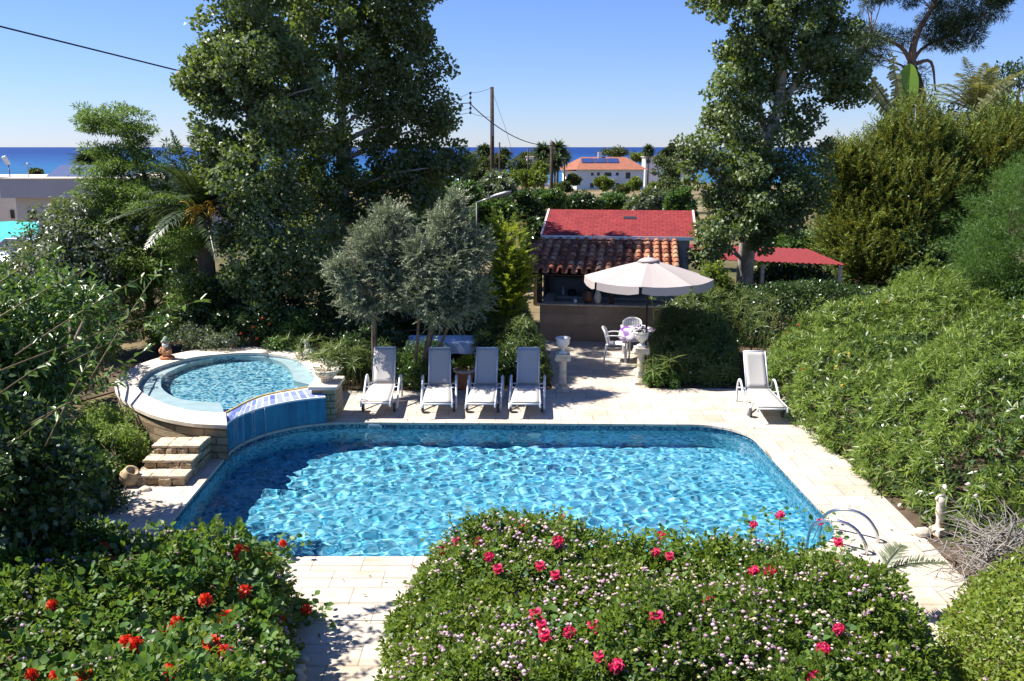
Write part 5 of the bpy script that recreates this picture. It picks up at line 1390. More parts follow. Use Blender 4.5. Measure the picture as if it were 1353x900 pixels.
for (a, Ya, b, Yb) in [((0, 490), 8.2, (266, 397), 9.6), ((10, 590), 8.2, (205, 455), 9.2), ((-10, 425), 8.0, (128, 352), 8.8), ((40, 560), 8.0, (170, 500), 8.6), ((20, 470), 8.3, (190, 365), 9.4), ((60, 590), 8.4, (150, 420), 9.0), ((-10, 380), 8.5, (80, 330), 9.4), ((90, 480), 9, (230, 420), 9.8), ((0, 520), 8, (110, 455), 8.4), ((120, 500), 9, (215, 350), 10)]:
    pa, pb = at(*a, Ya), at(*b, Yb); mid = pa.lerp(pb, .55) + Vector((0, 0, .06)); q = bez(pa, mid, pb, 10); mb.tube(q, [.009 - .0006 * k for k in range(11)], 5)
    for k in range(34):
        t = rng.random() ** .7; i = min(9, int(t * 10)); p = q[i].lerp(q[i + 1], t * 10 - i); d = rdirs(1, rng)[0] + np.array((pb - pa).normalized()) * .6; d[2] -= .15
        PP.append(np.array(p)); DD.append(d); NN.append(np.array([0, -.3, 1]) + rng.normal(0, .4, 3))
leaf_mesh("shoot_leaves", np.array(PP), np.array(DD), np.array(NN), .11, .042, LM['citrus'], ct_, rng, six=True, rnd=np.full(len(PP), .8), droop=.15)
mb.build("shoots", M['twig'], ct_, True)
tree("dark_shrub", "very dark broad leaved shrub in the lower left corner below the lemon tree", "shrub", (-4.9, 8.3, 0), [blob_px(30, 640, 80, 80, 8.6), blob_px(-40, 600, 90, 90, 8.6), blob_px(70, 690, 42, 40, 8.9), blob_px(20, 720, 70, 50, 8.5)], 150, .2, 11000, .085, .06, LM['dark'], M['bark'],
    [([(-4.9, 8.3, 0), (-4.9, 8.35, .9)], .05, .03)], 16, seed=52, shell=.7)
sb = gr(160, 655)
jt, C, CN, P, N = tree("jasmine_bush", "bright green fine leaved bush spilling beside the stone steps", "shrub", (sb.x, sb.y, 0), [blob_px(148, 608, 38, 40, 13.6), blob_px(142, 568, 38, 26, 14.6), blob_px(130, 640, 30, 28, 13.0), blob_px(176, 598, 16, 22, 13.9), blob_px(112, 600, 30, 36, 13.6)], 340, .15, 30000, .07, .026, LM['jasmine'], M['twig'],
    [([(sb.x - .2, sb.y + .4, 0), (sb.x - .25, sb.y + .5, .4)], .02, .012)], 8, seed=53, upn=.4, shell=.8, r_b=.015)
ii = np.random.default_rng(4).choice(len(C), 14, replace=False)
for i in ii: put_flower(FH_LIT['petal_white'][0], C[i] + CN[i] * .17, jt, "flower", .55, CN[i])
tree("ivy_mound", "dark ivy mound under the bright bush left of the lower deck", "shrub", (-5.9, 12.0, 0), [blob_px(105, 655, 42, 32, 12.0), blob_px(70, 610, 50, 50, 12.4), blob_px(150, 668, 18, 12, 12.0)], 120, .15, 7000, .06, .05, LM['dark'], M['twig'], [([(-5.9, 12, 0), (-5.9, 12, .4)], .03, .02)], 10, seed=54, r_b=.012)
# greyish glossy tree, feathery acacia, date palm, all left of the spa
gb = [blob_px(100, 320, 62, 40, 22.0), blob_px(60, 360, 60, 45, 21.5), blob_px(140, 370, 50, 50, 22.1), blob_px(20, 400, 60, 45, 21.1), blob_px(150, 310, 30, 22, 22.3), blob_px(95, 285, 40, 16, 22.3)]
tree("glossy_leaf_tree", "grey green glossy leaved tree in front of the turquoise awning", "tree", (-10.6, 22, 0), gb, 320, .32, 26000, .12, .055, LM['grey'], M['bark'], [([(-10.6, 22, 0), (-10.5, 22, 1.2), (-10.3, 22, 2.4)], .12, .05)], 34, seed=55, upn=.7, shell=.75, six=False, droop=.1)
ab = [blob_px(150, 158, 42, 22, 23.1), blob_px(178, 178, 22, 34, 23.1), blob_px(118, 148, 16, 12, 23.3), blob_px(202, 168, 14, 14, 23.0), blob_px(125, 165, 22, 9, 23.1), blob_px(205, 200, 28, 28, 23.0), blob_px(150, 215, 45, 24, 22.8), blob_px(185, 250, 60, 34, 22.8), blob_px(225, 235, 30, 30, 23.3), blob_px(150, 260, 50, 30, 22.5), blob_px(205, 310, 50, 40, 22.7), blob_px(170, 360, 45, 45, 22.1), blob_px(225, 380, 40, 45, 22.7), blob_px(195, 420, 45, 35, 22.1), blob_px(140, 300, 45, 34, 22.4), blob_px(245, 318, 34, 40, 20.9), blob_px(250, 395, 34, 34, 20.6), blob_px(215, 275, 44, 30, 21.6)]
tree("acacia_tree", "feathery light green acacia rising against the sky left of the spa", "tree", (-9.0, 22.5, 0), ab, 560, .24, 56000, .12, .028, LM['acacia'], M['bark'],
    [([(-9.0, 22.5, 0), at(190, 340, 22.6), at(200, 280, 22.8), at(192, 235, 23), at(160, 160, 23)], .12, .02), ([at(195, 330, 22.6), at(210, 270, 23), at(225, 215, 23)], .07, .015)], 46, seed=56, shell=.85, flat=.45, keep=.3, out=.9, r_b=.022)
dp = at(266, 278, 21.4)
dpt = thing("date_palm", "dark date palm with orange fruit stalks squeezed beside the left poplar", "palm", (dp.x, dp.y, 0))
MB().tube(open_spline([(dp.x, dp.y, 0), (dp.x + .05, dp.y, 1.5), (dp.x, dp.y, dp.z)], 6), [.24] * 4 + [.21] * 4 + [.19] * 5, 12).build("trunk", M['bark'], dpt, True)
fr_ = []
r5 = np.random.default_rng(57)
for k in range(40):
    a = k * 2.399; el = r5.uniform(-.05, 1.3); fr_.append(((dp.x, dp.y, dp.z), (math.cos(a) * math.cos(el), math.sin(a) * math.cos(el), math.sin(el)), r5.uniform(1.6, 2.3), r5.uniform(.25, .5)))
fr_ += [((dp.x, dp.y, dp.z), (-.95, -.2, .10), 2.2, .2), ((dp.x, dp.y, dp.z), (-.45, .1, 1.5), 2.2, .12), ((dp.x, dp.y, dp.z), (-.05, .2, 1.6), 2.4, .1)]
frond_mesh("frond", fr_, LM['palm_dark'], dpt, r5, 44, .42, .034, .25)
MM = plain("orange_date_stalk", (.62, .34, .03), .6, .3, var=.2)
for k in range(2):
    mb = MB()
    for j in range(26):
        a = Vector((dp.x + .1 + .35 * k, dp.y - .5, dp.z - .05 + .12 * k)); d = Vector((r5.normal(0, .35), r5.normal(-.5, .3), r5.normal(.15, .3))); mb.tube(bez(a, a + d * .35 + Vector((0, 0, .1)), a + d * .6 + Vector((0, 0, -.12)), 4), .009, 4)
    mb.build("fruit_stalk", MM, dpt, True)

# ---------------------------------------------------------------- poplars
def k_at(px, py, Y): return tuple(at(px, py, Y))
tree("poplar_tree", "tallest poplar with a pale bare trunk showing behind the olive trees", "tree", (at(456, 400, 25.5).x, 25.5, 0),
     [blob_px(470, 60, 95, 120, 25.5), blob_px(418, 70, 50, 90, 25), blob_px(400, -30, 60, 80, 25), blob_px(530, 100, 66, 100, 25.5), blob_px(450, -50, 105, 65, 25.5), blob_px(585, 215, 44, 42, 25.5), blob_px(480, 290, 62, 40, 25.2), blob_px(430, 235, 50, 45, 25.2), blob_px(550, 270, 44, 34, 25.5), blob_px(535, 225, 68, 55, 25.5), blob_px(585, 195, 26, 26, 25.5), blob_px(420, 190, 70, 70, 25.0), blob_px(540, 40, 45, 60, 25.5), blob_px(530, -40, 56, 60, 25.5), blob_px(570, 150, 30, 40, 25.5), blob_px(490, 250, 60, 35, 25.8), blob_px(400, 280, 60, 50, 25.0)],
     560, .32, 80000, .102, .092, LM['poplar'], M['pale_bark'], [([(at(456, 400, 25.5).x, 25.5, 0), k_at(456, 300, 25.5), k_at(453, 190, 25.5), k_at(450, 60, 25.5), k_at(452, -60, 25.5)], .19, .05), ([(at(436, 400, 25.5).x, 25.8, 0), k_at(434, 300, 25.8), k_at(424, 200, 25.8), k_at(405, 100, 25.7)], .10, .03)], 60, seed=61, shell=.8, down=.4, upn=.25, nz=.3)
tree("poplar_tree", "leafy poplar standing left of the pale trunked one, its foliage reaching low", "tree", (at(335, 420, 22).x, 22, 0),
     [blob_px(320, 55, 60, 85, 22), blob_px(285, 125, 48, 60, 22), blob_px(370, 130, 75, 95, 22), blob_px(330, -60, 80, 80, 22), blob_px(340, 250, 62, 66, 21.2), blob_px(372, 330, 56, 56, 20.8), blob_px(300, 195, 36, 50, 22), blob_px(262, 95, 26, 22, 22), blob_px(330, 365, 46, 42, 20.6), blob_px(415, 365, 36, 36, 20.9), blob_px(308, 300, 26, 38, 21.0)],
     450, .30, 62000, .095, .085, LM['poplar'], M['pale_bark'], [([(at(335, 420, 22).x, 22, 0), k_at(340, 300, 22), k_at(335, 180, 22), k_at(330, 40, 22), k_at(330, -90, 22)], .16, .04)], 55, seed=62, shell=.8, down=.4, upn=.25, nz=.3)
pb = gr(985, 409)
tree("poplar_tree", "poplar with a thick white trunk to the right of the red shed roof", "tree", (pb.x, pb.y, 0),
     [blob_px(1030, 45, 80, 95, 26), blob_px(1085, 60, 52, 62, 26), blob_px(985, 100, 48, 58, 26), blob_px(965, 170, 45, 42, 26), blob_px(925, 205, 22, 40, 25.6), blob_px(985, 235, 60, 58, 25.6), blob_px(1050, 190, 55, 55, 26), blob_px(950, 290, 44, 55, 25.4), blob_px(1015, 300, 58, 46, 25.4), blob_px(1050, -90, 90, 80, 26), blob_px(1118, 100, 26, 46, 26), blob_px(1060, 260, 40, 50, 25.6), blob_px(940, 335, 24, 26, 25.2), blob_px(960, -30, 40, 60, 26)],
     500, .32, 70000, .104, .094, LM['poplar'], M['pale_bark'], [([(pb.x, pb.y, 0), k_at(985, 350, pb.y), k_at(998, 260, 26), k_at(1012, 190, 26), k_at(1030, 130, 26), k_at(1040, 0, 26), k_at(1045, -120, 26)], .30, .06), ([k_at(1012, 195, 26), k_at(1000, 120, 26), k_at(985, 60, 26)], .11, .03), ([k_at(1030, 140, 26), k_at(1060, 95, 26.2), k_at(1085, 40, 26.2)], .11, .03)], 60, seed=63, shell=.8, down=.4, upn=.25, nz=.3)
# ---------------------------------------------------------------- olives and the golden conifer between them and the patio
ob = gr(572, 462)
def twigs(name, C, dr, ln, per, L, W, mat, parent, rng, side=.6, sag=.1, tip=.0, up=1.0):
    """leaves set in two rows along short twigs"""
    PP, DD, NN, RR = [], [], [], []; d = unit(dr); n = len(C); ln = ln * rng.uniform(.6, 1.3, n)[:, None]; base = rng.random(n)
    sd_ = unit(np.cross(d, rdirs(n, rng) * .5 + np.array([0, 0, 1.0])))
    for u in np.linspace(.05, 1, per):
        for s in (-1, 1):
            PP.append(C + d * u * ln - np.array([0, 0, sag]) * ln * u * u); DD.append(d * .8 + sd_ * s * side + rng.normal(0, .22, C.shape)); NN.append(np.array([0, 0, up]) + rng.normal(0, .6, C.shape)); RR.append(np.clip(base * .5 + rng.random(n) * .5 * (1 - tip) + tip * u * .6, 0, 1))
    return leaf_mesh(name, np.concatenate(PP), np.concatenate(DD), np.concatenate(NN), L, W, mat, parent, rng, rnd=np.concatenate(RR))
def twig_tree(name, label, cat, base, blobs, n, ln, per, L, W, lm, bm, trunks, limbs, seed, out=1.0, upd=.35, rnd_=.45, group=None, shell=.75, nz=.3, keep=.35, r_b=.018, **k):
    rng = np.random.default_rng(seed); t = thing(name, label, cat, base, 0, group)
    C, CN = blob_cloud(blobs, n, rng, shell, nz, keep=keep)
    dr = CN * out + np.array([0, 0, upd]) + rng.normal(0, rnd_, C.shape)
    twigs("crown", C - unit(dr) * ln * .5, dr, ln, per, L, W, lm, t, rng, **k)
    wood(trunks, C, limbs, rng, r_b, bm, t); return t
twig_tree("olive_tree", "silvery olive tree with several thin trunks behind the loungers", "tree", (ob.x, 18.7, 0),
     [blob_px(595, 345, 48, 46, 18.3), blob_px(560, 382, 38, 34, 18.0), blob_px(620, 385, 32, 36, 18.3), blob_px(590, 300, 34, 30, 18.5), blob_px(602, 268, 16, 20, 18.6), blob_px(556, 335, 28, 30, 18.1), blob_px(628, 325, 22, 26, 18.5), blob_px(585, 412, 40, 20, 18.0)],
     3000, .34, 13, .07, .017, LM['olive'], M['bark'], [([(ob.x, 18.7, 0), k_at(572, 425, 18.45), k_at(580, 360, 18.3), k_at(590, 290, 18.4)], .08, .02), ([(ob.x - .1, 18.75, 0), k_at(553, 425, 18.3), k_at(550, 380, 18.1)], .04, .015), ([(ob.x + .1, 18.72, 0), k_at(596, 420, 18.2), k_at(612, 360, 18.3)], .04, .015)], 60, 64)
twig_tree("olive_tree", "wider grey olive tree left of the silvery one, in front of the poplar trunk", "tree", (at(490, 440, 18.4).x, 18.75, 0),
     [blob_px(495, 325, 42, 36, 18.4), blob_px(465, 368, 34, 28, 18.2), blob_px(515, 290, 30, 26, 18.6), blob_px(522, 380, 30, 34, 18.2), blob_px(446, 352, 20, 18, 18.1), blob_px(480, 402, 34, 20, 18.1), blob_px(508, 345, 36, 36, 18.4)],
     2300, .34, 13, .07, .017, LM['olive'], M['bark'], [([(at(490, 440, 18.4).x, 18.75, 0), k_at(494, 400, 18.4), k_at(500, 340, 18.4)], .07, .02)], 46, 65)
yb = at(672, 430, 20.6)
yt = thing("yellow_conifer", "bright yellow green conifer with upright sprays between the olive and the patio", "conifer", (yb.x, 20.6, 0))
rng = np.random.default_rng(66)
C, CN = blob_cloud([blob_px(670, 352, 25, 56, 20.6), blob_px(666, 395, 26, 36, 20.5), blob_px(662, 315, 14, 26, 20.7), blob_px(684, 375, 14, 26, 20.5)], 760, rng, .8, .2, keep=.2)
ax = np.array([yb.x, 20.6]); dr = np.column_stack([C[:, :2] - ax, np.zeros(len(C))]); dr = unit(dr) * .75 + np.array([0, 0, .75]) + rng.normal(0, .2, C.shape)
PP, DD, NN = [], [], []
for u in np.linspace(0, 1, 11):
    for s in (-1, 1):
        d = unit(dr); sd_ = unit(np.cross(d, np.array([0, 0, 1.0]))); PP.append(C + d * u * .34 - np.array([0, 0, .08]) * u * u); DD.append(d * .8 + sd_ * s * .6 + rng.normal(0, .1, C.shape)); NN.append(np.array([0, 0, 1.0]) + rng.normal(0, .3, C.shape))
leaf_mesh("crown", np.concatenate(PP), np.concatenate(DD), np.concatenate(NN), .10, .028, LM['yellowgreen'], yt, rng)
MB().tube([(yb.x, 20.6, 0), tuple(at(670, 330, 20.6))], [.07, .02], 8).build("trunk", M['bark'], yt, True)

# ---------------------------------------------------------------- planting behind the loungers, round the patio and behind the spa
def tuft(name, label, cat, c, h, n, L, W, m, mat, seed, spread=.35, group=None, stem=True, drp=.12):
    """reeds: many thin stems, each with an umbrella of narrow blades"""
    r = np.random.default_rng(seed); t = thing(name, label, cat, (c[0], c[1], c[2] if len(c) > 2 else 0), 0, group)
    z0 = c[2] if len(c) > 2 else 0
    b = np.column_stack([c[0] + r.normal(0, spread * .45, n), c[1] + r.normal(0, spread * .45, n), np.full(n, z0)])
    lean = r.normal(0, .22, (n, 2)) + (b[:, :2] - np.array(c[:2])) * .5; hh = h * r.uniform(.6, 1.1, n)
    tp_ = b + np.column_stack([lean * hh[:, None], hh]); mb = MB()
    if stem:
        for i in range(n): mb.tube([b[i], (b[i] + tp_[i]) / 2 - np.append(lean[i] * .06, 0), tp_[i]], [.007, .006, .004], 4, caps=False)
        mb.build("sprays", M['green_twig'], t, True)  # reed stems alone, the blades follow
    rosettes("leaves", tp_, tp_ - b + r.normal(0, .1, b.shape), m, L, W, mat, t, r, -5, 45, drp)
    return t
def border(name, label, cat, pts, n, L, W, mat, seed, nc=90, rc=.16, group=None, **k):
    c = pts[0]; return tree(name, label, cat, (c[0], c[1] if len(c) > 1 else 0, 0), pts, nc, rc, n, L, W, mat, M['twig'], [([(c[0], c[1], 0), (c[0], c[1], max(.2, c[2]))], .03, .015)], 12, group=group, seed=seed, shell=.8, r_b=.014, **k)
G1 = "shrubs in the shaded border behind the loungers"
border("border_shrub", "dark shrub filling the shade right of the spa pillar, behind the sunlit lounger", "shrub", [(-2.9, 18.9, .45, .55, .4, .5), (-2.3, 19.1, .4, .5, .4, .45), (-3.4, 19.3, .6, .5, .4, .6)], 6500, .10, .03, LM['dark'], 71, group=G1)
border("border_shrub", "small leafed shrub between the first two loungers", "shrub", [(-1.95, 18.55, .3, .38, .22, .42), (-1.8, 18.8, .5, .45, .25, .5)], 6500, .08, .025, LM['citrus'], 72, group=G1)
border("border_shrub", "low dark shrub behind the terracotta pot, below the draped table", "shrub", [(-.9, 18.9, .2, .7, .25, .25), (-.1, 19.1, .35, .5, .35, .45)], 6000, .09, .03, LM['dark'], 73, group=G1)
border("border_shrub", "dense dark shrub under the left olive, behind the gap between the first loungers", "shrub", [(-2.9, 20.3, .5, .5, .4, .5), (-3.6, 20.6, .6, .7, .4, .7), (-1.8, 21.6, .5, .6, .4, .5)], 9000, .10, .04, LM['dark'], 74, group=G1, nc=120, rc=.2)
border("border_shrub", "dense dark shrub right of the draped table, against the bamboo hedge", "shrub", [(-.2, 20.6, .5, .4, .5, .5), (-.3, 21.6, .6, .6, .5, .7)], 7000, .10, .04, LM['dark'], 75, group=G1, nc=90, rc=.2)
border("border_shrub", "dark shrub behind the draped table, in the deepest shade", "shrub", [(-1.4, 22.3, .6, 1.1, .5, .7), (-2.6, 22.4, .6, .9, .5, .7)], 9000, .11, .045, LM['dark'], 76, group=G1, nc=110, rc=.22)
HP = [(-.1, 19.0), (.78, 18.75), (.72, 20.2), (.45, 22.3), (-1.0, 22.4), (-.9, 20.2)]
hh_ = hedge_fun(HP, 1.35, .25, .14, 1.5, 81, lambda q: 1.35 + np.clip((q[:, 1] - 19.2) * .2, -.15, .4))
hl = thing("bamboo_hedge", "dark bamboo like hedge on the left side of the patio entrance", "hedge", (.1, 20, 0))
rng = np.random.default_rng(82)
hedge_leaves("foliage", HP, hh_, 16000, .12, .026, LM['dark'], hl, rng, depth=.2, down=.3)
T, TN = surf(HP, hh_, 1000, rng); rosettes("shoot_leaves", T + TN * .06, TN + np.array([0, 0, .6]) + rng.normal(0, .3, T.shape), 9, .17, .018, LM['cyperus'], hl, rng, -10, 50)
HQ = [(2.95, 19.05), (4.75, 18.75), (4.95, 19.6), (5.1, 21.3), (4.9, 22.3), (3.75, 22.2), (3.25, 20.6)]
hq = hedge_fun(HQ, 1.35, .20, .24, 2.2, 91, lambda q: 1.0 + np.clip((q[:, 1] - 19.2) * .24, 0, .6))
hr = thing("patio_hedge", "thick dark hedge on the right side of the patio below the parasol", "hedge", (4, 20, 0))
rng = np.random.default_rng(92)
hedge_leaves("foliage", HQ, hq, 26000, .075, .045, LM['citrus'], hr, rng, depth=.16)
T, TN = surf(HQ, hq, 900, rng); rosettes("shoot_leaves", T + TN * .08, TN + np.array([0, 0, .7]) + rng.normal(0, .3, T.shape), 10, .2, .016, LM['cyperus'], hr, rng, -15, 40, .2)
T, TN = surf(HQ, hq, 60, rng)
for i in range(16): put_flower(FH_LIT['petal_white'][1], T[i] + TN[i] * .06, hr, "flower", 1.0, TN[i])
c = gr(868, 512)
tuft("spider_plant", "bright arching spiky plant in front of the half hidden pedestal", "plant", (c.x - .02, c.y + .12), .62, 26, .34, .022, 9, LM['cyperus'], 93, .3)
border("patio_shrub", "low bright green plant spilling over the deck at the hedge corner", "shrub", [(3.08, 18.75, .22, .2, .18, .22), (3.4, 18.72, .15, .25, .15, .16)], 2600, .06, .04, LM['geranium'], 94, nc=40, rc=.1)
for i, (px_, Y, h_, lab) in enumerate([(905, 21.6, 1.75, "clump of umbrella grass against the parasol pole, left of the poplar trunk"), (955, 21.2, 1.6, "clump of umbrella grass in front of the white poplar trunk"), (1005, 20.6, 1.5, "clump of umbrella grass between lounger and right hedge")]):
    q = at(px_, 400, Y); tuft("umbrella_grass", lab, "plant", (q.x, Y), h_, 34, .26, .018, 12, LM['cyperus'], 95 + i, .5, "umbrella grass clumps by the patio")
border("leafy_shrub", "light green leafy shrub between the shed and the white poplar trunk", "shrub", [blob_px(945, 375, 22, 26, 23.5), blob_px(962, 395, 20, 22, 23.4)], 5000, .09, .055, LM['limeleaf'], 98, nc=70)
hb = at(1085, 395, 23.5)
HB = [(hb.x - 2.3, 22.6), (hb.x + 2.6, 22.6), (hb.x + 2.8, 24.4), (hb.x - 2.3, 24.6)]
hbf = hedge_fun(HB, 1.5, .2, .06, 1.4, 99)
h3 = thing("trimmed_hedge", "low dark trimmed hedge in front of the red canopy", "hedge", (hb.x, 23.5, 0))
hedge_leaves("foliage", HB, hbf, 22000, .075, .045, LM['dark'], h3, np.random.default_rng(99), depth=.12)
# pot plant, planter flowers, urn flowers
pt = thing("potted_shrub", "small bright green upright shrub growing in the terracotta pot", "plant", (pp.x, pp.y, .36)); r6 = np.random.default_rng(110)
b_ = np.column_stack([pp.x + r6.normal(0, .07, 90), pp.y + r6.normal(0, .07, 90), .38 + r6.random(90) * .05]); rosettes("leaves", b_ + np.column_stack([r6.normal(0, .06, (90, 2)), r6.uniform(.02, .28, 90)]), np.tile([0, 0, 1.0], (90, 1)) + r6.normal(0, .25, (90, 3)), 12, .09, .016, LM['yellowgreen'], pt, r6, 25, 75)
def pot_flowers(name, label, c, r, seed, n=260, kind='petal_white', nf=16, trail=.25):
    rg = np.random.default_rng(seed); t = thing(name, label, "plant", c)
    d = rdirs(n, rg); d[:, 2] = abs(d[:, 2]) * .7 - .05; P_ = np.array(c) + d * r * rg.uniform(.3, 1.1, (n, 1)); P_[:, 2] -= np.maximum(0, np.hypot(d[:, 0], d[:, 1]) - .75) * trail
    leaf_mesh("leaves", P_, d + rdirs(n, rg) * .6, rdirs(n, rg) * .5 + np.array([0, 0, 1.0]), .055, .03, LM['grey'], t, rg)
    mb = MB()
    for i in range(24): mb.tube([Vector(c), Vector(P_[i])], [.004, .002], 4, caps=False)
    mb.build("sprays", M['twig'], t, True)  # thin stems running out to the leaves
    for i in range(nf): put_flower(FH_LIT[kind][i % 2], P_[i] + d[i] * .04, t, "flower", rg.uniform(.6, 1.1), d[i])
    return t
pot_flowers("straggling_flowers", "straggly pale flowers trailing from the stone bowl on the spa pillar", (-3.50, 16.62, .87), .30, 111, 300, nf=12)
pot_flowers("urn_flowers", "white and pale pink flowers in the hedge corner urn", (p2.x, p2.y, 1.14), .19, 112, 160, nf=20)
# behind the spa
G2 = "shrubs in the bed behind the spa"
border("flowering_shrub", "pale speckled shrub behind the gnome at the far left of the spa", "shrub", [blob_px(255, 445, 28, 18, 20.0), blob_px(290, 450, 28, 14, 19.8)], 4500, .055, .035, LM['grey'], 121, group=G2, nc=70)
hs_, C, CN, P, N = border("hibiscus_shrub", "hibiscus shrub with orange red flowers behind the middle of the spa", "shrub", [blob_px(330, 430, 34, 26, 20.2), blob_px(365, 420, 30, 24, 20.2), blob_px(300, 425, 22, 20, 20.3)], 6500, .085, .05, LM['dark'], 122, group=G2)
for q in ((347, 420), (356, 428), (318, 441), (335, 432), (308, 457), (340, 447)):
    put_flower(FH_LIT['petal_orange'][0], at(q[0], q[1], 19.75), hs_, "flower", 1.2, (0, -.8, .5))
border("mottled_shrub", "mottled pale green shrub behind the spa between hibiscus and reeds", "shrub", [blob_px(385, 435, 24, 24, 20.0), blob_px(372, 452, 20, 10, 19.7)], 4800, .06, .04, LM['geranium'], 123, group=G2, nc=70)
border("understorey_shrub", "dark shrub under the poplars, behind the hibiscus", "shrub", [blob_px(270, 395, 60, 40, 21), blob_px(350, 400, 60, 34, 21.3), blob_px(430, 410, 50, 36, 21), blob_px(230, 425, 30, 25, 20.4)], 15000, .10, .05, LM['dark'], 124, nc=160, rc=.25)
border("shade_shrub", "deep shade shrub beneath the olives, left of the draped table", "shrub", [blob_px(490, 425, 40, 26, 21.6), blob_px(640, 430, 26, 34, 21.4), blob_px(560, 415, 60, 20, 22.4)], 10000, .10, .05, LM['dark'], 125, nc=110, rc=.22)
for i, (px_, py_, Y, h_, lab) in enumerate([(420, 460, 18.9, .95, "tall clump of reed like umbrella grass behind the frog ornament"), (452, 470, 18.7, .85, "clump of umbrella grass hanging over the spa pillar's planter"), (470, 470, 19.6, .8, "clump of umbrella grass in shade right of the spa")]):
    q = at(px_, py_, Y); tuft("umbrella_grass", lab, "plant", (q.x, Y), h_, 40, .24, .018, 12, LM['cyperus'], 130 + i, .45, "umbrella grass clumps by the spa")

# ---------------------------------------------------------------- right background: golden cypresses, fine needled tree, banana, palm, pine
G3 = "golden cypress trees at the right"
for i, (bs, lab) in enumerate([([blob_px(1128, 235, 40, 55, 31.0), blob_px(1125, 310, 48, 60, 30.7), blob_px(1160, 270, 40, 70, 30.8), blob_px(1110, 215, 22, 26, 31.0), blob_px(1150, 350, 50, 40, 30.5)], "golden cypress touching the right poplar's crown"),
                              ([blob_px(1205, 190, 44, 52, 31.0), blob_px(1215, 270, 62, 70, 30.5), blob_px(1205, 340, 62, 55, 30.1), blob_px(1170, 190, 26, 34, 31.0), blob_px(1245, 215, 30, 45, 31.0)], "tallest golden cypress, below the banana leaves"),
                              ([blob_px(1310, 205, 48, 45, 31.0), blob_px(1300, 270, 50, 60, 30.7), blob_px(1350, 190, 40, 45, 31.0), blob_px(1280, 330, 46, 55, 30.1)], "golden cypress at the right edge under the palm")]):
    b = bs[1]
    twig_tree("golden_cypress", lab, "cypress", (b[0], b[1], 0), bs, 4200, .60, 12, .12, .036, LM['golden'], M['bark'], [([(b[0], b[1], 0), (b[0], b[1], b[2])], .12, .03)], 24, 140 + i, out=.8, upd=.75, rnd_=.35, group=G3, tip=.65, sag=-.1, nz=.35, shell=.6, r_b=.012)
tree("feathery_conifer", "fresh green fine needled conifer at the right edge above the hedge", "conifer", (at(1325, 300, 20.5).x, 20.5, 0), [blob_px(1330, 290, 48, 60, 20.5), blob_px(1310, 345, 50, 48, 20.2), blob_px(1365, 260, 40, 60, 20.6), blob_px(1345, 345, 45, 50, 20.2), blob_px(1290, 365, 28, 26, 20)], 420, .22, 42000, .12, .012, LM['fine'], M['bark'], [([(at(1325, 300, 20.5).x, 20.5, 0), tuple(at(1332, 330, 20.5))], .09, .02)], 36, seed=150, shell=.6, out=1.0, down=-.2, r_b=.02)
tree("dark_garden_tree", "dark round leaved tree low on the right edge, behind the narrow leaved hedge", "tree", (at(1335, 380, 21).x, 20.9, 0), [blob_px(1340, 385, 40, 34, 20.0), blob_px(1370, 410, 40, 40, 19.6)], 120, .2, 9000, .075, .05, LM['citrus'], M['bark'], [([(at(1335, 380, 21).x, 20.9, 0), tuple(at(1340, 385, 20.4))], .06, .03)], 12, seed=151)
tree("dark_background_tree", "dark tree mass behind the cypresses at the right edge below the sky", "tree", (at(1340, 130, 36).x, 36, 0), [blob_px(1350, 125, 42, 38, 36), blob_px(1330, 100, 16, 14, 36), blob_px(1260, 190, 60, 50, 36), blob_px(1180, 240, 60, 60, 36)], 200, .4, 17000, .13, .08, LM['dark'], M['bark'], [([(at(1340, 130, 36).x, 36, 0), tuple(at(1345, 130, 36))], .15, .05)], 26, seed=152)
# banana
bb = at(1195, 200, 33.0)
bt = thing("banana_plant", "banana plant with one broad bright leaf and tattered old ones above the cypresses", "banana plant", (bb.x, bb.y, 0))
MB().tube([(bb.x, bb.y, 0), (bb.x, bb.y, 2.5), tuple(at(1195, 150, 33.0))], [.17, .14, .07], 12).build("trunk", plain("banana_stem", (.16, .19, .07), .6), bt, True)
M['banana'] = mat_leaf("banana_leaf", [(0, (.10, .20, .03)), (1, (.16, .27, .05))], None, .4, .45, .4, (.3, .5, .06))
M['banana_old'] = mat_leaf("tattered_banana_leaf", [(0, (.13, .14, .06)), (.6, (.20, .21, .09)), (1, (.34, .30, .18))], None, .55, .35, .35, (.36, .36, .12))
def banana_leaf(a, b, w, mat, rng, tatter, bend):
    a, b = at(*a), at(*b); ax_ = b - a; n = 34; q = bez(a, a.lerp(b, .5) + bend, b, n); vs, fs = [], []
    side = ax_.cross(Vector((0, -1, .2))).normalized()
    for s in (-1, 1):
        for i in range(n):
            if tatter and rng.random() < .12: continue
            w0, w1 = (w * math.sin(math.pi * min(1, (.06 + .94 * j / n))) ** .55 for j in (i, i + 1))
            o_ = Vector((0, 0, -.12 * w * tatter)) + Vector(rng.normal(0, .10 * w * tatter, 3)); f = rng.uniform(.65, 1) if tatter else 1
            e0, e1 = q[i] + side * s * w0 * f + o_ + Vector((0, .25 * w0, 0)), q[i + 1].lerp(q[i], .06 if tatter else 0) + side * s * w1 * f + o_ + Vector((0, .25 * w1, 0))
            k = len(vs); vs += [q[i], q[i + 1], e1, e0]; fs.append((k, k + 1, k + 2, k + 3))
    m_ = MB().add(vs, fs); m_.tube(q, [.03 * (1 - .75 * j / n) for j in range(n + 1)], 6)
    o = m_.build("leaf", mat, bt, True); rnd_attr(o, 4); return o
rg = np.random.default_rng(160)
banana_leaf((1196, 150, 33), (1203, 84, 33), .42, M['banana'], rg, 0, Vector((.05, .1, .1)))
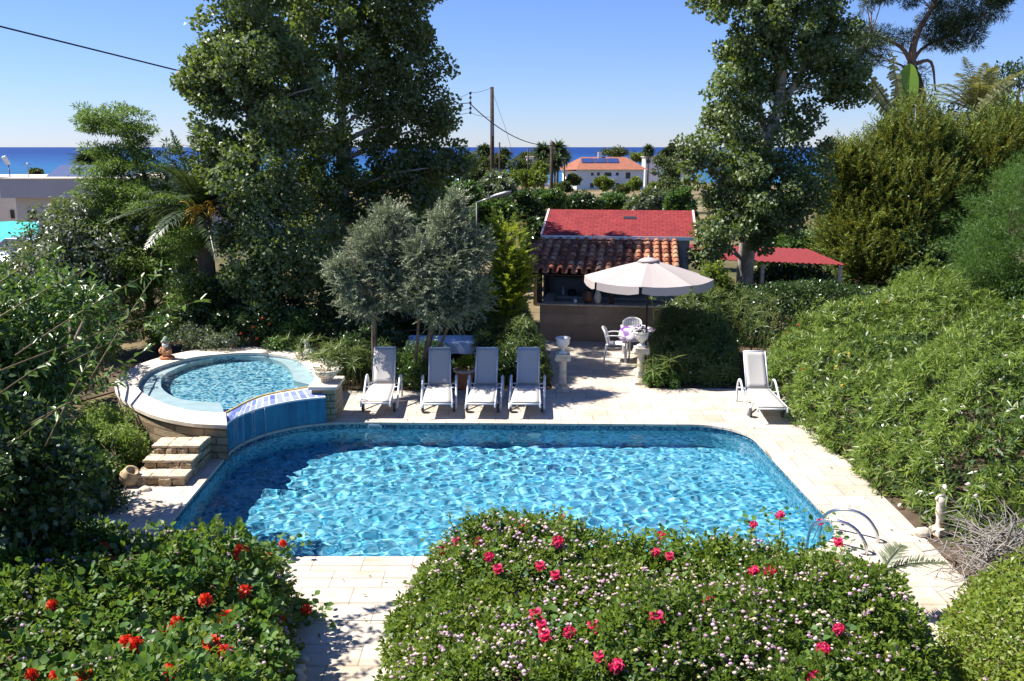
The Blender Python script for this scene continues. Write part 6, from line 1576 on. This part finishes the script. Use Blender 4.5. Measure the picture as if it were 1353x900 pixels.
for a, b, w in (((1190, 165, 33.0), (1178, 68, 33.0), .28), ((1188, 160, 33.0), (1118, 70, 33.0), .30), ((1186, 165, 33.0), (1112, 98, 33.0), .24), ((1280, 165, 33.0), (1345, 106, 33.0), .34), ((1182, 170, 33.0), (1172, 200, 32.6), .3)):
    banana_leaf(a, b, w, M['banana_old'], rg, 1, Vector((0, 0, .35)))
# feather palm
fpq = at(1292, 150, 35)
pt2 = thing("feather_palm", "pale green feather palm against the sky at the upper right", "palm", (fpq.x, fpq.y, 0))
MB().tube([(fpq.x, fpq.y, 0), tuple(fpq)], [.22, .18], 12).build("trunk", M['bark'], pt2, True)
fr_ = []
for k in range(30):
    a = k * 2.399; el = rg.uniform(-.1, 1.3); fr_.append((tuple(fpq), (math.cos(a) * math.cos(el), math.sin(a) * math.cos(el), math.sin(el)), rg.uniform(2.3, 3.3), rg.uniform(.25, .5)))
frond_mesh("frond", fr_, LM['palm_pale'], pt2, rg, 50, .6, .045, .3)
# Aleppo pine
pn = at(1222, 200, 38)
tree("pine_tree", "open crowned pine with bare pinkish limbs at the top right", "pine", (pn.x, 38, 0),
     [blob_px(1255, 15, 40, 22, 38), blob_px(1300, 12, 30, 16, 38.4), blob_px(1285, 45, 22, 16, 38), blob_px(1230, 40, 26, 24, 38), blob_px(1150, 50, 34, 26, 38), blob_px(1140, 80, 26, 16, 38), blob_px(1175, -15, 40, 20, 38), blob_px(1250, -40, 60, 30, 38), blob_px(1320, -5, 20, 12, 38), blob_px(1258, 62, 12, 10, 38), blob_px(1215, 95, 14, 12, 38)],
     240, .34, 44000, .22, .024, LM['pine'], plain("pine_bark", (.26, .16, .11), .9, .1, var=.35, scale=7),
     [([(pn.x, 38, 0), tuple(at(1218, 150, 38)), tuple(at(1205, 85, 38)), tuple(at(1212, 45, 38)), tuple(at(1235, 5, 38))], .26, .07), ([tuple(at(1207, 90, 38)), tuple(at(1190, 62, 38)), tuple(at(1150, 45, 38))], .11, .04), ([tuple(at(1207, 85, 38)), tuple(at(1230, 82, 38)), tuple(at(1236, 120, 38))], .09, .03), ([tuple(at(1206, 80, 38)), tuple(at(1225, 60, 38)), tuple(at(1290, 30, 38))], .09, .03)], 60, seed=161, shell=.85, out=.8, flat=.7, r_b=.024, keep=.25, nz=.25)

# dropped leaves on the paving
rg = np.random.default_rng(500); P2 = np.column_stack([rg.uniform(-5.8, 5.4, 1500), rg.uniform(6.5, 23, 1500)]); pd_ = poly_dist(P2, [tuple(p) for p in POOL])
inD = inside(P2, DECK) | ((P2[:, 1] < 9.9) & (P2[:, 0] > -2.6) & (P2[:, 0] < -.8)); inP = inside(P2, [tuple(p) for p in POOL]); ed = poly_dist(P2, DECK)
ok = inD & ~inP & (pd_ > .1) & ((P2[:, 0] > -4.9) | (P2[:, 1] < 12.9)) & (rg.random(len(P2)) < np.exp(-ed / .5) * .75 + .07); P2 = P2[ok]; n = len(P2)
fallen = leaf_mesh("fallen_leaves", np.column_stack([P2, np.full(n, .010)]), np.column_stack([rg.normal(0, 1, (n, 2)), rg.uniform(-.05, .15, n)]), np.column_stack([rg.normal(0, .3, (n, 2)), np.ones(n)]), .06, .028, mat_leaf("fallen_leaf", [(0, (.10, .06, .03)), (.5, (.20, .13, .05)), (1, (.12, .14, .04))]), None, rg)
tag(fallen, kind='stuff')
# ================================================================ middle distance and far things
def far_tree(name, label, cat, px, py, rx, ry, Y, n, leaf, mat, seed, group=None, extra=(), flat=.8, nc=60, trunk=True):
    rx, ry = rx * .8, ry * .8
    bs = [blob_px(px, py, rx, ry, Y)] + [blob_px(e[0], e[1], e[2] * .8, e[3] * .8, Y) for e in extra]
    b = bs[0]; z = terrain(b[0], Y)
    k = rx * Y / FPX
    return tree(name, label, cat, (b[0], Y, z), bs, nc, k * .28, n, leaf, leaf * .6, mat, M['bark'], [([(b[0], Y, z), (b[0], Y, b[2])], max(.06, k * .06), max(.03, k * .03))] if trunk else None, 8, group=group, seed=seed, shell=.75, flat=flat, nz=.25)
# orchard trees just beyond the shed
GO = "evergreen fruit trees beyond the shed"
orch = [(612, 262, 30, 34, 33, "fruit tree tucked between the left poplar and the street lamp", LM['citrus']),
        (652, 246, 30, 30, 38, "fruit tree with pale new growth right below the tall utility pole", LM['grey']),
        (692, 268, 28, 26, 35, "fruit tree nearest the shed's left gable", LM['dark']),
        (655, 285, 30, 22, 31, "low fruit tree under the street lamp arm", LM['citrus']),
        (724, 262, 26, 14, 41, "fruit tree over the shed ridge, at the second utility pole", LM['citrus']),
        (766, 266, 28, 12, 43, "fruit tree above the left half of the shed ridge", LM['dark']),
        (812, 266, 28, 12, 44, "fruit tree above the shed roof vent", LM['citrus']),
        (856, 264, 28, 14, 42, "fruit tree above the right half of the shed ridge", LM['grey']),
        (590, 250, 44, 40, 35, "fruit tree hidden deep behind the left poplar's right edge", LM['dark']), (560, 300, 50, 40, 31, "dark fruit tree right behind the olives", LM['dark']),
        (898, 266, 24, 22, 38, "fruit tree behind the right poplar's low branches", LM['citrus']),
        (708, 306, 18, 26, 29, "shaded fruit tree against the shed's left wall", LM['dark'])]
for i, (a, b, c, d, Y, lab, m) in enumerate(orch):
    far_tree("fruit_tree", lab, "tree", a, b, c, d, Y, 6500, .15, m, 300 + i, GO, extra=((a - c * .5, b + d * .5, c * .6, d * .7), (a + c * .5, b + d * .5, c * .6, d * .7)), nc=80)
# field shrubs and trees down to the far house
GS = "shrubs in the fields below the garden"
fld = [(628, 232, 20, 14, 70, "field shrub left of the tall utility pole's foot", 'farbush'), (668, 238, 20, 13, 66, "field shrub to the right of the tall pole's foot", 'farlime'), (700, 238, 22, 12, 75, "bright field shrub left of the second pole", 'farlime'),
       (742, 247, 16, 7, 90, "field shrub in front of the dry grass", 'farbush'), (797, 241, 13, 9, 130, "round bright shrub before the far house's front door", 'farlime'), (838, 244, 13, 9, 130, "round bright shrub at the far house's right half", 'farlime'),
       (822, 250, 12, 6, 110, "grey field shrub between two bright ones", 'farbush'), (866, 250, 16, 9, 105, "pale field shrub right of the far house", 'farlime'), (757, 238, 10, 7, 190, "dark shrub under the far house's gable end", 'farbush'),
       (690, 222, 20, 13, 170, "field tree left of the palms", 'farbush'), (715, 226, 16, 12, 150, "field tree below the tallest far palm", 'farlime'), (660, 214, 16, 12, 240, "distant tree right behind the tall pole", 'farbush'),
       (890, 252, 20, 16, 80, "dark field tree beside the right poplar", 'farbush'), (884, 228, 24, 22, 95, "feathery dark field tree at the right poplar's edge", 'farbush'), (640, 218, 16, 12, 200, "distant tree left of the tall pole", 'farbush')]
for i, (a, b, c, d, Y, lab, mk) in enumerate(fld):
    far_tree("field_shrub", lab, "shrub", a, b, c, d, Y, 2600, .24 * Y / 90 + .05, LM[mk], 330 + i, GS, nc=45)
def grass_patch(name, px0, px1, py, Y, h, n, seed):
    r = np.random.default_rng(seed); a, b = at(px0, py, Y), at(px1, py, Y); z = terrain(0, Y)
    P_ = np.column_stack([r.uniform(a.x, b.x, n), Y + r.uniform(-4, 8, n), np.zeros(n)]); P_[:, 2] = [terrain(0, y) for y in P_[:, 1]]
    P_[:, 2] -= .05; o = leaf_mesh(name, P_, np.column_stack([r.normal(0, .3, n), r.normal(0, .3, n), np.ones(n)]), np.column_stack([r.normal(0, .4, n), -np.ones(n), np.zeros(n)]), h, .16, LM['dry'], None, r, fold=.2)
    return tag(o, kind='stuff')
grass_patch("dry_grass", 740, 815, 245, 84, 1.5, 5000, 351); grass_patch("dry_grass", 820, 880, 252, 72, 1.6, 4500, 352); grass_patch("dry_grass", 690, 760, 250, 60, 1.2, 4000, 353)
GC = "slim cypresses by the sea"
for i, (a, h, lab) in enumerate([(877, 18, "slim dark cypress by the sea, left of its pair"), (885, 23, "tallest slim dark cypress by the sea"), (893, 20, "slim dark cypress by the sea, rightmost beside the poplar")]):
    far_tree("slim_cypress", lab, "cypress", a, 214 - h * .5, 4.5, h * .7, 330, 1500, .9, LM['pine'], 360 + i, GC, nc=36)
far_tree("coast_tree", "broad dark tree by the sea right of the slim cypresses", "tree", 908, 205, 14, 12, 330, 1800, .9, LM['farbush'], 364)
far_tree("coast_tree", "hazy row tree on the coast just left of the far white house", "tree", 700, 208, 20, 8, 380, 1800, 1.0, LM['farbush'], 365)
far_tree("coast_tree", "low tree line bump above the far house's roof", "tree", 812, 201, 22, 5, 420, 1500, 1.0, LM['farbush'], 366)
far_tree("coast_tree", "coast tree right behind the far house's right end", "tree", 846, 207, 14, 5, 380, 1200, 1.0, LM['farlime'], 367)
far_tree("coast_tree", "coast tree peeping left of the tall utility pole", "tree", 622, 210, 16, 8, 360, 1500, 1.0, LM['farbush'], 368)
GP_ = "fan palms near the sea"
def far_palm(px, py, Y, r_, lab, seed):
    r = np.random.default_rng(seed); c = at(px, py, Y); z = terrain(0, Y)
    t = thing("fan_palm", lab, "palm", (c.x, Y, z), 0, GP_)
    MB().tube([(c.x, Y, z), tuple(c)], [r_ * .12, r_ * .09], 8).build("trunk", M['bark'], t, True)
    n = 420; d = rdirs(n, r); d[:, 2] = d[:, 2] * .8 + .15; P_ = np.array(c) + d * r_ * .15
    leaf_mesh("crown", P_, d, rdirs(n, r) * .4 + np.array([0, 0, 1.0]), r_ * 1.05, r_ * .16, LM['palm_dark'], t, r, droop=.25)
for i, (px_, py_, Y, r_, lab) in enumerate([(718, 203, 190, 2.6, "fan palm left of the second utility pole"), (737, 198, 230, 2.8, "fan palm just right of the second utility pole"), (733, 214, 180, 2.0, "lower fan palm beside the far house's gable"), (746, 207, 240, 2.0, "small fan palm touching the far house's roof corner"), (857, 199, 300, 2.4, "lone fan palm standing against the sea right of the far house"), (640, 200, 260, 2.6, "fan palm close to the tall utility pole"), (667, 204, 280, 2.4, "fan palm between tall pole and thin pole")]):
    far_palm(px_, py_, Y, r_, lab, 380 + i)

# ---------------------------------------------------------------- far white house with orange roofs
FY = 255.0; K = FY / FPX * 1.0
f0 = at(803, 250, FY); zb = terrain(0, FY) - .5
fz = lambda py: at(800, py, FY).z
fx = lambda px: at(px, 225, FY).x
fh = thing("white_house", "white two storey house with an orange tiled roof and solar panels before the sea", "house", (f0.x, FY, zb))
M['far_white'] = plain("white_house_wall", (.74, .75, .78), .9, .1, var=.03, scale=.5)
M['orange_roof'] = plain("orange_tile_roof", (.28, .115, .075), .9, .1, var=.15, scale=.8)
M['glass_dark'] = plain("dark_glass", (.03, .035, .045), .1, .5, var=.1)
X0, X1 = fx(762), fx(851); ze_ = fz(224); zr = fz(208); dpth = 16
MB().box(((X0 + X1) / 2, FY + dpth / 2, (zb + ze_) / 2), (X1 - X0, dpth, ze_ - zb)).build("wall", M['far_white'], fh, True)
xg = fx(747)
MB().prism([(xg, FY + 7), (X0, FY + .01), (X0, FY + dpth - .1), (xg, FY + dpth - .1)], zb, ze_ - .4).build("gable_wall", plain("sunlit_white_gable", (.78, .78, .76), .9, .1, var=.02), fh, True)  # sunlight put into the gable's colour, warmer than the front wall
mb = MB(); o_ = 1.0
A = [Vector((xg - o_, FY + 5.2, ze_ - .3)), Vector((X0 - .2, FY - o_, ze_)), Vector((X1 + o_, FY - o_, ze_)), Vector((X1 + o_, FY + dpth + o_, ze_)), Vector((xg - o_, FY + dpth + o_, ze_))]
R1, R2 = Vector((X0 + 2, FY + dpth * .55, zr)), Vector((X1 - 4, FY + dpth * .55, zr))
mb.add(A + [R1, R2], [(0, 1, 5), (1, 2, 6, 5), (2, 3, 6), (3, 4, 5, 6), (4, 0, 5), (4, 3, 2, 1, 0)])
rf_ = mb.build("roof", M['orange_roof'], fh, True)
MB().box((fx(796), FY + 8.7, zr + .5), (1.0, 1.0, 1.8)).build("chimney", M['far_white'], rf_, True)
def roofpt(px, t): return Vector((fx(px), FY - o_ + (dpth * .55 + o_) * t, ze_ + (zr - ze_) * t))
for a, b in ((770, 787), (788, 804), (805, 820)):
    q = [roofpt(a, .5) , roofpt(b, .5), roofpt(b, .85), roofpt(a, .85)]
    MB().add([p + Vector((0, -.1, .18)) for p in q] + [p + Vector((0, -.1, .10)) for p in q], [(0, 1, 2, 3), (7, 6, 5, 4), (0, 4, 5, 1), (1, 5, 6, 2), (2, 6, 7, 3), (3, 7, 4, 0)]).build("solar_panel", plain("blue_solar_glass", (.03, .05, .14), .1, .6, var=.05), fh, True)
for (a, b, c, d) in ((781, 214.5 + 14, 784.5, 218 + 14), (789, 228, 792.5, 232), (799, 228, 808, 236), (814, 228, 817.5, 232), (827, 228, 833, 236), (799, 242, 804, 248), (814, 242, 819, 248), (780, 242, 785, 248)):
    w_ = MB().box(((fx(a) + fx(c)) / 2, FY - .02, (fz(b) + fz(d)) / 2), (fx(c) - fx(a), .08, fz(b) - fz(d))).build("window", M['glass_dark'], fh, True)
    MB().box(((fx(a) + fx(c)) / 2, FY - .10, fz(d) - .12), (fx(c) - fx(a) + .5, .3, .16)).build("sill", M['far_white'], w_, True)
MB().box(((fx(798) + fx(816)) / 2, FY - .7, fz(238)), (fx(816) - fx(798), 1.4, .2)).box(((fx(798) + fx(816)) / 2, FY - 1.35, fz(235.5)), (fx(816) - fx(798), .1, 1.0)).build("balcony", M['far_white'], fh, True)
for i, (a, b, c, d, Y, lab) in enumerate([(696, 208, 724, 217, 330, "low white building among the far palms"), (853, 208, 876, 218, 300, "low white flat roofed building right of the far house"), (890, 212, 912, 219, 300, "long low pale building beneath the slim cypresses")]):
    p, q = at(a, b, Y), at(c, d, Y); z_ = terrain(0, Y)
    h_ = thing("low_white_building", lab, "building", ((p.x + q.x) / 2, Y, z_))
    MB().box(((p.x + q.x) / 2, Y + 4, (z_ + p.z) / 2), (q.x - p.x, 8, p.z - z_)).build("wall", M['far_white'], h_, True)
    MB().box(((p.x + q.x) / 2, Y + 4, p.z + .15), (q.x - p.x + .8, 8.8, .3)).build("roof", M['old_white'], h_, True)
    for k in range(3): MB().box((p.x + (q.x - p.x) * (k + .5) / 3, Y - .03, p.z - 1.3), (1.3, .1, 1.2)).build("window", M['glass_dark'], h_, True)

# ---------------------------------------------------------------- poles, lamp and cables
def pole(name, label, px, ptop, Y, r, steps=True, cat="utility pole", grp=None):
    a = at(px, ptop, Y); z = terrain(0, Y)
    t = thing(name, label, cat, (a.x, Y, z), 0, grp)
    MB().tube([(a.x, Y, z), (a.x, Y, a.z)], [r, r * .75], 10).build("post", M['pole_wood'], t, True)
    return t, a
u1, a1 = pole("utility_pole", "tall dark wooden utility pole standing against the sky left of centre", 650, 115, 58, .15)
MB().box((a1.x, 58 - .14, at(650, 170, 58).z), (.16, .04, .9)).build("number_plate", M['grey_metal'], u1, True)
u2_, a2 = pole("utility_pole", "second wooden utility pole in front of the far palms", 729, 188, 62, .14)
u3, a3 = pole("thin_pole", "thin pole between the two wooden utility poles", 698, 195, 120, .12, cat="pole"); u4, a4 = pole("thin_pole", "thin pole just right of the tall utility pole", 660, 188, 110, .12, cat="pole")
rk_ = MB(); top = at(621.5, 122, 52); bot = at(621.5, 150, 52)
ir = thing("insulator_rack", "rack of small insulators hung on the cables left of the tall utility pole", "insulators", (top.x, 52, bot.z))
MB().tube([top, bot], .018, 6).build("rod", M['dark_metal'], ir, True)
for py_ in (123, 129, 136, 143, 149):
    q = at(621.5, py_, 52); MB().lathe([(.05, -.07), (.08, -.03), (.05, 0), (.08, .03), (.05, .07)], tuple(q), n=10).build("insulator", M['dark_metal'], ir, True)
def cable(label, pts, r, sag=0.0, cat="cable"):
    P_ = [at(*p) for p in pts]; q = []
    for a, b in zip(P_, P_[1:]):
        for k in range(14):
            t = k / 14; q.append(a.lerp(b, t) - Vector((0, 0, sag * 4 * t * (1 - t) * (b - a).length)))
    q.append(P_[-1]); o = MB().tube(q, r, 6).build("overhead_cable", M['dark_metal']); return tag(o, label, cat, "overhead cables")
cable("thick black cable crossing the upper left sky into the poplar", [(-60, 20, 21), (238, 94, 26), (430, 130, 36), (576, 140, 46), (621, 136, 52)], .022, .0)
cable("black cable sagging from the insulator rack down to the second pole", [(621, 137, 52), (729, 192, 62)], .028, .055)
cable("thin cable from the rack's top to the tall pole's head", [(560, 143, 44), (621, 123, 52), (650, 116, 58)], .010, .01)
cable("thin cable from the rack's foot to the tall pole", [(570, 152, 45), (621, 149, 52), (650, 155, 58)], .012, .01)
cable("thin stay wire running from the tall pole's head down to the right", [(651, 122, 58), (668, 170, 58), (684, 226, 58)], .010, .0)
cable("thin cable just below the poplar side of the rack", [(575, 150, 46), (621, 143, 52)], .009, .01)
sl = at(630, 268, 28)
slt = thing("street_lamp", "grey street lamp with a long flat head leaning over the fruit trees", "street lamp", (sl.x, 28, 0))
MB().tube([(sl.x, 28, 0), tuple(sl)], [.045, .032], 10).build("post", M['dark_metal'], slt, True)
mb = MB(); tp2 = at(676, 253, 27.6); mid = at(648, 261, 27.8)
mb.tube([sl, mid], .025, 8); mb.build("arm", M['grey_metal'], slt, True)
MB().tube([mid, mid.lerp(tp2, .25), mid.lerp(tp2, .7), tp2], [.035, .065, .065, .02], 8).build("lamp_head", plain("pale_lamp_housing", (.26, .27, .28), .5, .4, .3), slt, True)

# ---------------------------------------------------------------- the house, awning and car on the far left
HY = 60.0
lh_ = thing("flat_roofed_house", "grey flat roofed house with an overhanging parapet on the left before the sea", "house", (at(100, 290, HY).x, HY, terrain(0, HY)))
M['house_wall'] = plain("pale_house_render", (.56, .54, .53), .9, .1, var=.05, scale=.6)
M['parapet'] = plain("grey_parapet_render", (.40, .40, .44), .9, .1, var=.05, scale=.5)
hx = lambda px, Y=HY: at(px, 260, Y).x
hz = lambda py, Y=HY: at(50, py, Y).z
zb2 = terrain(0, HY) - .3
MB().prism([(hx(20), HY), (hx(330), HY), (hx(330), HY + 12), (hx(20), HY + 12)], zb2, hz(261)).build("wall", M['house_wall'], lh_, True)
MB().prism([(hx(10), HY - .8), (hx(340), HY - .8), (hx(340), HY + 12.5), (hx(10), HY + 12.5)], hz(261) + .002, hz(236.5)).build("parapet", M['parapet'], lh_, True)
MB().prism([(hx(10), HY - .85), (hx(340), HY - .85), (hx(340), HY + 12.55), (hx(10), HY + 12.55)], hz(236.5) + .002, hz(236.5) + .07).build("parapet_cap", M['old_white'], lh_, True)
MB().prism([(hx(-60, 64), 64), (hx(22, 64), 64), (hx(22, 64), 70), (hx(-60, 64), 70)], zb2, at(0, 234, 64).z).build("side_wing", plain("cream_side_wing", (.66, .60, .52), .9, .1, var=.05), lh_, True)
for (a, b, c, d, wn) in ((36, 279, 46, 290, "window"), (110, 275, 118, 289, "window"), (160, 275, 172, 289, "window")):
    w_ = MB().box(((hx(a) + hx(c)) / 2, HY - .03, (hz(b) + hz(d)) / 2), (hx(c) - hx(a), .08, hz(b) - hz(d))).build(wn, M['glass_dark'], lh_, True)
    for e in (a, c): MB().box((hx(e), HY - .06, (hz(b) + hz(d)) / 2), (.06, .10, hz(b) - hz(d) + .06)).build("frame", M['dark_wood'], w_, True)
wx = at(17, 283, 64); MB().box((wx.x, 63.96, wx.z), (.25, .1, .6)).build("slit_window", M['glass_dark'], lh_, True)
for i, (a, c) in enumerate(((60, 88), (90, 118), (122, 150), (153, 180))):
    p, q = at(a, 236, HY + 2), at(c, 236, HY + 2)
    vs = [Vector((p.x, HY + 2, p.z + .1)), Vector((q.x, HY + 2, p.z + .1)), Vector((q.x, HY + 4.2, p.z + .85)), Vector((p.x, HY + 4.2, p.z + .85))]
    MB().add(vs + [v - Vector((0, 0, .07)) for v in vs], [(0, 1, 2, 3), (7, 6, 5, 4), (0, 4, 5, 1), (1, 5, 6, 2), (2, 6, 7, 3), (3, 7, 4, 0)]).build("solar_panel", plain("slate_solar_glass", (.10, .12, .20), .15, .6, var=.08), lh_, True)
fl = at(14, 236, 63); ft = at(8, 208, 63)
flt = thing("roof_floodlight", "white floodlight on a thin mast above the left house against the sea", "floodlight", (fl.x, 63, fl.z - .6))
MB().tube([(fl.x, 63, fl.z - .6), tuple(at(11, 218, 63))], .04, 8).build("mast", M['grey_metal'], flt, True)
q = at(8, 212, 63); MB().box((q.x, 63, q.z), (.30, .22, .62), ry=-.35, rx=.3).build("lamp_head", M['white_paint'], flt, True, bevel=.06)
an = at(37, 230, 61.5); o = MB().tube([(an.x, 61.5, hz(236)), tuple(at(36, 215, 61.5))], .03, 6).box((an.x, 61.5, at(36, 217, 61.5).z), (.5, .04, .04)).build("roof_aerial", M['grey_metal']); tag(o, "small aerial mast on the left house roof, right of the floodlight", "aerial")
# turquoise awning on posts with a car beneath
aw0, aw1 = at(50, 319, 37), at(52, 293, 43.5)
awt = thing("turquoise_awning", "turquoise fabric awning stretched over a parking place on the left", "awning", (aw0.x - 3, 40, 0))
nx, ny = 16, 12; vs = []
for i in range(nx + 1):
    for j in range(ny + 1):
        t = j / ny; x = (aw0.x + (aw1.x - aw0.x) * t) - 7.0 * (1 - i / nx)
        vs.append((x, 37 + 6.5 * t, aw0.z + (aw1.z - aw0.z) * t - .10 * math.sin(math.pi * t) * math.sin(math.pi * i / nx) + .02 * math.sin(i * 1.57)))
mb = MB().add(vs, [(i * (ny + 1) + j, (i + 1) * (ny + 1) + j, (i + 1) * (ny + 1) + j + 1, i * (ny + 1) + j + 1) for i in range(nx) for j in range(ny)], True)
M['turq'] = plain("turquoise_fabric", (.06, .50, .46), .85, .15, var=.06)
o = mb.build("fabric", M['turq'], awt, True); so = o.modifiers.new("t", 'SOLIDIFY'); so.thickness = .02
mb = MB(); mb.tube([(aw0.x - 7, 37, aw0.z - .04), (aw0.x, 37, aw0.z - .04)], .05, 8); mb.build("front_rail", M['white_paint'], awt, True)
for x, y, z in ((aw0.x - .1, 37, aw0.z), (aw0.x - 6.8, 37, aw0.z), (aw1.x - .1, 43.4, aw1.z), (aw1.x - 6.8, 43.4, aw1.z)):
    MB().tube([(x, y, min(0, terrain(0, y))), (x, y, z - .06)], .045, 8).build("post", M['white_paint'], awt, True)
cp = at(12, 336, 35.5)
car = thing("parked_car", "light blue car parked under the turquoise awning, mostly behind leaves", "car", (cp.x - .2, 37.2, 0), math.radians(78))
prof = [(-2.0, .35), (-2.05, .62), (-1.75, .86), (-.95, .95), (-.35, 1.36), (.85, 1.40), (1.55, 1.02), (1.95, .92), (2.02, .5), (1.95, .32)]
M['car_paint'] = plain("light_blue_car_paint", (.28, .40, .52), .25, .6, .3, var=.02)
def carpr(pf, w, ins=.0):
    m_ = MB(); vs = []
    for s in (-1, 1):
        for x, z in pf: vs.append((x, s * (w - (.13 * max(0, z - .95) / .45)), z))
    n = len(pf); m_.add(vs, [tuple(range(n)), tuple(range(n, 2 * n))[::-1]] + [(i, n + i, n + (i + 1) % n, (i + 1) % n) for i in range(n)]); return m_
carpr(prof, .82).build("body", M['car_paint'], car, bevel=.05)
gl = [(-.88, .97), (-.36, 1.32), (.80, 1.35), (1.40, 1.04)]
for s in (-1, 1):
    m_ = MB(); m_.add([(x, s * (.835 - (.13 * max(0, z - .95) / .45)), z) for x, z in gl] + [(x, s * (.80 - (.13 * max(0, z - .95) / .45)), z) for x, z in gl], [(0, 1, 2, 3), (7, 6, 5, 4), (0, 4, 5, 1), (1, 5, 6, 2), (2, 6, 7, 3), (3, 7, 4, 0)]); m_.build("side_window", M['glass_dark'], car)
for xs in (((-.98, .965), (-.40, 1.345)), ((1.50, 1.06), (.90, 1.395))):
    (xa, za_), (xb, zb_) = xs; dx = .02 if xa > 0 else -.02
    MB().add([(xa + dx, -.70, za_ + .01), (xa + dx, .70, za_ + .01), (xb + dx, .62, zb_ + .01), (xb + dx, -.62, zb_ + .01), (xa, -.70, za_ - .03), (xa, .70, za_ - .03), (xb, .62, zb_ - .03), (xb, -.62, zb_ - .03)], [(0, 1, 2, 3), (7, 6, 5, 4), (0, 4, 5, 1), (1, 5, 6, 2), (2, 6, 7, 3), (3, 7, 4, 0)]).build("windscreen", M['glass_dark'], car)
for x in (-1.25, 1.25):
    for s in (-1, 1):
        w_ = MB(); n = 20; ring = [(math.cos(2 * math.pi * k / n), math.sin(2 * math.pi * k / n)) for k in range(n)]
        A = [(x + .31 * a, s * .68, .31 + .31 * b) for a, b in ring]; B_ = [(x + .31 * a, s * .86, .31 + .31 * b) for a, b in ring]
        w_.add(A + B_, [tuple(range(n)), tuple(range(n, 2 * n))[::-1]] + [(k, n + k, n + (k + 1) % n, (k + 1) % n) for k in range(n)]); w_.build("wheel", M['rubber'], car)
# bushes that close the view on the left and beside the shed
GB = "background bushes on the left"
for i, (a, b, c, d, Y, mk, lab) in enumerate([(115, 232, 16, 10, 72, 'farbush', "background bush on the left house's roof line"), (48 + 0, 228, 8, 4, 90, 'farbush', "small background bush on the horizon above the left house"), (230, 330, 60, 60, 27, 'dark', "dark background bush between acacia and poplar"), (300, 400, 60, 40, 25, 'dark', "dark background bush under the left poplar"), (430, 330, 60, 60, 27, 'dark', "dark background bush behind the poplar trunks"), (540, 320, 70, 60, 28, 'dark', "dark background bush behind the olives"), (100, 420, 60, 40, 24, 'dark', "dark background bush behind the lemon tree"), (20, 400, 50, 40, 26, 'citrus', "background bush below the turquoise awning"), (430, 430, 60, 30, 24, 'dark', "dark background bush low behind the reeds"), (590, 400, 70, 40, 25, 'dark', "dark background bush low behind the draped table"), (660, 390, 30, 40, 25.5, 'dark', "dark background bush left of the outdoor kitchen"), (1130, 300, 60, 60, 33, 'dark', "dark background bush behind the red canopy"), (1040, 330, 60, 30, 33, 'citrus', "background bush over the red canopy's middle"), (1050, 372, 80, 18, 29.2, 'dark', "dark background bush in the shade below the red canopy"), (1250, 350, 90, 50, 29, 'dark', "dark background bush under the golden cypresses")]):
    far_tree("background_bush", lab, "bush", a, b, c, d, Y, 9000 if Y < 50 else 1500, .14 if Y < 50 else .3, LM[mk], 400 + i, GB, nc=90)
pf = at(118, 215, 66); far_palm(118, 216, 66, 1.3, "short fan palm with dead fronds over the left house's roof", 430)
